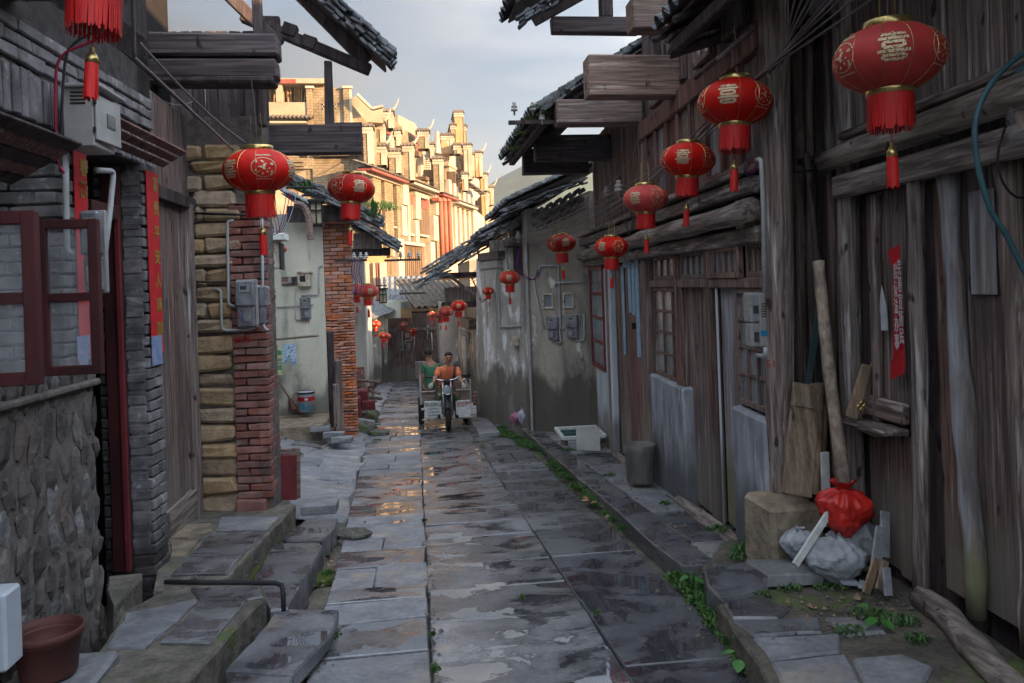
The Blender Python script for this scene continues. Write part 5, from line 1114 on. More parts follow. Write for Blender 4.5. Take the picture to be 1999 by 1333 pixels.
# ================================================================ red lanterns
def make_lantern(name, loc, label, group, sides=24):
    """unit: body 0.5 m across"""
    t = thing(name, loc, label, 'lantern', group); O = MX.Translation(V(loc)); rx, rz_ = .25, .162
    def sp(lon, lat, k=1.0):   # point on the body surface, lobed between ribs
        lob = 1-.012*(1-abs(math.sin(lon*sides/4)))
        return V((rx*k*lob*math.cos(lat)*math.cos(lon), rx*k*lob*math.cos(lat)*math.sin(lon), rz_*k*math.sin(lat)))
    g = G(); n = sides*2; m_ = 14; la = 1.12
    g.v = [tuple(O @ sp(2*math.pi*j/n, -la+2*la*i/m_)) for i in range(m_+1) for j in range(n)]
    g.f = [(i*n+j, i*n+(j+1) % n, (i+1)*n+(j+1) % n, (i+1)*n+j) for i in range(m_) for j in range(n)]
    body = g.obj('lantern_body', 'silk_red', t, smooth=True)
    g = G()
    for j in range(0, sides//2):
        lo = 2*math.pi*j/(sides/2)+math.pi/sides*2
        g.tube([O @ sp(lo, -la+2*la*i/10, 1.004) for i in range(11)], .0016, 4)
    g.obj('rib', 'gold', t)
    def strip(g, u0, v0, u1, v1, w_, lon0, lat0, sz):   # printed stroke on the curved silk
        k = 5; a = V((u0, v0)); b = V((u1, v1)); d = (b-a); L_ = d.length
        if L_ < 1e-6: return
        d /= L_; nn = V((-d.y, d.x)); rows = []
        for i in range(k+1):
            c = a+d*(L_*i/k)
            for q in (-1, 1):
                p = c+nn*w_*q; rows.append(tuple(O @ sp(lon0+p.x*sz/rx, lat0+p.y*sz/rz_*.8, 1.012)))
        g.add(rows, [(2*i, 2*i+1, 2*i+3, 2*i+2) for i in range(k)])
    g = G()
    long_ = [(-.8, 1.0, .8, 1.0, .13), (0, 1.25, 0, .6, .1), (-.95, .62, .95, .62, .12), (-.62, .3, .62, .3, .12), (-.62, -.12, .62, -.12, .12), (-.62, .3, -.62, -.12, .12), (.62, .3, .62, -.12, .12), (-1.0, -.42, 1.0, -.42, .13), (-.7, -.75, .7, -.75, .12), (-.6, -1.08, .6, -1.08, .12), (-.7, -.75, -.7, -1.08, .12), (.7, -.75, .7, -1.08, .12)]
    for q in range(3):   # seal-style character
        lon = -2.15+q*math.pi*2/3
        for s_ in long_: strip(g, s_[0], s_[1], s_[2], s_[3], s_[4], lon, .02, .068)
    for q in range(3):   # round flower medallion
        lon = -1.10+q*math.pi*2/3
        for i in range(16):
            a, b = 2*math.pi*i/16, 2*math.pi*(i+1)/16; strip(g, 1.25*math.cos(a), 1.25*math.sin(a), 1.25*math.cos(b), 1.25*math.sin(b), .04, lon, .02, .068)
        r2 = random.Random(3)
        for i in range(26):
            a = r2.uniform(0, 6.28); r_ = r2.uniform(.1, 1.1); x, y = r_*math.cos(a), r_*math.sin(a); strip(g, x, y, x+r2.uniform(-.3, .3), y+r2.uniform(-.3, .3), .09, lon, .02, .068)
        for i in range(9): strip(g, -.8+i*.2, 1.6, -.68+i*.2, 1.68, .12, lon, .02, .068); strip(g, -.8+i*.2, -1.5, -.68+i*.2, -1.5, .07, lon, .02, .068)
    g.obj('print', 'gold_print', t, kind='stuff')
    z = rz_*math.sin(la)
    G().lathe([(.085, z-.01), (.106, z-.008), (.11, z), (.11, z+.028), (.104, z+.032), (.085, z+.03)], 24, O).obj('top_collar', 'gold', t, smooth=True)
    G().lathe([(.085, -z+.01), (.106, -z+.008), (.108, -z), (.108, -z-.024), (.10, -z-.028), (.085, -z-.026)], 24, O).obj('bottom_collar', 'gold', t, smooth=True)
    G().lathe([(.0, z+.0), (.1, z+.005)], 16, O).obj('top_disc', 'gold', t)
    g = G(); zf = -z-.024
    for i in range(110):   # fringe of single strands hanging from the lower collar
        a = 2*math.pi*i/110; c, s_ = math.cos(a), math.sin(a); L_ = .165*rnd.uniform(.9, 1.05); r_ = .104; dx = rnd.uniform(-.006, .006); w_ = .0036
        pts = []
        for z_, o_ in ((zf, 0), (zf-L_*.5, dx*.5), (zf-L_, dx)):
            pts += [(r_*c-w_*s_+o_, r_*s_+w_*c, z_), (r_*c+w_*s_+o_, r_*s_-w_*c, z_)]
        g.add(pts, [(0, 1, 3, 2), (2, 3, 5, 4)], O)
    g.obj('fringe', 'fringe_red', t)
    zt_ = zf-.165; G().tube([(0, 0, zf), (0, 0, zt_-.06)], .0022, 5, M=O).obj('cord', 'cable_red', t)
    ta = G().lathe([(.004, zt_-.055), (.008, zt_-.06), (.008, zt_-.075), (.014, zt_-.082), (.024, zt_-.10), (.027, zt_-.125), (.0, zt_-.125)], 12, O).obj('tassel', 'gold', t, smooth=True)
    g = G()
    for i in range(34):
        a = 2*math.pi*i/34; r_ = .025; x, y = r_*math.cos(a), r_*math.sin(a); o_ = rnd.uniform(-.003, .003); L_ = .155*rnd.uniform(.93, 1.03); w_ = .003
        g.add([(x-w_*math.sin(a), y+w_*math.cos(a), zt_-.12), (x+w_*math.sin(a), y-w_*math.cos(a), zt_-.12), (x*1.1+w_*math.sin(a)+o_, y*1.1-w_*math.cos(a), zt_-.12-L_), (x*1.1-w_*math.sin(a)+o_, y*1.1+w_*math.cos(a), zt_-.12-L_)], [(0, 1, 2, 3)], O)
    g.tube([(0, 0, zt_-.12), (0, 0, zt_-.26)], .022, 8, M=O)
    g.obj('tassel_thread', 'fringe_red', ta)
    for s_ in (-1, 1): G().tube([(s_*.045, 0, z), (s_*.035, 0, z+.26)], .003, 5, M=O).obj('hanger_rod', 'gold', t)
    G().tube([(0, 0, z), (.0, 0, z+.26), (-.02, .02, z+.5)], .002, 5, M=O).obj('hanging_cord', 'cable_grey', t)
    return t
LN = [(1735, 115, 222, 'largest red lantern, hanging in front of the shuttered house at the top right', 'r', .1),
      (1435, 200, 150, 'second large lantern on the right, hanging left of the thick round corner post', 'r', .0),
      (1343, 312, 110, 'third lantern from the right, hanging before the panelled upper storey', 'r', .05),
      (1260, 388, 90, 'fourth lantern from the right, hung by a yellow cord under the insulators', 'r', -.2),
      (1194, 482, 68, 'lantern hanging beside the narrow red window, above the white pier', 'r', -.3),
      (1096, 475, 58, 'lantern hanging above the two small metal-framed windows of the plaster house', 'r', .7),
      (995, 542, 43, 'lantern in front of the white patched plaster wall with the yellow box', 'r', .4),
      (953, 568, 24, 'lantern tucked beside the rendered pilaster, partly hidden by its edge', 'r', .9),
      (896, 597, 33, 'nearer and highest of the lanterns along the driver side plaster wall', 'r', .5),
      (871, 608, 30, 'lantern below and left of the highest one above the driver', 'r', 1.2),
      (860, 614, 24, 'lantern half hidden behind another one above the driver, its tassel below', 'r', 1.0),
      (843, 614, 18, 'small distant lantern leftmost of the row above the green shirted passenger', 'r', .2),
      (188, -92, 226, 'lantern at the top left corner, only its fringe and tassel in the picture', 'l', .1),
      (505, 333, 132, 'large faded lantern in front of the mud brick house', 'l', -.15),
      (686, 368, 90, 'lantern hanging from the end of the black beam before the orange brick pier', 'l', 1.0),
      (718, 568, 42, 'faded lantern in front of the plaster pier, the nearer of an overlapping pair', 'l', .9),
      (695, 566, 36, 'dark red lantern partly hidden behind the faded one at the plaster pier', 'l', .3),
      (733, 632, 21, 'small lantern above the first doors of the far left door row', 'l', .3),
      (748, 655, 20, 'small lantern, lower of the far left door row, in front of its twin', 'l', .7),
      (756, 656, 15, 'tiny lantern peeping out behind the lower one of the door row', 'l', .1),
      (788, 634, 17, 'tiny lantern left of the electric meters on the plank house', 'e', .5),
      (806, 646, 16, 'tiny lantern right of the electric meters on the plank house', 'e', .2),
      (549, 487, 21, 'small orange red lantern peeping out behind the rusty meter cabinet', 'l', .2)]
L0 = make_lantern('lantern', (0, 0, 0), LN[0][3], 'lanterns')
GRP = {'r': 'red lanterns along the right side', 'l': 'red lanterns along the left side', 'e': 'red lanterns at the end of the lane'}
YO = {733: 27, 748: 28, 756: 28.6, 788: 36.5, 806: 36.5, 695: 18.6, 718: 18.1, 1194: 8.8, 1343: 6.1, 1260: 7.3, 1096: 13.0, 995: 14.7, 953: 16.3, 549: 12.9, 896: 17.6, 871: 17.9, 860: 18.6, 843: 24}
for i, (px, py, w_, lb, sd, rot) in enumerate(LN):
    Y = YO.get(px, F*.5/w_); k_ = w_*Y/F/.5
    p = atY(px, py, Y); Mw = MX.Translation(p) @ MX.Scale(k_, 4) @ MX.Rotation(rot, 4, 'Z') @ MX.Rotation(rnd.uniform(-.06, .06), 4, 'X') @ MX.Rotation(rnd.uniform(-.06, .06), 4, 'Y')
    if i == 0:
        L0.matrix_basis = Mw; W[L0.name] = Mw; c = L0; c['label'] = lb
    else:
        c = L0.copy(); COL.objects.link(c); c.matrix_basis = Mw; W[c.name] = Mw; c['label'] = lb
        for ch in W_children[L0.name]:
            d = ch.copy(); COL.objects.link(d); d.parent = c; 
            for e_ in W_children.get(ch.name, ()): f_ = e_.copy(); COL.objects.link(f_); f_.parent = d
    c['group'] = GRP[sd]

# ================================================================ electricity: cabinets, meters, pipes, insulators, wires
def P3(w_, px, py, n=0): s_, z_ = w_.uv(px, py, n); return w_.P(s_, n, z_)
def pipe(w_, pts, r, name='pipe', mt='pvc', n=.03, label=None, cat='pipe', group='conduit pipes on the house fronts'):
    q = [P3(w_, x, y, n) for x, y in pts]; o_ = []
    for i, p in enumerate(q):
        if 0 < i < len(q)-1:
            a, b = q[i-1]-p, q[i+1]-p; e = min(.04, a.length*.4, b.length*.4); A_, B_ = p+a.normalized()*e, p+b.normalized()*e
            o_ += [A_, (A_+B_+p*2)/4, B_]
        else: o_.append(p)
    return G().tube(o_, r, 8).obj(name, mt, None, smooth=True, label=label, cat=cat, group=group)
def meter(w_, px0, py0, px1, py1, label, dep=.11, mt='meter_plastic', n=.0):
    s0, z1 = w_.uv(px0, py0, n+dep); s1, z0 = w_.uv(px1, py1, n+dep); s0, s1 = sorted((s0, s1)); z1 = max(z1, z0+.05)
    t = thing('electric_meter', w_.P((s0+s1)/2, n, z0), label, 'electric meter', 'electric meters on the walls'); W_, H = s1-s0, z1-z0
    bx = lambda nm, m_, a, b, c, d, e, f_, ch=.006, par=t: w_.bx(nm, m_, s0+W_*a, s0+W_*b, z0+H*c, z0+H*d, n+dep*e, n+dep*f_, par, ch=ch)
    bx('back_plate', 'metal_grey', 0, 1, 0, 1, 0, .25); bx('cover', mt, .04, .96, .45, .98, .25, 1, .015); bx('cover', mt, .1, .9, .02, .44, .25, .8, .012)
    bx('dial', 'meter_white', .25, .72, .74, .9, 1, 1.04, 0); bx('display', 'meter_dark', .32, .62, .80, .87, 1.04, 1.08, 0); bx('breaker', 'meter_white', .45, .75, .14, .32, .8, .86, .002)
    g = G(); 
    for q, m_ in ((.3, 'cable_red'), (.42, 'cable_blue')): G().tube([w_.P(s0+W_*q, n+dep*.86, z0+H*.12), w_.P(s0+W_*(q-.1), n+dep*.95, z0+H*.25), w_.P(s0+W_*q, n+dep*.86, z0+H*.4)], .004, 5).obj('wire', m_, t)
    return t
# left
m1 = thing('meter_cabinet', WL.P(SL_(170, 230)[0], .0, SL_(170, 280)[1]), 'grey steel meter cabinet with louvres and small window on the brick lintel', 'meter cabinet')
YC = 4.55
def fr(name, mt, x0, y0, x1, y1, Y, dep, par, ch=.006): return beamY(name, mt, Y, x0, y0, x1, y1, dep, par, ch=ch, jit=0)
fr('side_panel', 'metal_grey', 122, 168, 182, 285, YC, .30, m1)
WC = Wall((atY(182, 200, YC).x+.0, YC+.005), (atY(182, 200, YC).x+.02, YC+.30), toward=(3, 4))
WC.bx('door', 'metal_grey', .0, .30, atY(182, 272, YC).z, atY(182, 182, YC).z, .0, .015, m1)
WC.bx('window', 'meter_dark', .12, .22, atY(182, 240, YC).z, atY(182, 212, YC).z, .015, .02, m1, ch=.002)
fr('roof', 'metal_grey', 116, 161, 196, 169, YC-.03, .38, m1)
for k in range(4): fr('louvre', 'metal_dark', 136, 178+k*7, 166, 181+k*7, YC-.006, .01, m1, ch=.001)
for y in (192, 247): fr('hinge', 'metal_dark', 181, y, 186, y+10, YC-.01, .02, m1, ch=.002)
meter(WN2, 150, 408, 198, 572, 'clear covered electric meter beside the doorway, seen through the open sash', n=.02)
pipe(WN2, [(128, 285), (129, 400), (131, 490), (142, 497)], .017, label='white pipe running down beside the window, ending in an elbow')
pipe(WL, [(190, 332), (222, 334), (216, 400), (197, 560)], .017, n=.12, label='slanting white pipe hanging in front of the grey brick doorway')
wires_l = [([(235, 55), (170, 85), (120, 110), (108, 170), (112, 300), (125, 338)], 'cable_red', .007, 'dark red cable looping down over the grey brick lintel'),
           ([(190, 60), (145, 85), (126, 130), (118, 300), (118, 335)], 'cable', .007, 'black cable looping down beside the steel cabinet')]
for pts, m_, r_, lb in wires_l: G().tube(smooth_pts([atY(x, y, 4.3) for x, y in pts]), r_, 6).obj('cable', m_, None, smooth=True, label=lb, cat='cable')
meter(WM, 455, 546, 500, 640, 'dark clear-lidded electric meter on the red brick pier', n=.03)
meter(WMs, 521, 556, 530, 632, 'electric meter round the side of the red brick pier', n=.02)
pipe(WM, [(500, 638), (484, 644), (433, 645), (431, 566), (418, 563)], .013, label='white pipe stepping up from the M50 pier meter to the mud bricks')
pipe(WM, [(458, 598), (446, 594), (444, 432), (456, 430)], .014, label='white pipe rising beside the red brick pier to the lantern')
pipe(WM, [(380, 416), (505, 420)], .012, mt='metal_dark', n=.06, label='thin dark pipe crossing the mud bricks below the black boards')
pipe(WM, [(376, 420), (378, 550), (440, 550)], .010, mt='metal_dark', n=.05, label='old thin pipe beside the plank door and mud blocks')
pipe(WM, [(511, 425), (513, 560), (515, 640), (524, 645)], .014, n=.1, label='white pipe down the corner of the red brick pier behind the tassel')
# rendered wall
meter(WP, 584, 580, 607, 622, 'electric meter above the red M52 on the pale rendered wall')
cb = thing('fuse_cabinet', P3(WP, 595, 560), 'small rusty cream fuse cabinet on the pale rendered wall', 'fuse cabinet')
WP.px('box', 'metal_rust', 581, 532, 606, 559, 0, .14, cb); WP.px('lid', 'metal_rust', 579, 530, 608, 534, 0, .17, cb); WP.px('dark_hole', 'metal_dark', 585, 538, 596, 550, .14, .145, cb, ch=0)
cb = thing('fuse_board', P3(WP, 565, 560), 'brown wooden fuse board left of the rusty cream cabinet', 'fuse board'); WP.px('board', 'wood_x', 550, 540, 580, 557, 0, .03, cb); WP.px('fuse', 'porcelain', 562, 541, 568, 553, .03, .07, cb); WP.px('fuse', 'meter_dark', 570, 541, 576, 553, .03, .07, cb)
pipe(WP, [(605, 624), (577, 624), (577, 563)], .012, label='white pipe bending round the left of the M52 meter')
pipe(WP, [(588, 577), (622, 575), (622, 520), (630, 519)], .012, label='white pipe stepping up to the top right of the rendered wall')
pipe(WP, [(540, 600), (612, 595)], .01, mt='metal_grey', label='thin grey pipe crossing the rendered wall level with the meter')
cb = thing('rusty_meter_cabinet', atY(530, 500, 12.5), 'rusty white cabinet with a little roof beside the small orange lantern', 'meter cabinet')
fr('box', 'metal_rust', 519, 472, 547, 524, 12.5, .25, cb, .01); fr('roof', 'white_metal', 513, 455, 556, 469, 12.4, .4, cb, .01); fr('door_edge', 'metal_dark', 545, 474, 549, 526, 12.45, .3, cb)
# wall lamps (box lanterns)
def wall_lamp(Y, x0, y0, x1, y1, label):
    t = thing('wall_lamp', atY((x0+x1)/2, y1, Y), label, 'wall lamp', 'box shaped wall lamps'); W_ = x1-x0; H = y1-y0
    fr('roof', 'metal_dark', x0-W_*.15, y0, x1+W_*.15, y0+H*.12, Y-.02, .30, t); fr('base', 'metal_dark', x0, y1-H*.08, x1, y1, Y, .26, t)
    fr('glass_panel', 'lamp_glass', x0+W_*.12, y0+H*.12, x1-W_*.12, y1-H*.08, Y+.03, .2, t)
    for a in (0, .44, .88): fr('bar', 'metal_dark', x0+W_*a, y0+H*.12, x0+W_*(a+.12), y1-H*.08, Y, .02, t, .001)
    fr('bar', 'metal_dark', x0, y0+H*.4, x1, y0+H*.46, Y-.005, .02, t, .001)
    fr('arm', 'metal_dark', x0-W_*.6, y0-H*.18, x1, y0-H*.1, Y+.1, .03, t, .002)
wall_lamp(11.0, 604, 388, 630, 440, 'large box lamp with cream panes beside the curved brown bracket')
wall_lamp(19.2, 740, 562, 755, 592, 'box lamp with cream panes right of the faded pair of lanterns'); wall_lamp(30, 727, 643, 737, 656, 'tiny box lamp under the far left row of lanterns')
G().tube([atY(560, 366, 11.2), atY(616, 366, 11.0)], .02, 6).obj('lamp_bracket', 'metal_dark', None, label='dark iron bracket arm carrying the large box lamp', cat='bracket')
g = G(); pp = smooth_pts([atY(575, 398, 11), atY(592, 402, 11), atY(603, 425, 11), atY(606, 468, 11)], 4)
for a, b in zip(pp, pp[1:]): g.tube([a, b], .05, 6)
g.obj('curved_bracket', 'wood_x', None, label='curved brown timber bracket hanging under the eaves by the box lamp', cat='bracket')
# right side
meter(W3, 1064, 617, 1088, 665, 'left of the two electric meters on the stained plaster wall'); meter(W3, 1101, 614, 1127, 662, 'right of the two electric meters on the stained plaster wall')
for pts, lb in (([(1050, 540), (1054, 519), (1090, 518), (1094, 640), (1102, 642)], 'white pipe arching over the left small window'), ([(1040, 540), (1052, 600), (1062, 642)], 'white pipe slanting down to the left meter'), ([(1088, 618), (1096, 668), (1086, 669)], 'short white pipe between the two meters'), ([(1085, 558), (1086, 552), (1140, 550)], 'pipe running right above the right small window'), ([(1140, 612), (1141, 664), (1124, 665)], 'white pipe at the right corner of the plaster wall')):
    pipe(W3, pts, .016, label=lb)
pipe(W4, [(972, 572), (976, 638), (1018, 636)], .016, label='white pipe turning a corner above the yellow box')
W3.px('corner_pipe', 'metal_grey', 1030, 470, 1034, 850, .02, .06, h3)
W4.px('meter_case', 'metal_grey', 1017, 615, 1022, 650, .02, .15, h4)
meter(W6, 897, 641, 914, 672, 'electric meter on the plaster wall behind the driver'); meter(W6, 873, 655, 880, 680, 'narrow electric meter on the far plaster pilaster')
W6.px('old_box', 'wood_x', 897, 622, 915, 640, 0, .3, h6); pipe(W6, [(892, 600), (893, 660)], .02, label='white pipe down the wall behind the driver')
for x in (788, 800): meter(WE, x-8+0, 671, x, 685, 'electric meter low on the plank house, '+('left' if x == 788 else 'right')+' one of the pair')
for pts, lb in (([(785, 645), (785, 682)], 'left white pipe above the plank house meters'), ([(791, 672), (791, 665), (803, 664), (804, 648)], 'white pipe stepping up beside the plank house meters'), ([(808, 650), (809, 668), (806, 684)], 'right white pipe beside the plank house meters'), ([(835, 634), (834, 662)], 'white pipe high on the right of the plank house'), ([(842, 648), (844, 684)], 'white pipe near the far right corner of the plank house')): pipe(WE, pts, .03, label=lb)
WE.px('yellow_box', 'metal_rust', 791, 651, 799, 659, 0, .15, f1)
# rusty cabinet and clear meter box on the window house
cb = thing('rusty_fuse_cabinet', P3(W2, 1465, 450), 'open rusty white cabinet with louvres fixed under the log beside the corner post', 'fuse cabinet')
fr('box', 'metal_rust', 1451, 386, 1489, 450, 5.62, .14, cb, .006); fr('open_door', 'metal_rust', 1437, 390, 1447, 450, 5.75, .012, cb, .002)
for k in range(4): fr('louvre', 'metal_dark', 1462, 391+k*6, 1480, 393+k*6, 5.612, .01, cb, .001)
cb = thing('clear_meter_box', P3(W2, 1480, 680), 'clear plastic meter box with grey back and blue sticker on the lattice window', 'electric meter')
Yb = W2.P(S(1492), 0, 0).y
fr('back_box', 'metal_grey', 1484, 572, 1502, 677, Yb-.12, .12, cb, .008); 
fr('cover', 'meter_white', 1464, 571, 1486, 630, Yb-.11, .12, cb, .012); fr('cover', 'meter_white', 1467, 631, 1486, 678, Yb-.11, .12, cb, .01)
fr('sticker', 'ink_blue', 1486, 645, 1501, 656, Yb-.124, .004, cb, 0); fr('breaker', 'meter_dark', 1473, 648, 1482, 668, Yb-.115, .005, cb, 0); fr('dial', 'meter_dark', 1471, 596, 1481, 612, Yb-.115, .005, cb, 0)
for k in range(6): fr('rib', 'metal_dark', 1487, 592+k*5, 1500, 593.5+k*5, Yb-.124, .004, cb, 0)
pipe(W2, [(1478, 694), (1494, 695), (1495, 678)], .016, n=.12, label='white elbow pipe under the clear meter box'); pipe(W2, [(1477, 312), (1486, 310), (1490, 400), (1493, 570)], .015, n=.16, label='white pipe running down the window house beside the round corner post')
# insulators
def insulator(p, r, label, group='porcelain insulators'):
    k = r/.04; G().lathe([(0, .11*k), (.02*k, .11*k), (.028*k, .09*k), (.018*k, .075*k), (.036*k, .065*k), (.042*k, .045*k), (.02*k, .04*k), (.04*k, .03*k), (.046*k, 0), (.015*k, -.005*k), (.012*k, -.06*k), (0, -.06*k)], 10, MX.Translation(V(p))).obj('insulator', 'porcelain', None, smooth=True, label=label, cat='insulator', group=group)
for x, y, Y in ((1185, 385, 10.0), (1208, 374, 9.2)): insulator(atY(x, y, Y), .05, 'brown grey insulator on the log above the lane, '+('left' if x == 1185 else 'right')+' of two')
for x, y, Y in ((990, 472, 15.0), (1012, 466, 14.6)): insulator(atY(x, y, Y), .05, 'insulator at the corner of the patched plaster wall, '+('left' if x == 990 else 'right')+' of two')
for i, x in enumerate((691, 704, 715)): insulator(atY(x, 503, 14.4), .035, 'porcelain insulator on the iron bar at the orange brick pier, %s of three' % ('left', 'middle', 'right')[i])
for i, x in enumerate((782, 799, 817)): insulator(atY(x, 501, 17), .04, 'porcelain insulator on the bar in front of the sunlit plank panels, %s of three' % ('left', 'middle', 'right')[i])
for i, x in enumerate((782, 793, 805)): insulator(atY(x, 566, 20), .03, 'small insulator on the slanting bar over the far roof, %s of three' % ('left', 'middle', 'right')[i])
for nm, a, b, Y, lb in (('insulator_bar', (652, 508), (716, 507), 14.4, 'iron bar of the three insulators at the orange brick pier'), ('insulator_bar', (750, 506), (821, 506), 17, 'iron bar reaching out in front of the sunlit plank panels'), ('insulator_bar', (780, 573), (830, 563), 20, 'slanting bar over the far tiled roof'), ('insulator_bar', (985, 480), (1035, 480), 15, 'bar at the corner of the patched plaster wall'), ('timber_arm', (993, 238), (1110, 236), 9.0, 'wooden arm poking out beyond the mossy eave corner')):
    p, q = atY(*a, Y), atY(*b, Y); G().box((p.x, Y, min(p.z, q.z)-.025), (q.x, Y+.05, min(p.z, q.z)+.02), ch=.005).obj(nm, 'wood_dark', None, label=lb, cat='bar')
for i, (x, y) in enumerate(((1004, 216), (1040, 216), (1058, 234))): insulator(atY(x, y, 9.0), .035, 'insulator near the mossy eave corner, %s of three' % ('left', 'middle', 'right')[i])
# overhead wires: from the far corner up to the top right
ends = [(1540, -40), (1560, -30), (1578, -30), (1590, -20), (1604, -20), (1622, -10), (1635, -10), (1650, -10), (1670, -5), (1700, 0)]
for i, e_ in enumerate(ends):
    a = atY(984+i*5, 470+i*2, 15); b = atY(1190+(i % 3)*10, 380+i*4, 9.6); c = atY(1505, 158+i*4, 5.4) + V((-.035*i, 0, 0)); d = atY(*e_, 4.0)
    wire(smooth_pts([a, a.lerp(b, .5)-V((0, 0, .05)), b, b.lerp(c, .5)-V((0, 0, .06)), c, d, d+(d-c)*1.5], 6), (.008, .006, .0065)[i % 3], 'cable_grey', label=('%s overhead wire of the bundle rising along the right house fronts' % ('leftmost', 'second', 'third', 'fourth', 'fifth', 'sixth', 'seventh', 'eighth', 'ninth', 'rightmost')[i]), cat='wire', group='bundle of overhead wires on the right')
for i in range(4):
    a = atY(880+i*6, 555+i*3, 24); b = atY(985+i*6, 474, 15); wire(catenary(a, b, .12), .008, 'cable_grey', label='overhead wire sagging from the far eaves to the patched plaster wall, %s' % ('topmost', 'second from top', 'third from top', 'lowest')[i], cat='wire', group='overhead wires over the far eaves')
wire(catenary(atY(610, 345, 20), atY(668, 316, 9), .02, 6), .004, 'cable', label='thin crooked wire in front of the sunlit brick gable', cat='wire')
wire(smooth_pts([atY(1170, 380, 8.6), atY(1240, 290, 8.2), atY(1252, 120, 8), atY(1258, 90, 8)]), .003, 'cable_grey', label='thin loose wire hanging beside the upper panels', cat='wire')
def two(a, b, Y0, Y1, r, mt, lb, sag=0): wire(catenary(atY(*a, Y0), atY(*b, Y1), sag), r, mt, label=lb, cat='wire')
two((258, -20), (262, 110), 4.0, 4.2, .010, 'cable_grey', 'grey conduit coming down from the top beside the red fringe'); two((262, 112), (455, 292), 4.2, 6.0, .009, 'cable_grey', 'thick grey cable running down towards the faded lantern')
two((275, 85), (478, 278), 4.6, 6.4, .008, 'cable_grey', 'twisted cable above the thick one near the faded lantern', .04); two((240, 100), (455, 292), 4.1, 6.0, .005, 'cable', 'thin black line running to the faded lantern'); two((300, 185), (380, 195), 5, 6.2, .003, 'cable_grey', 'thin string below the dark cantilever beams', .05)
for k, (m_, r_) in enumerate((('cable_blue', .006), ('cable_red', .006), ('cable_blue', .005), ('pvc', .006))):
    Y = 11.8; pts = [(520+k*9, 410), (533+k*6, 440), (536+k*5, 458-k*2), (548+k*4, 440), (556+k*6, 400), (560+k*6, 375)]; wire(smooth_pts([atY(x, y, Y) for x, y in pts]), r_, m_, label=('blue', 'dark red', 'second blue', 'white')[k]+' wire looping behind the faded lantern tassel', cat='wire')
for k, m_ in enumerate(('cable_blue', 'cable_red', 'cable_grey', 'cable_blue')):
    wire(smooth_pts([atY(x, y, 14.3) for x, y in ((690+k*5, 506), (686+k*5, 530), (694+k*4, 552), (692+k*3, 575))]), .007, m_, label=('blue', 'red', 'grey', 'outer blue')[k]+' drop wire hanging from the iron bar at the brick pier', cat='wire')
for k, m_ in enumerate(('cable_blue', 'cable_red')):
    wire(smooth_pts([atY(x, y, 14) for x, y in ((1012+k*4, 485), (1010, 520), (1022+k*6, 540), (1042+k*4, 545), (1050, 525))]), .008, m_, label=('blue', 'red')[k]+' wire drooping at the corner beside the slanting white pipe', cat='wire')
    wire(smooth_pts([atY(x, y, 5.3) for x, y in ((1462+k*6, 308), (1452+k*4, 330), (1468, 345-k*8), (1478, 320))]), .004, m_, label=('blue', 'red')[k]+' wire loop at the top of the white pipe by the corner post', cat='wire')
    wire(smooth_pts([atY(x, y, 16) for x, y in ((920, 540), (932+k*3, 570), (940, 590-k*4), (952, 580))]), .008, ('cable', 'cable_red')[k], label=('black', 'red')[k]+' wire drooping at the rendered pilaster', cat='wire')
# small twisted wires at the ends of the log
for k in range(3): wire(smooth_pts([P3(W2, x, y, .13) for x, y in ((1225, 400+k*3), (1240-k*3, 430), (1228, 450+k*4), (1215+k*4, 428))]), .004, 'cable', label='black wire tangle at the left end of the round log, %s loop' % ('upper', 'middle', 'lower')[k], cat='wire', group='wire tangle at the log end')
wire(smooth_pts([atY(x, y, 5.2) for x, y in ((1497, 362), (1530, 340), (1600, 330), (1660, 318), (1700, 290), (1860, 110), (1999, 15))]), .006, 'cable', label='black cable from the corner post along the log beam to the top right', cat='cable')
# hose at the right edge and hanging lamp globe
G().tube(smooth_pts([atY(x, y, 3.1) for x, y in ((2080, 60), (2010, 95), (1945, 150), (1908, 220), (1905, 300), (1930, 400), (1965, 460), (2010, 550), (2060, 640))]), .0125, 10).obj('hose', 'hose', None, smooth=True, label='dark blue green hose curving down along the right edge of the picture', cat='hose')
wire(smooth_pts([atY(x, y, 3.3) for x, y in ((1965, 240), (1948, 300), (1955, 350), (1985, 385), (2030, 380))]), .006, 'cable', label='black cable looping behind the hanging lamp at the right edge', cat='cable')
lp = thing('hanging_lamp', atY(1990, 230, 3.2), 'glass hanging lamp with amber inside cut off by the right picture edge', 'lamp')
p_ = atY(1998, 210, 3.2); G().lathe([(.02, .14), (.035, .12), (.06, .05), (.075, -.03), (.06, -.14), (.02, -.17)], 6, MX.Translation(p_)).obj('globe', 'window_clear', lp); G().lathe([(.005, .06), (.02, .03), (.035, -.04), (.01, -.12)], 8, MX.Translation(p_)).obj('amber_core', 'far_ochre', lp); G().lathe([(.0, .19), (.03, .17), (.035, .13), (.0, .12)], 8, MX.Translation(p_)).obj('cap', 'hose', lp)

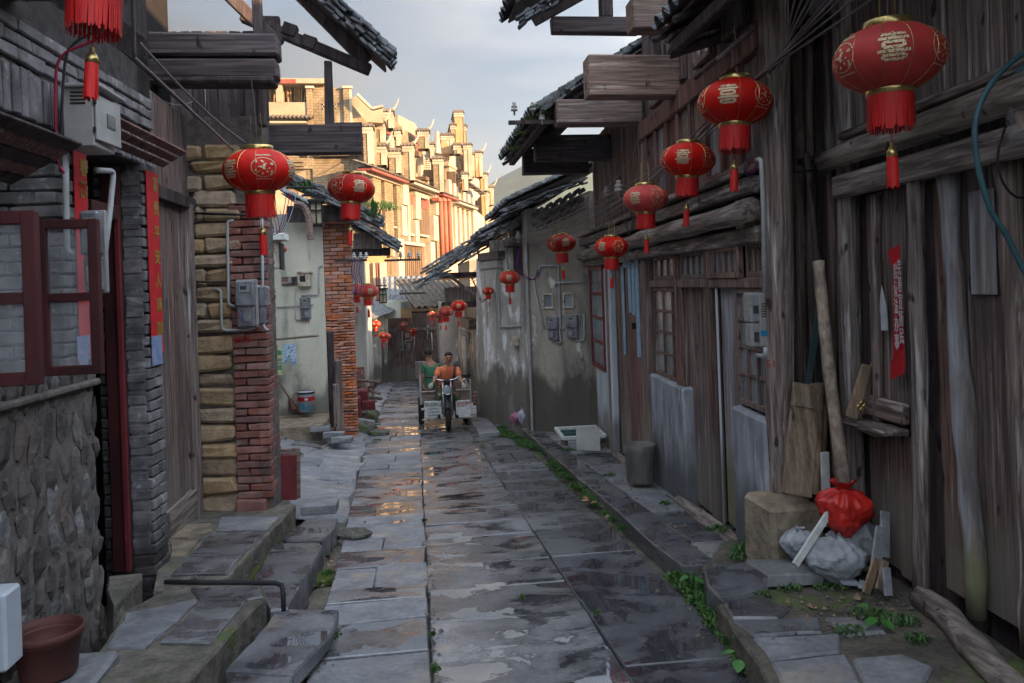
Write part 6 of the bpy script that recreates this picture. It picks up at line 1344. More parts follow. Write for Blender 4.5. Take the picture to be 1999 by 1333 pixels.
# ================================================================ people and the three-wheeler
def skin(pts, edges, rad, name, mt, parent, sub=2, root=0, **kw):
    me = bpy.data.meshes.new('s'); me.from_pydata([tuple(p) for p in pts], edges, []); o = bpy.data.objects.new('s', me); COL.objects.link(o)
    md = o.modifiers.new('k', 'SKIN'); md.use_smooth_shade = True; sb = o.modifiers.new('u', 'SUBSURF'); sb.levels = sub; sb.render_levels = sub
    for i, d in enumerate(me.skin_vertices[0].data): d.radius = rad[i] if isinstance(rad[i], tuple) else (rad[i], rad[i]); d.use_root = i == root
    bpy.context.view_layer.update(); m2 = bpy.data.meshes.new_from_object(o.evaluated_get(bpy.context.evaluated_depsgraph_get())); bpy.data.objects.remove(o)
    g = G(); g.v = [tuple(v.co) for v in m2.vertices]; g.f = [tuple(p.vertices) for p in m2.polygons]; return g.obj(name, mt, parent, smooth=True, **kw)
def chain(n, k=0): return [(i+k, i+k+1) for i in range(n-1)]
def glove(p, d, side, parent, k=1.0, name='glove', mt='glove'):
    """gloved hand gripping: palm, four curled fingers of unequal length, thumb from the side"""
    d = V(d).normalized(); up = V((0, 0, 1)); x = d.cross(up).normalized()*side; pts = [p, p+d*.05*k, p+d*.09*k]; ed = [(0, 1), (1, 2)]; ra = [.024*k, .034*k, .032*k]
    for i, (o_, L_) in enumerate(((-.032, .034), (-.011, .042), (.011, .040), (.031, .030))):
        b = len(pts); q = p+d*.095*k+x*o_*k
        pts += [q, q+d*L_*.6*k-up*.012*k, q+d*L_*.7*k-up*.04*k, q+d*L_*.2*k-up*.058*k]; ed += [(2, b), (b, b+1), (b+1, b+2), (b+2, b+3)]; ra += [.0105*k, .0095*k, .009*k, .008*k]
    b = len(pts); q = p+d*.04*k-x*.034*k; pts += [q, q-x*.014*k+d*.03*k-up*.015*k, q+x*.004*k+d*.05*k-up*.035*k]; ed += [(1, b), (b, b+1), (b+1, b+2)]; ra += [.012*k, .011*k, .009*k]
    return skin(pts, ed, ra, name, mt, parent, 1)
J = atY
def person(label, tor, arms, legs, shirt, pants, face=-1, glv=True, hair_r=1.0):
    """tor: pelvis, waist, chest, neck base, neck, head centre;  face -1: towards the viewer"""
    t = thing('person', (tor[0].x, tor[0].y, tor[0].z), label, 'person')
    pel, wai, che, nb, nk, hd = tor; f = V((0, face, 0))
    pts = [pel, wai, che, nb, nk, hd-V((0, 0, .055))+f*.012, hd+V((0, 0, .03)), hd+V((0, 0, .075))-f*.01]; ed = chain(8); ra = [(.15, .11), (.135, .10), (.155, .105), (.075, .065), (.05, .05), (.062, .072), (.086, .102), (.072, .084)]
    for sh, el, wr, hn in arms: b = len(pts); pts += [sh, el, wr, hn]; ed += [(3, b), (b, b+1), (b+1, b+2), (b+2, b+3)]; ra += [.052, .04, .027, .026]
    for hp_, kn, an, ft in legs: b = len(pts); pts += [hp_, kn, an, ft]; ed += [(0, b), (b, b+1), (b+1, b+2), (b+2, b+3)]; ra += [.088, .062, .04, .035]
    body = skin(pts, ed, ra, 'body', 'skin', t)
    ps = [pel+V((0, 0, .03)), wai, che, nb-V((0, 0, .0))]; es = chain(4); rs = [(.175, .135), (.165, .13), (.185, .13), (.13, .105)]
    for sh, el, wr, hn in arms: b = len(ps); ps += [sh, sh.lerp(el, .45), sh.lerp(el, .82)]; es += [(3, b), (b, b+1), (b+1, b+2)]; rs += [.074, .072, .070]
    skin(ps, es, rs, 'shirt', shirt, t)
    pp_ = [pel]; ep = []; rp_ = [(.17, .13)]
    for hp_, kn, an, ft in legs: b = len(pp_); pp_ += [hp_, kn, kn.lerp(an, .85)]; ep += [(0, b), (b, b+1), (b+1, b+2)]; rp_ += [.105, .08, .065]
    skin(pp_, ep, rp_, 'trousers', pants, t)
    for hp_, kn, an, ft in legs: G().blob((0, 0, 0), (.045, .12, .04), 8, 6, .0, MX.Translation(ft+V((0, 0, 0)))).obj('shoe', 'metal_dark', t, smooth=True)
    # hair, ears, face
    g = G(); k = 10
    for i in range(7):
        th = (math.pi*.56)*i/6
        for j in range(14):
            ph = 2*math.pi*j/14; dz = math.cos(th); rr_ = math.sin(th); fr_ = math.sin(ph)*face   # +1 where the face is
            q = th if fr_ < -.1 else min(th, .27*math.pi+.35*max(0, .5-fr_)); rr_ = math.sin(q); dz = math.cos(q)
            g.v.append(tuple(hd+V((0, 0, .035))+V((math.cos(ph)*rr_*.094*hair_r, math.sin(ph)*rr_*.112*hair_r, dz*.104*hair_r))))
    g.f = [(i*14+j, i*14+(j+1) % 14, (i+1)*14+(j+1) % 14, (i+1)*14+j) for i in range(6) for j in range(14)]; g.obj('hair', 'hair', t, smooth=True)
    for s_ in (-1, 1): G().blob((0, 0, 0), (.014, .02, .032), 8, 6, 0, MX.Translation(hd+V((s_*.090, 0, 0)))).obj('ear', 'skin', t, smooth=True)
    if face < 0:
        G().tube([hd+f*.094+V((0, 0, .022)), hd+f*.116+V((0, 0, -.008)), hd+f*.100+V((0, 0, -.014))], [.008, .014, .011], 6).obj('nose', 'skin', t, smooth=True)
        for s_ in (-1, 1):
            G().blob((0, 0, 0), (.014, .006, .006), 8, 6, 0, MX.Translation(hd+f*.094+V((s_*.032, 0, .02)))).obj('eye', 'hair', t, smooth=True); G().blob((0, 0, 0), (.02, .006, .004), 8, 6, 0, MX.Translation(hd+f*.096+V((s_*.033, 0, .036)))).obj('eyebrow', 'hair', t, smooth=True)
        G().blob((0, 0, 0), (.024, .008, .006), 8, 6, 0, MX.Translation(hd+f*.088+V((0, 0, -.046)))).obj('mouth', 'ink_red', t, smooth=True)
    if glv:
        for (sh, el, wr, hn), sd in zip(arms, (-1, 1)): glove(wr.lerp(hn, .5), hn-wr, sd, t, 1.15)
    else:
        for (sh, el, wr, hn), sd in zip(arms, (-1, 1)): glove(wr.lerp(hn, .5), hn-wr, sd, t, 1.0, 'hand', 'skin')
    return t
YD = 16.1
dr = person('man in an orange polo shirt steering the cargo three-wheeler, cigarette in his mouth',
    [J(870, 770, YD+.25), J(870, 752, YD+.2), J(873, 731, YD+.08), J(875, 717, YD+.02), J(875, 711, YD), J(876, 700, YD-.03)],
    [(J(857, 721, YD), J(850, 738, YD-.15), J(846, 746, YD-.32), J(843, 750, YD-.40)), (J(892, 721, YD), J(898, 738, YD-.15), J(902, 746, YD-.32), J(904, 750, YD-.40))],
    [(J(862, 770, YD+.2), J(857, 772, YD-.22), J(858, 806, YD-.1), J(857, 812, YD-.2)), (J(880, 770, YD+.2), J(892, 772, YD-.22), J(891, 806, YD-.1), J(892, 812, YD-.2))], 'cloth_orange', 'cloth_camo')
G().tube([J(879, 709.5, YD-.13), J(882.5, 711.5, YD-.22)], .006, 6).obj('cigarette', 'paper_white', None, label='cigarette in the mouth of the man in the orange shirt', cat='cigarette')
G().tube(smooth_pts([J(888, 713, YD-.06), J(886, 730, YD-.17), J(883, 747, YD-.1), J(878, 760, YD+.02)]), .018, 6).obj('shoulder_strap', 'cloth_navy', dr)
G().add([tuple(J(x, y, YD-.12)) for x, y in ((868, 717), (875, 722), (882, 717), (880, 714), (875, 716), (870, 714))], [(0, 1, 4, 5), (1, 2, 3, 4)]).obj('collar', 'cloth_orange', dr)
YP = 17.1
person('passenger in a green t-shirt with his back turned, sitting in the three-wheeler bed',
    [J(841, 765, YP), J(841, 750, YP), J(841, 725, YP), J(839, 709, YP), J(838, 703, YP), J(836, 692, YP)],
    [(J(828, 713, YP), J(826, 733, YP-.02), J(824, 748, YP+.02), J(827, 756, YP+.02)), (J(853, 713, YP), J(858, 733, YP+.1), J(855, 748, YP+.25), J(853, 756, YP+.28))],
    [(J(836, 767, YP), J(834, 769, YP+.4), J(834, 800, YP+.4), J(834, 803, YP+.5)), (J(848, 767, YP), J(850, 769, YP+.4), J(850, 800, YP+.4), J(850, 803, YP+.5))], 'cloth_green', 'cloth_navy', face=1, glv=False, hair_r=1.06)
# three-wheeler
c0 = atG(877, 845, 0); Yw = c0.y+.28; xw = c0.x; gw = gz(Yw)
tk = thing('cargo_three_wheeler', (xw, Yw, gw), 'old cargo three-wheeler motorcycle with two white notice boards in front, ridden down the lane', 'three-wheeler')
def wheel(x, Y, r, w_, name, par, rim='metal_dark'):
    M_ = MX.Translation((x, Y, gz(Y)+r+.005)) @ MX.Rotation(R(90), 4, 'Y')
    wh = G().lathe([(r*.72, -w_*.5), (r*.9, -w_*.5), (r*.98, -w_*.33), (r, 0), (r*.98, w_*.33), (r*.9, w_*.5), (r*.72, w_*.5), (r*.70, 0), (r*.72, -w_*.5)], 28, M_).obj(name, 'rubber', par, smooth=True)
    g = G().lathe([(r*.64, -w_*.3), (r*.72, -w_*.34), (r*.70, 0), (r*.72, w_*.34), (r*.64, w_*.3), (r*.64, -w_*.3)], 28, M_); g.lathe([(0, -w_*.5), (r*.16, -w_*.5), (r*.16, w_*.5), (0, w_*.5)], 12, M_)
    g.obj('rim', rim, wh, smooth=True); g = G()
    for i in range(16): a = 2*math.pi*i/16; g.tube([(r*.14*math.cos(a), r*.14*math.sin(a), w_*.3*(1 if i % 2 else -1)), (r*.66*math.cos(a+.2), r*.66*math.sin(a+.2), 0)], .003, 4, M=M_)
    g.obj('spokes', 'steel', wh); return wh
wheel(xw, Yw, .285, .095, 'front_wheel', tk, 'cable_red')
Yr = 17.35; xl = atY(822, 800, Yr).x; xr = atY(908, 800, Yr).x
wheel(xl, Yr, .30, .12, 'rear_wheel', tk); wheel(xr, Yr, .30, .12, 'rear_wheel', tk)
zf = lambda y_, Y: atY(877, y_, Y).z
for s_ in (-1, 1):
    G().tube([(xw+s_*.075, Yw, gw+.285), (xw+s_*.08, Yw+.06, gw+.62), (xw+s_*.08, Yw+.16, gw+.95)], [.022, .026, .022], 8).obj('fork', 'steel', tk, smooth=True)
    G().tube(smooth_pts([(xw, Yw+.2, gw+.98), (xw+s_*.16, Yw+.2, gw+1.0), (xw+s_*.28, Yw+.26, gw+1.06), (xw+s_*.36, Yw+.40, gw+1.03)]), .013, 8).obj('handlebar', 'chrome', tk, smooth=True)
    G().tube([(xw+s_*.27, Yw+.24, gw+1.06), (xw+s_*.38, Yw+.42, gw+1.03)], .02, 8).obj('grip', 'rubber', tk, smooth=True)
G().tube([(xw, Yw-.02, gw+.60), (xw, Yw+.1, gw+.66), (xw, Yw+.3, gw+.55)], [.05, .055, .05], 8).obj('mudguard_stay', 'metal_dark', tk)
g = G(); 
for i in range(9):
    a = R(200-i*19)
g = G(); prof = [(Yw+.325*math.cos(R(a)), gw+.29+.325*math.sin(R(a))) for a in range(60, 150, 12)]
for w0 in (-.07,): 
    k = len(prof); g.v = [(xw+s_, y, z+(.0 if abs(s_) > .05 else .018)) for y, z in prof for s_ in (-.055, -.03, .03, .055)]; g.f = [(i*4+j, i*4+j+1, (i+1)*4+j+1, (i+1)*4+j) for i in range(k-1) for j in range(3)]
g.obj('front_mudguard', 'metal_dark', tk, smooth=True)
hp = V((xw, Yw-.06, gw+.82)); M_ = MX.Translation(hp) @ MX.Rotation(R(90), 4, 'X')
hl = G().lathe([(0, -.15), (.05, -.13), (.085, -.06), (.092, 0), (.085, .012)], 18, M_).obj('headlight', 'metal_dark', tk, smooth=True); G().lathe([(.0, .02), (.04, .018), (.08, .004)], 18, M_).obj('lens', 'glass_dusty', hl, smooth=True); G().lathe([(.08, -.004), (.092, 0), (.092, .012), (.08, .012), (.08, -.004)], 18, M_).obj('bezel', 'chrome', hl, smooth=True)
G().box((xw-.06, Yw, gw+.93), (xw+.06, Yw+.12, gw+1.02), ch=.02).obj('instrument_cluster', 'metal_dark', tk)
for s_ in (-1, 1): G().blob((0, 0, 0), (.03, .025, .022), 8, 6, 0, MX.Translation((xw+s_*.15, Yw+.02, gw+.72))).obj('indicator', 'ink_red' if s_ > 0 else 'far_ochre', tk, smooth=True)
G().blob((xw, Yw+.50, gw+.82), (.13, .24, .12), 12, 8, 0).obj('fuel_tank', 'metal_dark', tk, smooth=True)
G().box((xw-.15, Yw+.66, gw+.72), (xw+.15, Yw+1.15, gw+.82), ch=.03).obj('seat', 'rubber', tk)
G().box((xw-.13, Yw+.3, gw+.28), (xw+.13, Yw+.75, gw+.62), ch=.04).obj('engine', 'metal_grey', tk)
G().tube([(xw, Yw+.1, gw+.75), (xw, Yw+.4, gw+.4), (xw, Yw+1.0, gw+.42), (xw, Yw+1.2, gw+.5)], .03, 8).obj('frame_tube', 'metal_dark', tk)
ps = J(912, 733, Yw+.2); G().tube(smooth_pts([(xw+.2, Yw+.25, gw+1.04), J(897, 742, Yw+.2), J(908, 739, Yw+.2), ps]), .008, 6).obj('mirror_stem', 'chrome', tk, smooth=True); G().blob((0, 0, 0), (.075, .02, .055), 10, 8, 0, MX.Translation(ps) @ MX.Rotation(-.5, 4, 'Y')).obj('mirror', 'metal_dark', tk, smooth=True)
# cargo bed
bx0, bx1, by0, by1, bz = atY(820, 790, 16.75).x, atY(921, 790, 16.75).x, 16.75, 18.3, gz(17.4)+.52
G().box((bx0, by0, bz), (bx1, by1, bz+.04), ch=.008).obj('bed_floor', 'wood_x', tk)
for a, b in (((bx0, by0), (bx0+.03, by1)), ((bx1-.03, by0), (bx1, by1)), ((bx0, by0), (bx1, by0+.03)), ((bx0, by1-.03), (bx1, by1))): G().box((*a, bz+.04), (*b, bz+.26), ch=.006).obj('side_board', 'wood_x', tk)
for x, y, h_ in ((bx0, by0, .52), (bx1-.04, by0, .48), (bx0, by1, .45), (bx1-.04, by1, .45)): G().box((x, y-.03, bz), (x+.04, y+.01, bz+h_), ch=.006).obj('stake', 'metal_grey', tk)
g = G().tube([(bx0, by0-.02, bz+.27), (bx1, by0-.02, bz+.27)], .016, 6); g.obj('front_rail', 'metal_rust', tk)
for k in range(5): G().tube([(bx0+.02, by0+.1+k*.3, bz+.27), (bx0+.02, by0+.4+k*.3, bz+.40)], .008, 5).obj('side_stay', 'metal_grey', tk)
G().box((bx0+.02, by0-.12, bz-.1), (bx1-.02, by0-.04, bz-.06), ch=.006).obj('cross_member', 'metal_rust', tk)
G().tube([(xl, Yr, gz(Yr)+.3), (xr, Yr, gz(Yr)+.3)], .03, 8).obj('axle', 'metal_dark', tk)
def board(x0, y0, x1, y1, Y): return beamY('notice_board', 'white_metal', Y, x0, y0, x1, y1, .03, tk, ch=.004, jit=0)
Yb_ = 15.85; b1 = board(829, 783, 862, 815, Yb_); b2 = board(890, 781, 918, 815, Yb_)
def onb(par, s, px, py, size, mt, **kw):
    p = atY(px, py, Yb_-.004); o = txt(s, size, MX.Translation(p) @ MX.Rotation(R(90), 4, 'X'), mt, 'lettering', par, depth=.001, **kw)
onb(b1, '茶店转让', 846, 790.5, .085, 'ink_black'); onb(b1, '（大面积带小）', 845.5, 798.5, .042, 'ink_black'); onb(b1, '15294006011', 846, 804.5, .052, 'ink_black'); onb(b1, '17764990888', 846, 811, .052, 'ink_black')
onb(b2, '专业茶叶加工', 902, 787, .055, 'ink_red', bold=.001); onb(b2, '烘 焙 茶 行', 902, 792, .045, 'ink_red')
beamY('bracket', 'metal_rust', Yb_+.04, 824, 815, 920, 819, .03, tk)

# ================================================================ things leaning, lying and standing in the lane
def crumple(c, r, name, mt, label, cat, seed, n=44, m=30, amp=.26, fr=8, tie=None, group=None, parent=None, sq=0):
    rr_ = random.Random(seed); g = G(); fs = [(rr_.uniform(-1, 1), rr_.uniform(-1, 1), rr_.uniform(-1, 1), rr_.uniform(0, 6)) for _ in range(9)]
    for i in range(m+1):
        th = math.pi*i/m
        for j in range(n):
            ph = 2*math.pi*j/n; d = V((math.sin(th)*math.cos(ph), math.sin(th)*math.sin(ph), math.cos(th)))
            q = .93+sum((abs(math.sin((fr if i_ > 3 else 3)*(a*d.x+b*d.y+e_*d.z)+f0))-.5)*amp/(5 if i_ > 3 else 3) for i_, (a, b, e_, f0) in enumerate(fs))
            if tie: q *= 1-.35*max(0, d.z-.75)/.25*math.sin(ph*5+1)**2; 
            z = d.z*r[2]*q; z = max(z, -r[2]*.82) if sq else z
            g.v.append((c[0]+d.x*r[0]*q, c[1]+d.y*r[1]*q, c[2]+z+(tie or 0)*max(0, d.z-.93)*8*r[2]))
    g.f = [(i*n+j, (i+1)*n+j, (i+1)*n+(j+1) % n, i*n+(j+1) % n) for i in range(m) for j in range(n)]
    return g.obj(name, mt, parent, smooth=True, label=label, cat=cat, group=group)
from mathutils import noise as MN
def sackfn(c, r, h, name, mt, label, cat, seed, ruff=.0, folds=11, amp=.05, lean=(0, 0), flat=.75, group=None, n=64, m=44):
    """tied bag: full belly, folds gathering to the neck, small open ruff above the tie"""
    g = G(); sd = V((seed*7.1, seed*3.3, seed*1.7))
    for i in range(m+1):
        u = i/m
        if u < .72: t = u/.72; rad = math.sin(math.pi*(.5*t+.5*t**1.6)/1.0*.93+.07)**.62 if t < 1 else .1; rad = max(rad, .13); z = h*.86*t**.9
        else: t = (u-.72)/.28; rad = .13+.32*ruff*t; z = h*(.86+.14*t*ruff)
        top = min(1, max(0, (z/h-.35)/.5))
        for j in range(n):
            ph = 2*math.pi*j/n; d = V((math.cos(ph), math.sin(ph), z/h*1.5))
            q = 1+amp*1.6*top*math.sin(ph*folds+2*math.sin(ph*2+seed))+ (MN.noise(d*1.7+sd))*.30+(abs(MN.noise(d*4.1+sd))-.2)*-.36*amp/.1+(abs(MN.noise(d*9.3+sd))-.2)*-.12*amp/.12
            g.v.append((c[0]+r[0]*rad*q*math.cos(ph)+lean[0]*z, c[1]+r[1]*rad*q*math.sin(ph)+lean[1]*z, c[2]+z*(1+.10*MN.noise(d*2.3+sd))))
    g.f = [(i*n+j, i*n+(j+1) % n, (i+1)*n+(j+1) % n, (i+1)*n+j) for i in range(m) for j in range(n)]+[tuple(range(n))[::-1]]+([tuple(m*n+j for j in range(n))] if not ruff else [])
    return g.obj(name, mt, None, smooth=True, label=label, cat=cat, group=group)
pb = atG(1530, 1092, .14)
G().box((2.26, 5.02, pb.z-.02), (2.66, 5.42, pb.z+.44), ch=.03)
sb = pc('stone_block', 'stone_rough', (.39, .36, .46), MX.Translation((2.46, 5.2, gz(5.2)+.35)) @ MX.Rotation(.08, 4, 'Z'), None, .03, jit=.03, label='rough tan stone block at the foot of the round corner post', cat='stone block')
for i, (a, b, c, d, w_, y_) in enumerate(((1527, 962, 1548, 745, .20, 5.02), (1580, 965, 1592, 747, .045, 5.06), (1592, 965, 1600, 748, .05, 5.10), (1605, 966, 1612, 752, .03, 5.14))):
    p = atY(a, b, y_); q = atY(c, d, y_+.12); dd = q-p; L_ = dd.length; dd.normalize(); x = V((1, 0, 0)); x = (x-dd*x.dot(dd)).normalized(); n_ = dd.cross(x)
    M_ = MX(((x.x, n_.x, dd.x, p.x), (x.y, n_.y, dd.y, p.y), (x.z, n_.z, dd.z, p.z), (0, 0, 0, 1)))
    t = pc('board', 'wood_pale_v', (w_, .022 if i == 0 else .12, L_), M_ @ MX.Translation((w_/2, i*.02, L_/2)), None, .004, jit=.004, label='%s of the boards leaning above the stone block' % ('wide front one with a batten', 'second one, edge on,', 'third one, edge on,', 'rightmost thin one')[i], cat='board', group='boards leaning on the corner post')
    if i == 0: pc('batten', 'wood_pale_v', (.15, .02, .025), M_ @ MX.Translation((w_/2-.01, -.015, L_*.80)), t, .003)
def pole(pts, Y0, Y1, r0, r1, mt, name, label, cat='pole', **kw):
    k = len(pts); P_ = smooth_pts([atY(x, y, Y0+(Y1-Y0)*i/(k-1)) for i, (x, y) in enumerate(pts)], 4); n_ = len(P_)
    return G().tube(P_, [r0+(r1-r0)*i/(n_-1)+rnd.uniform(-.003, .003) for i in range(n_)], 10, wob=.05).obj(name, mt, None, smooth=True, label=label, cat=cat, **kw)
pole([(1598, 510), (1610, 640), (1628, 800), (1658, 1010)], 5.0, 4.72, .036, .045, 'wood_log', 'pole', 'thick peeled pole leaning in the recess behind the red bag')
pole([(1574, 297), (1584, 400), (1596, 520)], 5.25, 5.15, .022, .024, 'wood_dark', 'pole', 'thin dark pole continuing above the thick peeled pole')
pole([(1602, 520), (1622, 700), (1640, 960)], 5.15, 4.95, .024, .032, 'wood_v', 'pole', 'darker second pole behind the thick peeled pole')
for a, b, c, d, y_, lb in ((1571, 745, 1586, 602, 5.3, 'green painted board standing behind the pale boards'), (1596, 745, 1592, 572, 5.4, 'second darker green painted board behind the thick pole')):
    p = atY(a, b, y_); q = atY(c, d, y_+.05); pc('painted_board', 'green_paint_wood', (.05, .02, (q-p).length+.5), MX.Translation((p+q)/2-V((.01, 0, .25))) @ MX.Rotation(math.atan2(q.x-p.x, q.z-p.z), 4, 'Y'), None, .003, label=lb, cat='board')
pc('panel_strip', 'white_metal', (.06, .02, .5), MX.Translation(atY(1612, 955, 5.05)), None, .003, label='pale strip standing behind the bag beside the boards', cat='strip')
# rubbish heap
yb = 4.66
gsk = dict(group='grey sacks under the red bag')
zb_ = gz(4.6)+.13
sackfn((2.555, 4.66, zb_), (.185, .15), .34, 'sack', 'sack', 'large grey white sack in the middle of the heap under the red bag', 'sack', 3, .5, 9, .07, (0, .1), **gsk)
sackfn((2.73, 4.80, zb_), (.12, .13), .44, 'sack', 'sack', 'upright grey sack behind and right in the heap', 'sack', 8, .8, 7, .07, (.05, 0), **gsk)
sackfn((2.42, 4.90, zb_+.08), (.11, .12), .24, 'sack', 'sack', 'smaller crumpled sack at the left of the heap by the white stick', 'sack', 12, .5, 8, .08, **gsk)
rb = atY(1651, 1050, 4.72); sackfn((rb.x, 4.72, rb.z-.0), (.165, .15), .36, 'plastic_bag', 'bag_red', 'shiny red plastic bag tied on top of the grey sacks', 'plastic bag', 5, 1.0, 13, .06)
p, q = atY(1556, 1104, 4.62), atY(1621, 990, 4.72); dd = (q-p); L_ = dd.length
pc('white_stick', 'white_metal', (.045, .02, L_), MX.Translation((p+q)/2) @ MX.Rotation(math.atan2(dd.x, dd.z), 4, 'Y') @ MX.Rotation(-.14, 4, 'X'), None, .003, label='flat white stick leaning against the red bag', cat='stick')
poly_slab([(1455, 1092), (1590, 1088), (1608, 1118), (1500, 1122)], .235, .07, 'slab_dry', 'stone_plate', None, .012, label='loose grey stone plate lying at the foot of the white stick', cat='stone plate')
TL = [(1700, 1030, 1728, 1110, .35, 4.72, 'tall pale tile leaning at the right of the sacks'), (1715, 1000, 1740, 1085, .2, 4.85, 'rearmost tall tile against the plank wall'), (1690, 1090, 1712, 1160, .55, 4.6, 'tilted tile fragment below the sacks'), (1712, 1095, 1732, 1150, .45, 4.62, 'narrow grey tile piece right of the fragment'), (1722, 1110, 1742, 1160, .1, 4.6, 'short tile piece at the far right of the pile')]
for x0, y0, x1, y1, rot, Y, lb in TL:
    Y -= .28; a, b = atY(x0, y0, Y), atY(x1, y1, Y); pc('floor_tile', 'wood_pale_v' if 'fragment' in lb else 'sack', (abs(b.x-a.x), .015, abs(a.z-b.z)), MX.Translation((a+b)/2) @ MX.Rotation(rot, 4, 'Y') @ MX.Rotation(-.25, 4, 'X') @ MX.Rotation(.3, 4, 'Z'), None, .002, label=lb, cat='tile', group='broken tiles beside the sacks')
for i, (x, y, rz, lb) in enumerate(((1672, 1112, .3, 'brown board piece lying flat in front of the sacks'), (1655, 1135, -.2, 'small flat chip at the front left of the tile pile'), (1690, 1142, .9, 'small flat chip in front of the tilted fragment'))):
    p = atG(x, y, .19+.02*(i == 0)); pc('tile_chip', 'wood_pale_v' if i == 0 else 'sack', (.17 if i == 0 else .1, .11 if i == 0 else .07, .018), MX.Translation(p) @ MX.Rotation(rz, 4, 'Z') @ MX.Rotation(-.25 if i == 0 else .1, 4, 'X'), None, .003, jit=.006, label=lb, cat='tile chip')
# small planks on the window sill
for i, (a, b, c, d) in enumerate(((1664, 815, 1690, 712), (1680, 818, 1703, 705), (1693, 812, 1712, 700))):
    Y = 4.72+.05*i; p, q = atY(a, b, Y), atY(c, d, Y+.03); dd = q-p
    t = pc('small_plank', ('wood_pale_v', 'wood_log', 'wood_pale_v')[i], (.07 if i == 0 else .03, .03, dd.length), MX.Translation((p+q)/2) @ MX.Rotation(math.atan2(dd.x, dd.z), 4, 'Y'), None, .004, jit=.003, label=('widest small plank with a brass hinge leaning on the sill', 'middle thin plank leaning on the sill', 'rightmost and tallest small plank leaning on the sill')[i], cat='plank', group='small planks leaning on the window sill')
    if i == 0:
        for e_ in ((0, .02), (.0, -.02), (.02, 0), (-.02, 0)): pc('hinge', 'gold', (.022, .008, .022), MX.Translation(p.lerp(q, .22)+V((.03+e_[0], -.022, e_[1]))) @ MX.Rotation(.785, 4, 'Y'), t, .002)
# banner on the shutter boards
def strip_obj(w_, L_pts, R_pts, n, mt, name, parent, amp=.006, **kw):
    g = G(); k = len(L_pts)
    for (a, b), (c, d) in zip(L_pts, R_pts):
        for j in range(5):
            x, y = a+(c-a)*j/4, b+(d-b)*j/4; nn = n+amp*math.sin(j*2.1+y*.05)+amp*.6*math.sin(y*.11); s_, z_ = w_.uv(x, y, nn); g.v.append(tuple(w_.P(s_, nn, z_)))
    g.f = [(i*5+j, i*5+j+1, (i+1)*5+j+1, (i+1)*5+j) for i in range(k-1) for j in range(4)]; return g.obj(name, mt, parent, smooth=True, **kw)
ys_ = list(range(490, 756, 14)); Ls = [(1732+min(12, (y-490)*.3)-(2 if y > 690 else 0)-(4 if y > 705 else 0), y) for y in ys_]; Rs = [(1756+(y-475)*.045+ (0 if y < 740 else -2), y-14) for y in ys_]
bn = strip_obj(W1, Ls, Rs, .03, 'paper_red', 'banner', None, label='torn red banner strip with two columns of white characters on the shutter', cat='banner')
tdir = MX.Rotation(math.pi, 4, 'Z') @ MX.Rotation(R(90), 4, 'X')
for txt_, f0_, y0, dy in (('院依法办事', .27, 532, 34), ('完善宣扬民', .74, 524, 33)):
    for i, ch_ in enumerate(txt_):
        y_ = y0+i*dy; sl_ = W1.uv(1744+(y_-490)*.012, y_, .045); sr_ = W1.uv(1758+(y_-475)*.045, y_, .045); ws = abs(sr_[0]-sl_[0])
        txt(ch_, .10, W1.M @ MX.Translation((sl_[0]+(sr_[0]-sl_[0])*f0_, .047, sl_[1])) @ tdir @ MX.Scale(min(1, ws*.44/.10), 4, (1, 0, 0)), 'ink_white', 'printed_character', bn, depth=.001, bold=.0015)
strip_obj(W1, [(1720, 557), (1718, 580), (1717, 600), (1719, 620), (1720, 645)], [(1721, 556), (1727, 580), (1731, 600), (1733, 622), (1734, 645)], .01, 'paper_white', 'paper_scrap', None, label='curled white paper scrap stuck left of the red banner', cat='paper scrap')
# metal bucket at the plinth
p = atG(1251, 940, .14); G().lathe([(0, 0), (.13, 0), (.135, .02), (.145, .27), (.15, .29), (.155, .36), (.15, .365), (.14, .28), (.0, .28)], 22, MX.Translation(p) @ MX.Scale(1.13, 4)).obj('metal_drum', 'bucket_metal', None, smooth=True, label='dark old metal drum beside the grey cement plinth', cat='drum')
# old window frame and sheet
fm = thing('old_window_frame', atG(1125, 868, .16), 'old green and white window frame lying on the footway', 'window frame'); q = atG(1128, 862, .16)
for i in range(4):
    M_ = MX.Translation(q+V((.05, .1, .12))) @ TILT @ MX.Rotation(-.05, 4, 'Z') @ MX.Rotation(.06, 4, 'X')
    pc('frame_rail', 'green_paint_wood' if 0 < i < 3 else 'white_metal', (.62, .05, .05), M_ @ MX.Translation((0, -.42+i*.28, 0)), fm, .004)
for sx in (-.31, .31): pc('frame_rail', 'white_metal', (.05, .86, .05), M_ @ MX.Translation((sx, 0, .004)), fm, .004)
for sx in (-.28, .28): pc('frame_block', 'wood_x', (.1, .1, .1), M_ @ MX.Translation((sx, -.3, -.075)), fm, .004)
p = atG(1152, 880, .15); pc('metal_sheet', 'metal_grey', (.34, .012, .34), MX.Translation(p+V((0, .1, .15))) @ MX.Rotation(-.45, 4, 'X') @ MX.Rotation(.1, 4, 'Y'), None, .003, label='bent grey metal sheet leaning on the old window frame', cat='metal sheet')
sackfn(atG(1006, 828, .08), (.10, .09), .26, 'plastic_bag', 'bag_pink', 'pink plastic bag at the foot of the patched plaster wall', 'plastic bag', 21, .5)
sackfn(atG(1021, 829, .08)+V((0, -.1, 0)), (.11, .09), .36, 'plastic_bag', 'bag_lilac', 'pale lilac plastic bag right of the pink one', 'plastic bag', 22, .8)
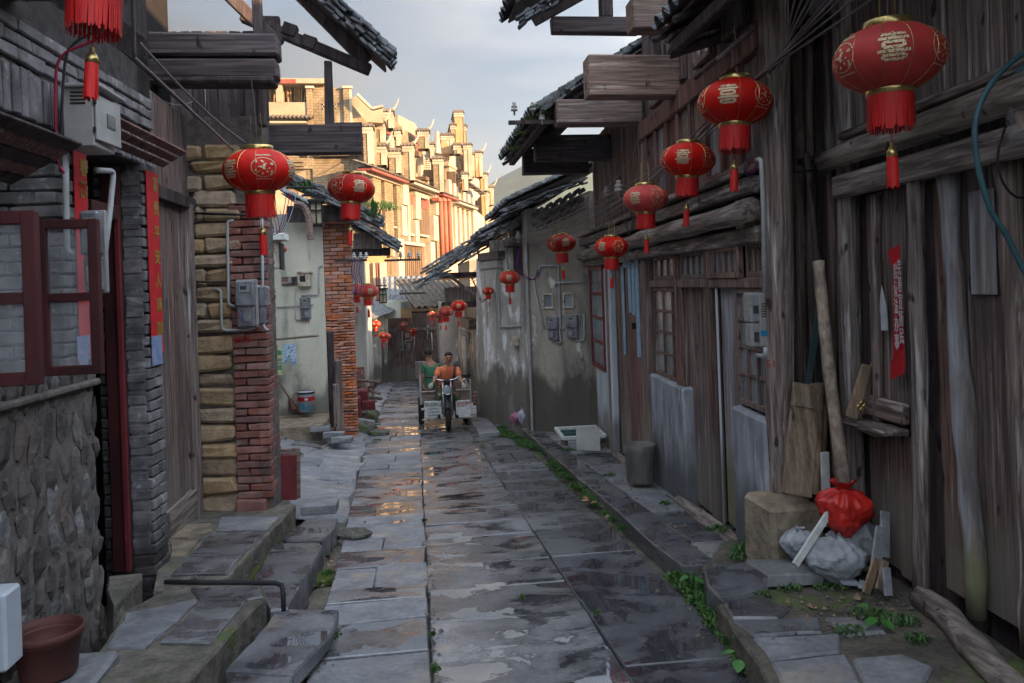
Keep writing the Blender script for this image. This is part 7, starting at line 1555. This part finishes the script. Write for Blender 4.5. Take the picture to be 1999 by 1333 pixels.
# left foreground
a_, b_ = atY(-90, 1168, 3.65), atY(14, 1314, 3.65); G().box((a_.x, 3.65, b_.z), (b_.x, 3.80, a_.z), ch=.012).obj('plastic_box', 'white_plastic', None, label='pale blue plastic box cut off by the lower left corner', cat='box')
p = atY(96, 1316, 3.95); Mp = MX.Translation(p) @ MX.Scale(.86, 4); pt = G().lathe([(0, 0), (.135, 0), (.14, .01), (.165, .205), (.178, .21), (.18, .25), (.172, .252), (.165, .2), (.13, .05), (0, .05)], 28, Mp).obj('plastic_tub', 'terracotta', None, smooth=True, label='terracotta red plastic tub beside the rubble wall at lower left', cat='tub')
pc('ledge_stone', 'slab_dry', (.9, .5, .12), MX.Translation(p+V((-.22, -.02, -.07))) @ MX.Rotation(.03, 4, 'Z'), None, .02, jit=.02, label='flat pale stone under the terracotta tub', cat='stone')
pc('red_board', 'paint_red', (.25, .03, .45), MX.Translation(atY(555, 932, 8.3)) @ MX.Rotation(-.06, 4, 'X') @ MX.Rotation(.02, 4, 'Y'), None, .005, jit=.003, label='dark red painted board leaning beside the red brick pier', cat='board')
pc('charred_plank', 'wood_x', (.27, .05, .55), MX.Translation(atY(560, 925, 8.6)) @ MX.Rotation(-.05, 4, 'X'), None, .03, jit=.015, label='rotten brown plank behind the dark red board', cat='plank')
p = atG(625, 990, .17); pc('concrete_block', 'slab_dry', (.34, .30, .09), MX.Translation(p) @ TILT, None, .008, jit=.002, label='smooth pale concrete block on the end of the steps', cat='concrete block')
p = [atY(x, y, Y) for x, y, Y in ((322, 1136, 5.05), (400, 1137, 5.0), (538, 1138, 4.95), (550, 1142, 4.93), (553, 1160, 4.9), (554, 1192, 4.9))]
G().tube(p, .015, 10).obj('drain_pipe', 'metal_dark', None, smooth=True, label='dark grey pipe lying across the steps and bending down at its end', cat='pipe')
# lane stones
for i, (x, y, r_, lb) in enumerate(((712, 848, (.24, .2, .17), 'front mossy boulder at the left edge of the lane'), (720, 822, (.26, .22, .2), 'tilted mossy boulder behind the front one'), (742, 850, (.2, .18, .08), 'flat stone right of the mossy boulders'), (700, 812, (.16, .14, .16), 'small pale boulder by the upright timbers'), (692, 1048, (.16, .12, .05), 'flat dark rock lying at the left of the wet slabs'))):
    p = atG(x, y, .0); g = G().blob((0, 0, 0), r_, 12, 9, .12, MX.Translation(p+V((0, 0, r_[2]*.6))), seed=i+3); g.obj('boulder', 'boulder', None, label=lb, cat='boulder')
p = atG(862+530, 1125, .05); G().blob((0, 0, 0), (.1, .1, .09), 10, 7, .15, MX.Translation(p)).obj('boulder', 'boulder', None, label='mossy stone at the corner of the raised landing', cat='boulder')
for x0, y0, x1, y1, Y, m_, lb in ((640, 646, 653, 835, 14.3, 'wood_dark', 'tallest dark upright timber against the orange brick pier'), (655, 703, 668, 838, 14.2, 'wood_v', 'middle upright timber against the brick pier'), (650, 750, 662, 842, 14.0, 'wood_grey_v', 'short grey timber in front of the other two')): 
    o = beamY('upright_timber', m_, Y, x0, y0, x1, y1, .1, None, ch=.015, jit=.012, label=lb, cat='timber', group='upright timbers at the brick pier')
def stick(a, b, Y0, Y1, r, mt, lb, name='plank', cat='plank', group='scrap wood pile'): G().tube([atY(*a, Y0), atY(*b, Y1)], r, 5).obj(name, mt, None, label=lb, cat=cat, group=group)
for i, (a, b, lb) in enumerate((((698, 742), (740, 745), 'top stick of the scrap wood pile'), ((705, 758), (742, 768), 'middle stick of the scrap wood pile'), ((728, 758), (739, 742), 'upright stick at the right of the scrap pile'), ((692, 772), (728, 752), 'slanting stick across the scrap pile'), ((690, 790), (735, 782), 'low stick in front of the scrap pile'), ((700, 775), (745, 778), 'lowest long stick of the scrap pile'))): stick(a, b, 17.5+.1*i, 17.3, .035, 'wood_x', lb)
for x0, y0, x1, y1, Y, lb in ((689, 762, 718, 790, 16.8, 'dark red box under the scrap wood'), (688, 776, 703, 816, 16.4, 'dark red panel standing in front of the red box'), (705, 782, 732, 800, 16.6, 'small red tray right of the red panel')): beamY('red_box', 'paint_red', Y, x0, y0, x1, y1, .35 if 'box' in lb else .05, None, ch=.02, jit=.01, label=lb, cat='box')
# laundry, broom, paint bucket
two((520, 664), (622, 655), 15.1, 15.1, .022, 'wood_log', 'crooked laundry pole along the rendered wall')
def cloth(poly, Y, mt, name, label, cat):
    P_ = [atY(x, y, Y) for x, y in poly]; n_ = len(P_); c = sum(P_, V())/n_; g = G(); k = 5
    g.v = [tuple(p+V((0, .03*math.sin(p.x*60), 0))) for p in P_]+[tuple(p+V((0, .04, 0))) for p in P_]; g.f = [tuple(range(n_)), tuple(range(2*n_-1, n_-1, -1))]+[(i, (i+1) % n_, (i+1) % n_+n_, i+n_) for i in range(n_)]; g.obj(name, mt, None, label=label, cat=cat)
cloth([(531, 679), (536, 676), (545, 677), (553, 690), (549, 700), (547, 697), (551, 731), (528, 733), (532, 698), (526, 700), (527, 686)], 14.95, 'cloth_stripe', 'striped_dress', 'small green and yellow striped dress hung on the laundry pole', 'dress')
cloth([(551, 672), (576, 670), (579, 711), (567, 713), (563, 694), (559, 710), (550, 710)], 14.97, 'cloth_bluedots', 'patterned_shorts', 'pale blue patterned shorts hung beside the striped dress', 'shorts')
bk = atY(598.5, 803, 15.0); Mb = MX.Translation(bk); bu = thing('paint_bucket', bk, 'white paint bucket with red band and print on the rendered house platform', 'paint bucket')
G().lathe([(0, 0), (.14, 0), (.155, .33), (.16, .34), (.16, .36), (.15, .36), (.0, .33)], 24, Mb).obj('body', 'white_plastic', bu, smooth=True); G().lathe([(.1505, .20), (.1545, .28)], 24, Mb).obj('red_band', 'ink_red', bu, smooth=True); G().lathe([(.161, .33), (.164, .36), (.155, .365)], 24, Mb).obj('rim', 'metal_dark', bu, smooth=True)
for z0_, z1_, s_, m_ in ((.03, .12, .05, 'ink_blue'), (.06, .17, -.04, 'ink_blue'), (.22, .26, 0.02, 'ink_white')): pc('print', m_, (.06, .004, z1_-z0_), Mb @ MX.Translation((s_, -.155, (z0_+z1_)/2)), bu, 0)
stick((545, 746), (566, 778), 14.95, 14.95, .018, 'wood_pale_v', 'broom handle leaning on the rendered wall', 'broom', 'broom', None); G().tube([atY(566, 778, 14.95), atY(573, 801, 14.9)], [.03, .09], 8).obj('broom_brush', 'terracotta', bpy.data.objects['broom'])
G().lathe([(0, 0), (.2, 0), (.2, .03), (0, .03)], 20, MX.Translation(atY(590, 782, 15.25)) @ MX.Rotation(R(75), 4, 'X')).obj('round_board', 'wood_x', None, label='brown round wooden lid standing behind the paint bucket', cat='lid')
# bricks piled by the pilaster
POS = ('bottom left', 'bottom middle', 'bottom right', 'second row left', 'second row middle', 'second row right', 'third row left', 'third row middle', 'third row right', 'top left', 'top middle', 'top right')
for i in range(12): p = atY(927+(i % 3)*6, 788-(i//3)*7, 18.2+.02*i); pc('loose_brick', 'brick_red', (.075, .1, .055), MX.Translation(p) @ MX.Rotation(rnd.uniform(-.4, .4), 4, 'Z'), None, .006, label='%s brick of the small stack right of the three-wheeler bed' % POS[i], cat='brick', group='bricks stacked by the pilaster')
pc('low_cupboard', 'wood_grey_v', (.55, .3, .7), MX.Translation(atY(824, 722, 33)), None, .02, label='low grey wooden cupboard standing at the lane end behind the passenger', cat='cupboard')
for i, (x, y) in enumerate(((826, 1000), (1022, 1075), (935, 1058))): pass

# ================================================================ weeds
def weeds(spots, name, mt, label=None, hmax=.1, cat=None, kind='stuff', lw=.008, group=None, parent=None):
    g = G()
    for p, r, n in spots:
        for _ in range(n):
            a = rnd.uniform(0, 6.28); q = r*math.sqrt(rnd.random()); b = p+V((q*math.cos(a), q*math.sin(a), 0)); b.z += -SL*(b.y-p.y)
            h = hmax*rnd.uniform(.3, 1)*(1-.5*q/r); t = rnd.uniform(0, 6.28); d = V((math.cos(t), math.sin(t), 0)); s_ = V((-d.y, d.x, 0))*lw*rnd.uniform(.6, 1.5); tip = b+d*h*rnd.uniform(.2, .9)+V((0, 0, h)); mid = b.lerp(tip, .55)+V((0, 0, h*.15))
            g.add([b, mid-s_, tip, mid+s_], [(0, 1, 2, 3)])
    return g.obj(name, mt, parent, label=label, cat=cat, kind=kind, group=group)
def W_(x, y, dz=0): return atG(x, y, dz)
sp = []
for (x0, y0), (x1, y1), k, r in (((1045, 868), (1075, 890), 4, .14), ((1075, 900), (1165, 985), 12, .09), ((1165, 985), (1225, 1045), 4, .04), ((1330, 1130), (1380, 1165), 6, .10), ((1370, 1175), (1500, 1333), 15, .085), ((1400, 1190), (1540, 1330), 8, .06), ((960, 830), (1040, 875), 9, .16)):
    for i in range(k): t = (i+rnd.random()*.5)/k; sp.append((W_(x0+(x1-x0)*t+rnd.uniform(-8, 8), y0+(y1-y0)*t, .0), r*rnd.uniform(.7, 1.3), int(260*r/.09)))
weeds(sp, 'kerb_weeds', 'leaf', hmax=.075)
sp = [(W_(x, y, .15), r, n) for x, y, r, n in ((1620, 1140, .16, 260), (1540, 1150, .08, 120), (1700, 1205, .12, 170), (1760, 1215, .1, 140), (1790, 1250, .07, 80), (1660, 1235, .08, 80), (1490, 1165, .05, 60), (1400, 1035, .09, 160), (1440, 1090, .07, 90), (1300, 985, .07, 60), (1190, 930, .08, 70), (1110, 880, .12, 150), (1160, 875, .14, 200))]
weeds(sp, 'footway_weeds', 'leaf', hmax=.06)
weeds([(W_(x, y, .14), .1, 200) for x, y in ((1475, 1075), (1495, 1082), (1455, 1085))], 'grass', 'leaf_big', hmax=.16, lw=.004)
weeds([(W_(x, y, .02), r, n) for x, y, r, n in ((640, 1120, .05, 60), (650, 1245, .05, 60), (828, 1018, .02, 30), (850, 1310, .03, 40), (1165, 1200, .02, 20), (1020, 1170, .02, 20), (845, 1240, .015, 30), (940, 870, .05, 50), (980, 900, .03, 40), (690, 868, .1, 90), (735, 860, .1, 90), (800, 760, .3, 200), (730, 830, .15, 100))], 'joint_weeds', 'leaf', hmax=.05)
weeds([(atY(x, y, 14.4), .12, 18) for x, y in ((560, 362), (598, 375), (728, 425))]+[(atY(x, y, 43.5), .8, 160) for x, y in ((742, 402), (755, 410))], 'roof_weeds', 'leaf', hmax=.4, lw=.03)
sp = [(atY(x, y, 9), .08, 50) for x, y in ((1000, 292), (1015, 262), (1030, 235), (1060, 225), (1045, 212))]; weeds(sp, 'eave_moss', 'moss', hmax=.06)
# moss beds in the gutters
for pts, dz, nm in (([(519, 1166), (545, 1186), (445, 1303), (400, 1333), (350, 1333)], .03, 'gutter_moss'), ([(520, 1042), (552, 1046), (492, 1132), (436, 1140)], .08, 'gutter_moss'), ([(600, 1120), (640, 1112), (655, 1128), (615, 1135)], .012, 'gutter_moss')): poly_slab(pts, dz, .05, 'moss', nm, None, .012, kind='stuff')
def leafplant(p, sizes, name, label):
    t = thing(name, p, label, 'plant')
    for a, h, L_ in sizes:
        d = V((math.cos(a), math.sin(a), 0)); s_ = V((-d.y, d.x, 0)); top = p+d*h*.4+V((0, 0, h)); G().tube([p, top], .004, 5).obj('stem', 'leaf', t)
        g = G(); k = 6
        for i in range(k+1):
            u = i/k; w_ = L_*.38*math.sin(math.pi*min(1, u*.93+.07)); c = top+d*L_*u+V((0, 0, -L_*.35*u*u)); g.v += [tuple(c-s_*w_), tuple(c+V((0, 0, -w_*.25))), tuple(c+s_*w_)]
        g.f = [(i*3+j, i*3+j+1, (i+1)*3+j+1, (i+1)*3+j) for i in range(k) for j in range(2)]; g.obj('leaf', 'leaf_big', t, smooth=True)
leafplant(W_(1445, 1300, .02), [(2.6, .07, .07), (4.2, .04, .085), (.8, .08, .05), (5.4, .06, .06)], 'broad_leaf_weed', 'broad leaved green plant among the kerb moss at the bottom right')
leafplant(W_(1715, 1225, .15), [(2.4, .11, .07), (3.6, .06, .08), (5.0, .05, .08), (.4, .04, .06)], 'broad_leaf_weed', 'plant with broad leaves on the landing below the broken tiles')
leafplant(W_(1350, 1140, .05), [(1.5, .07, .08), (3.4, .06, .07), (5.4, .05, .08)], 'broad_leaf_weed', 'bright leafy weed beside the corner of the landing')
leafplant(W_(1150, 872, .14), [(a, .12, .12) for a in (0, 1.2, 2.4, 3.6, 4.8)], 'broad_leaf_weed', 'leafy weed in front of the old window frame')
for i, (x, y) in enumerate(((1150, 972), (1158, 980), (1144, 976))): p = W_(x, y, .03); pc('leaf_litter', 'brick_orange', (.07, .05, .012), MX.Translation(p) @ MX.Rotation(i, 4, 'Z'), None, .002, jit=.01, label='reddish leaf lying by the kerb weeds, %s' % ('left', 'right', 'lowest')[i], cat='leaf')

# grit, chips and dead leaves in the joints and corners
def grit(spots, name, mt, r0, r1):
    g = G()
    for p, rx, ry, n in spots:
        for _ in range(n):
            x, y = rnd.gauss(0, rx), rnd.gauss(0, ry); r = rnd.uniform(r0, r1)*(1 if rnd.random() < .9 else 2.2); q = V((p.x+x, p.y+y, p.z-SL*y+r*.3))
            vs = [q+V((r*math.cos(a)*rnd.uniform(.6, 1.2), r*math.sin(a)*rnd.uniform(.6, 1.2), rnd.uniform(-.2, .1)*r)) for a in (0, 1.5, 3.1, 4.6)]+[q+V((0, 0, r*rnd.uniform(.5, .9)))]; g.add(vs, [(0, 1, 4), (1, 2, 4), (2, 3, 4), (3, 0, 4)])
    return g.obj(name, mt, None, kind='stuff')
grit([(W_(x, y, dz), rx, ry, n) for x, y, dz, rx, ry, n in ((1700, 1180, .15, .2, .15, 220), (1620, 1230, .15, .25, .1, 160), (1480, 1130, .15, .12, .1, 90), (1330, 1060, .09, .1, .5, 160), (1180, 930, .09, .15, 1.2, 220), (1130, 1000, .01, .05, 1.4, 200), (1400, 1240, .0, .06, .4, 150), (640, 1080, .0, .05, .5, 200), (600, 1300, .0, .05, .3, 140), (450, 1240, .03, .06, .4, 90), (840, 1150, .0, .02, 1.2, 160), (380, 1130, .24, .25, .2, 90), (700, 900, .02, .3, 1.5, 260))], 'grit', 'step_rough', .004, .011)
grit([(W_(x, y, dz), rx, ry, n) for x, y, dz, rx, ry, n in ((1660, 1190, .155, .25, .15, 26), (1300, 1010, .09, .1, .5, 14), (1150, 975, .01, .06, .5, 22), (930, 1000, .01, .4, 1.2, 12), (640, 1120, .0, .05, .4, 12))], 'dead_leaves', 'wood_pale_v', .012, .022)
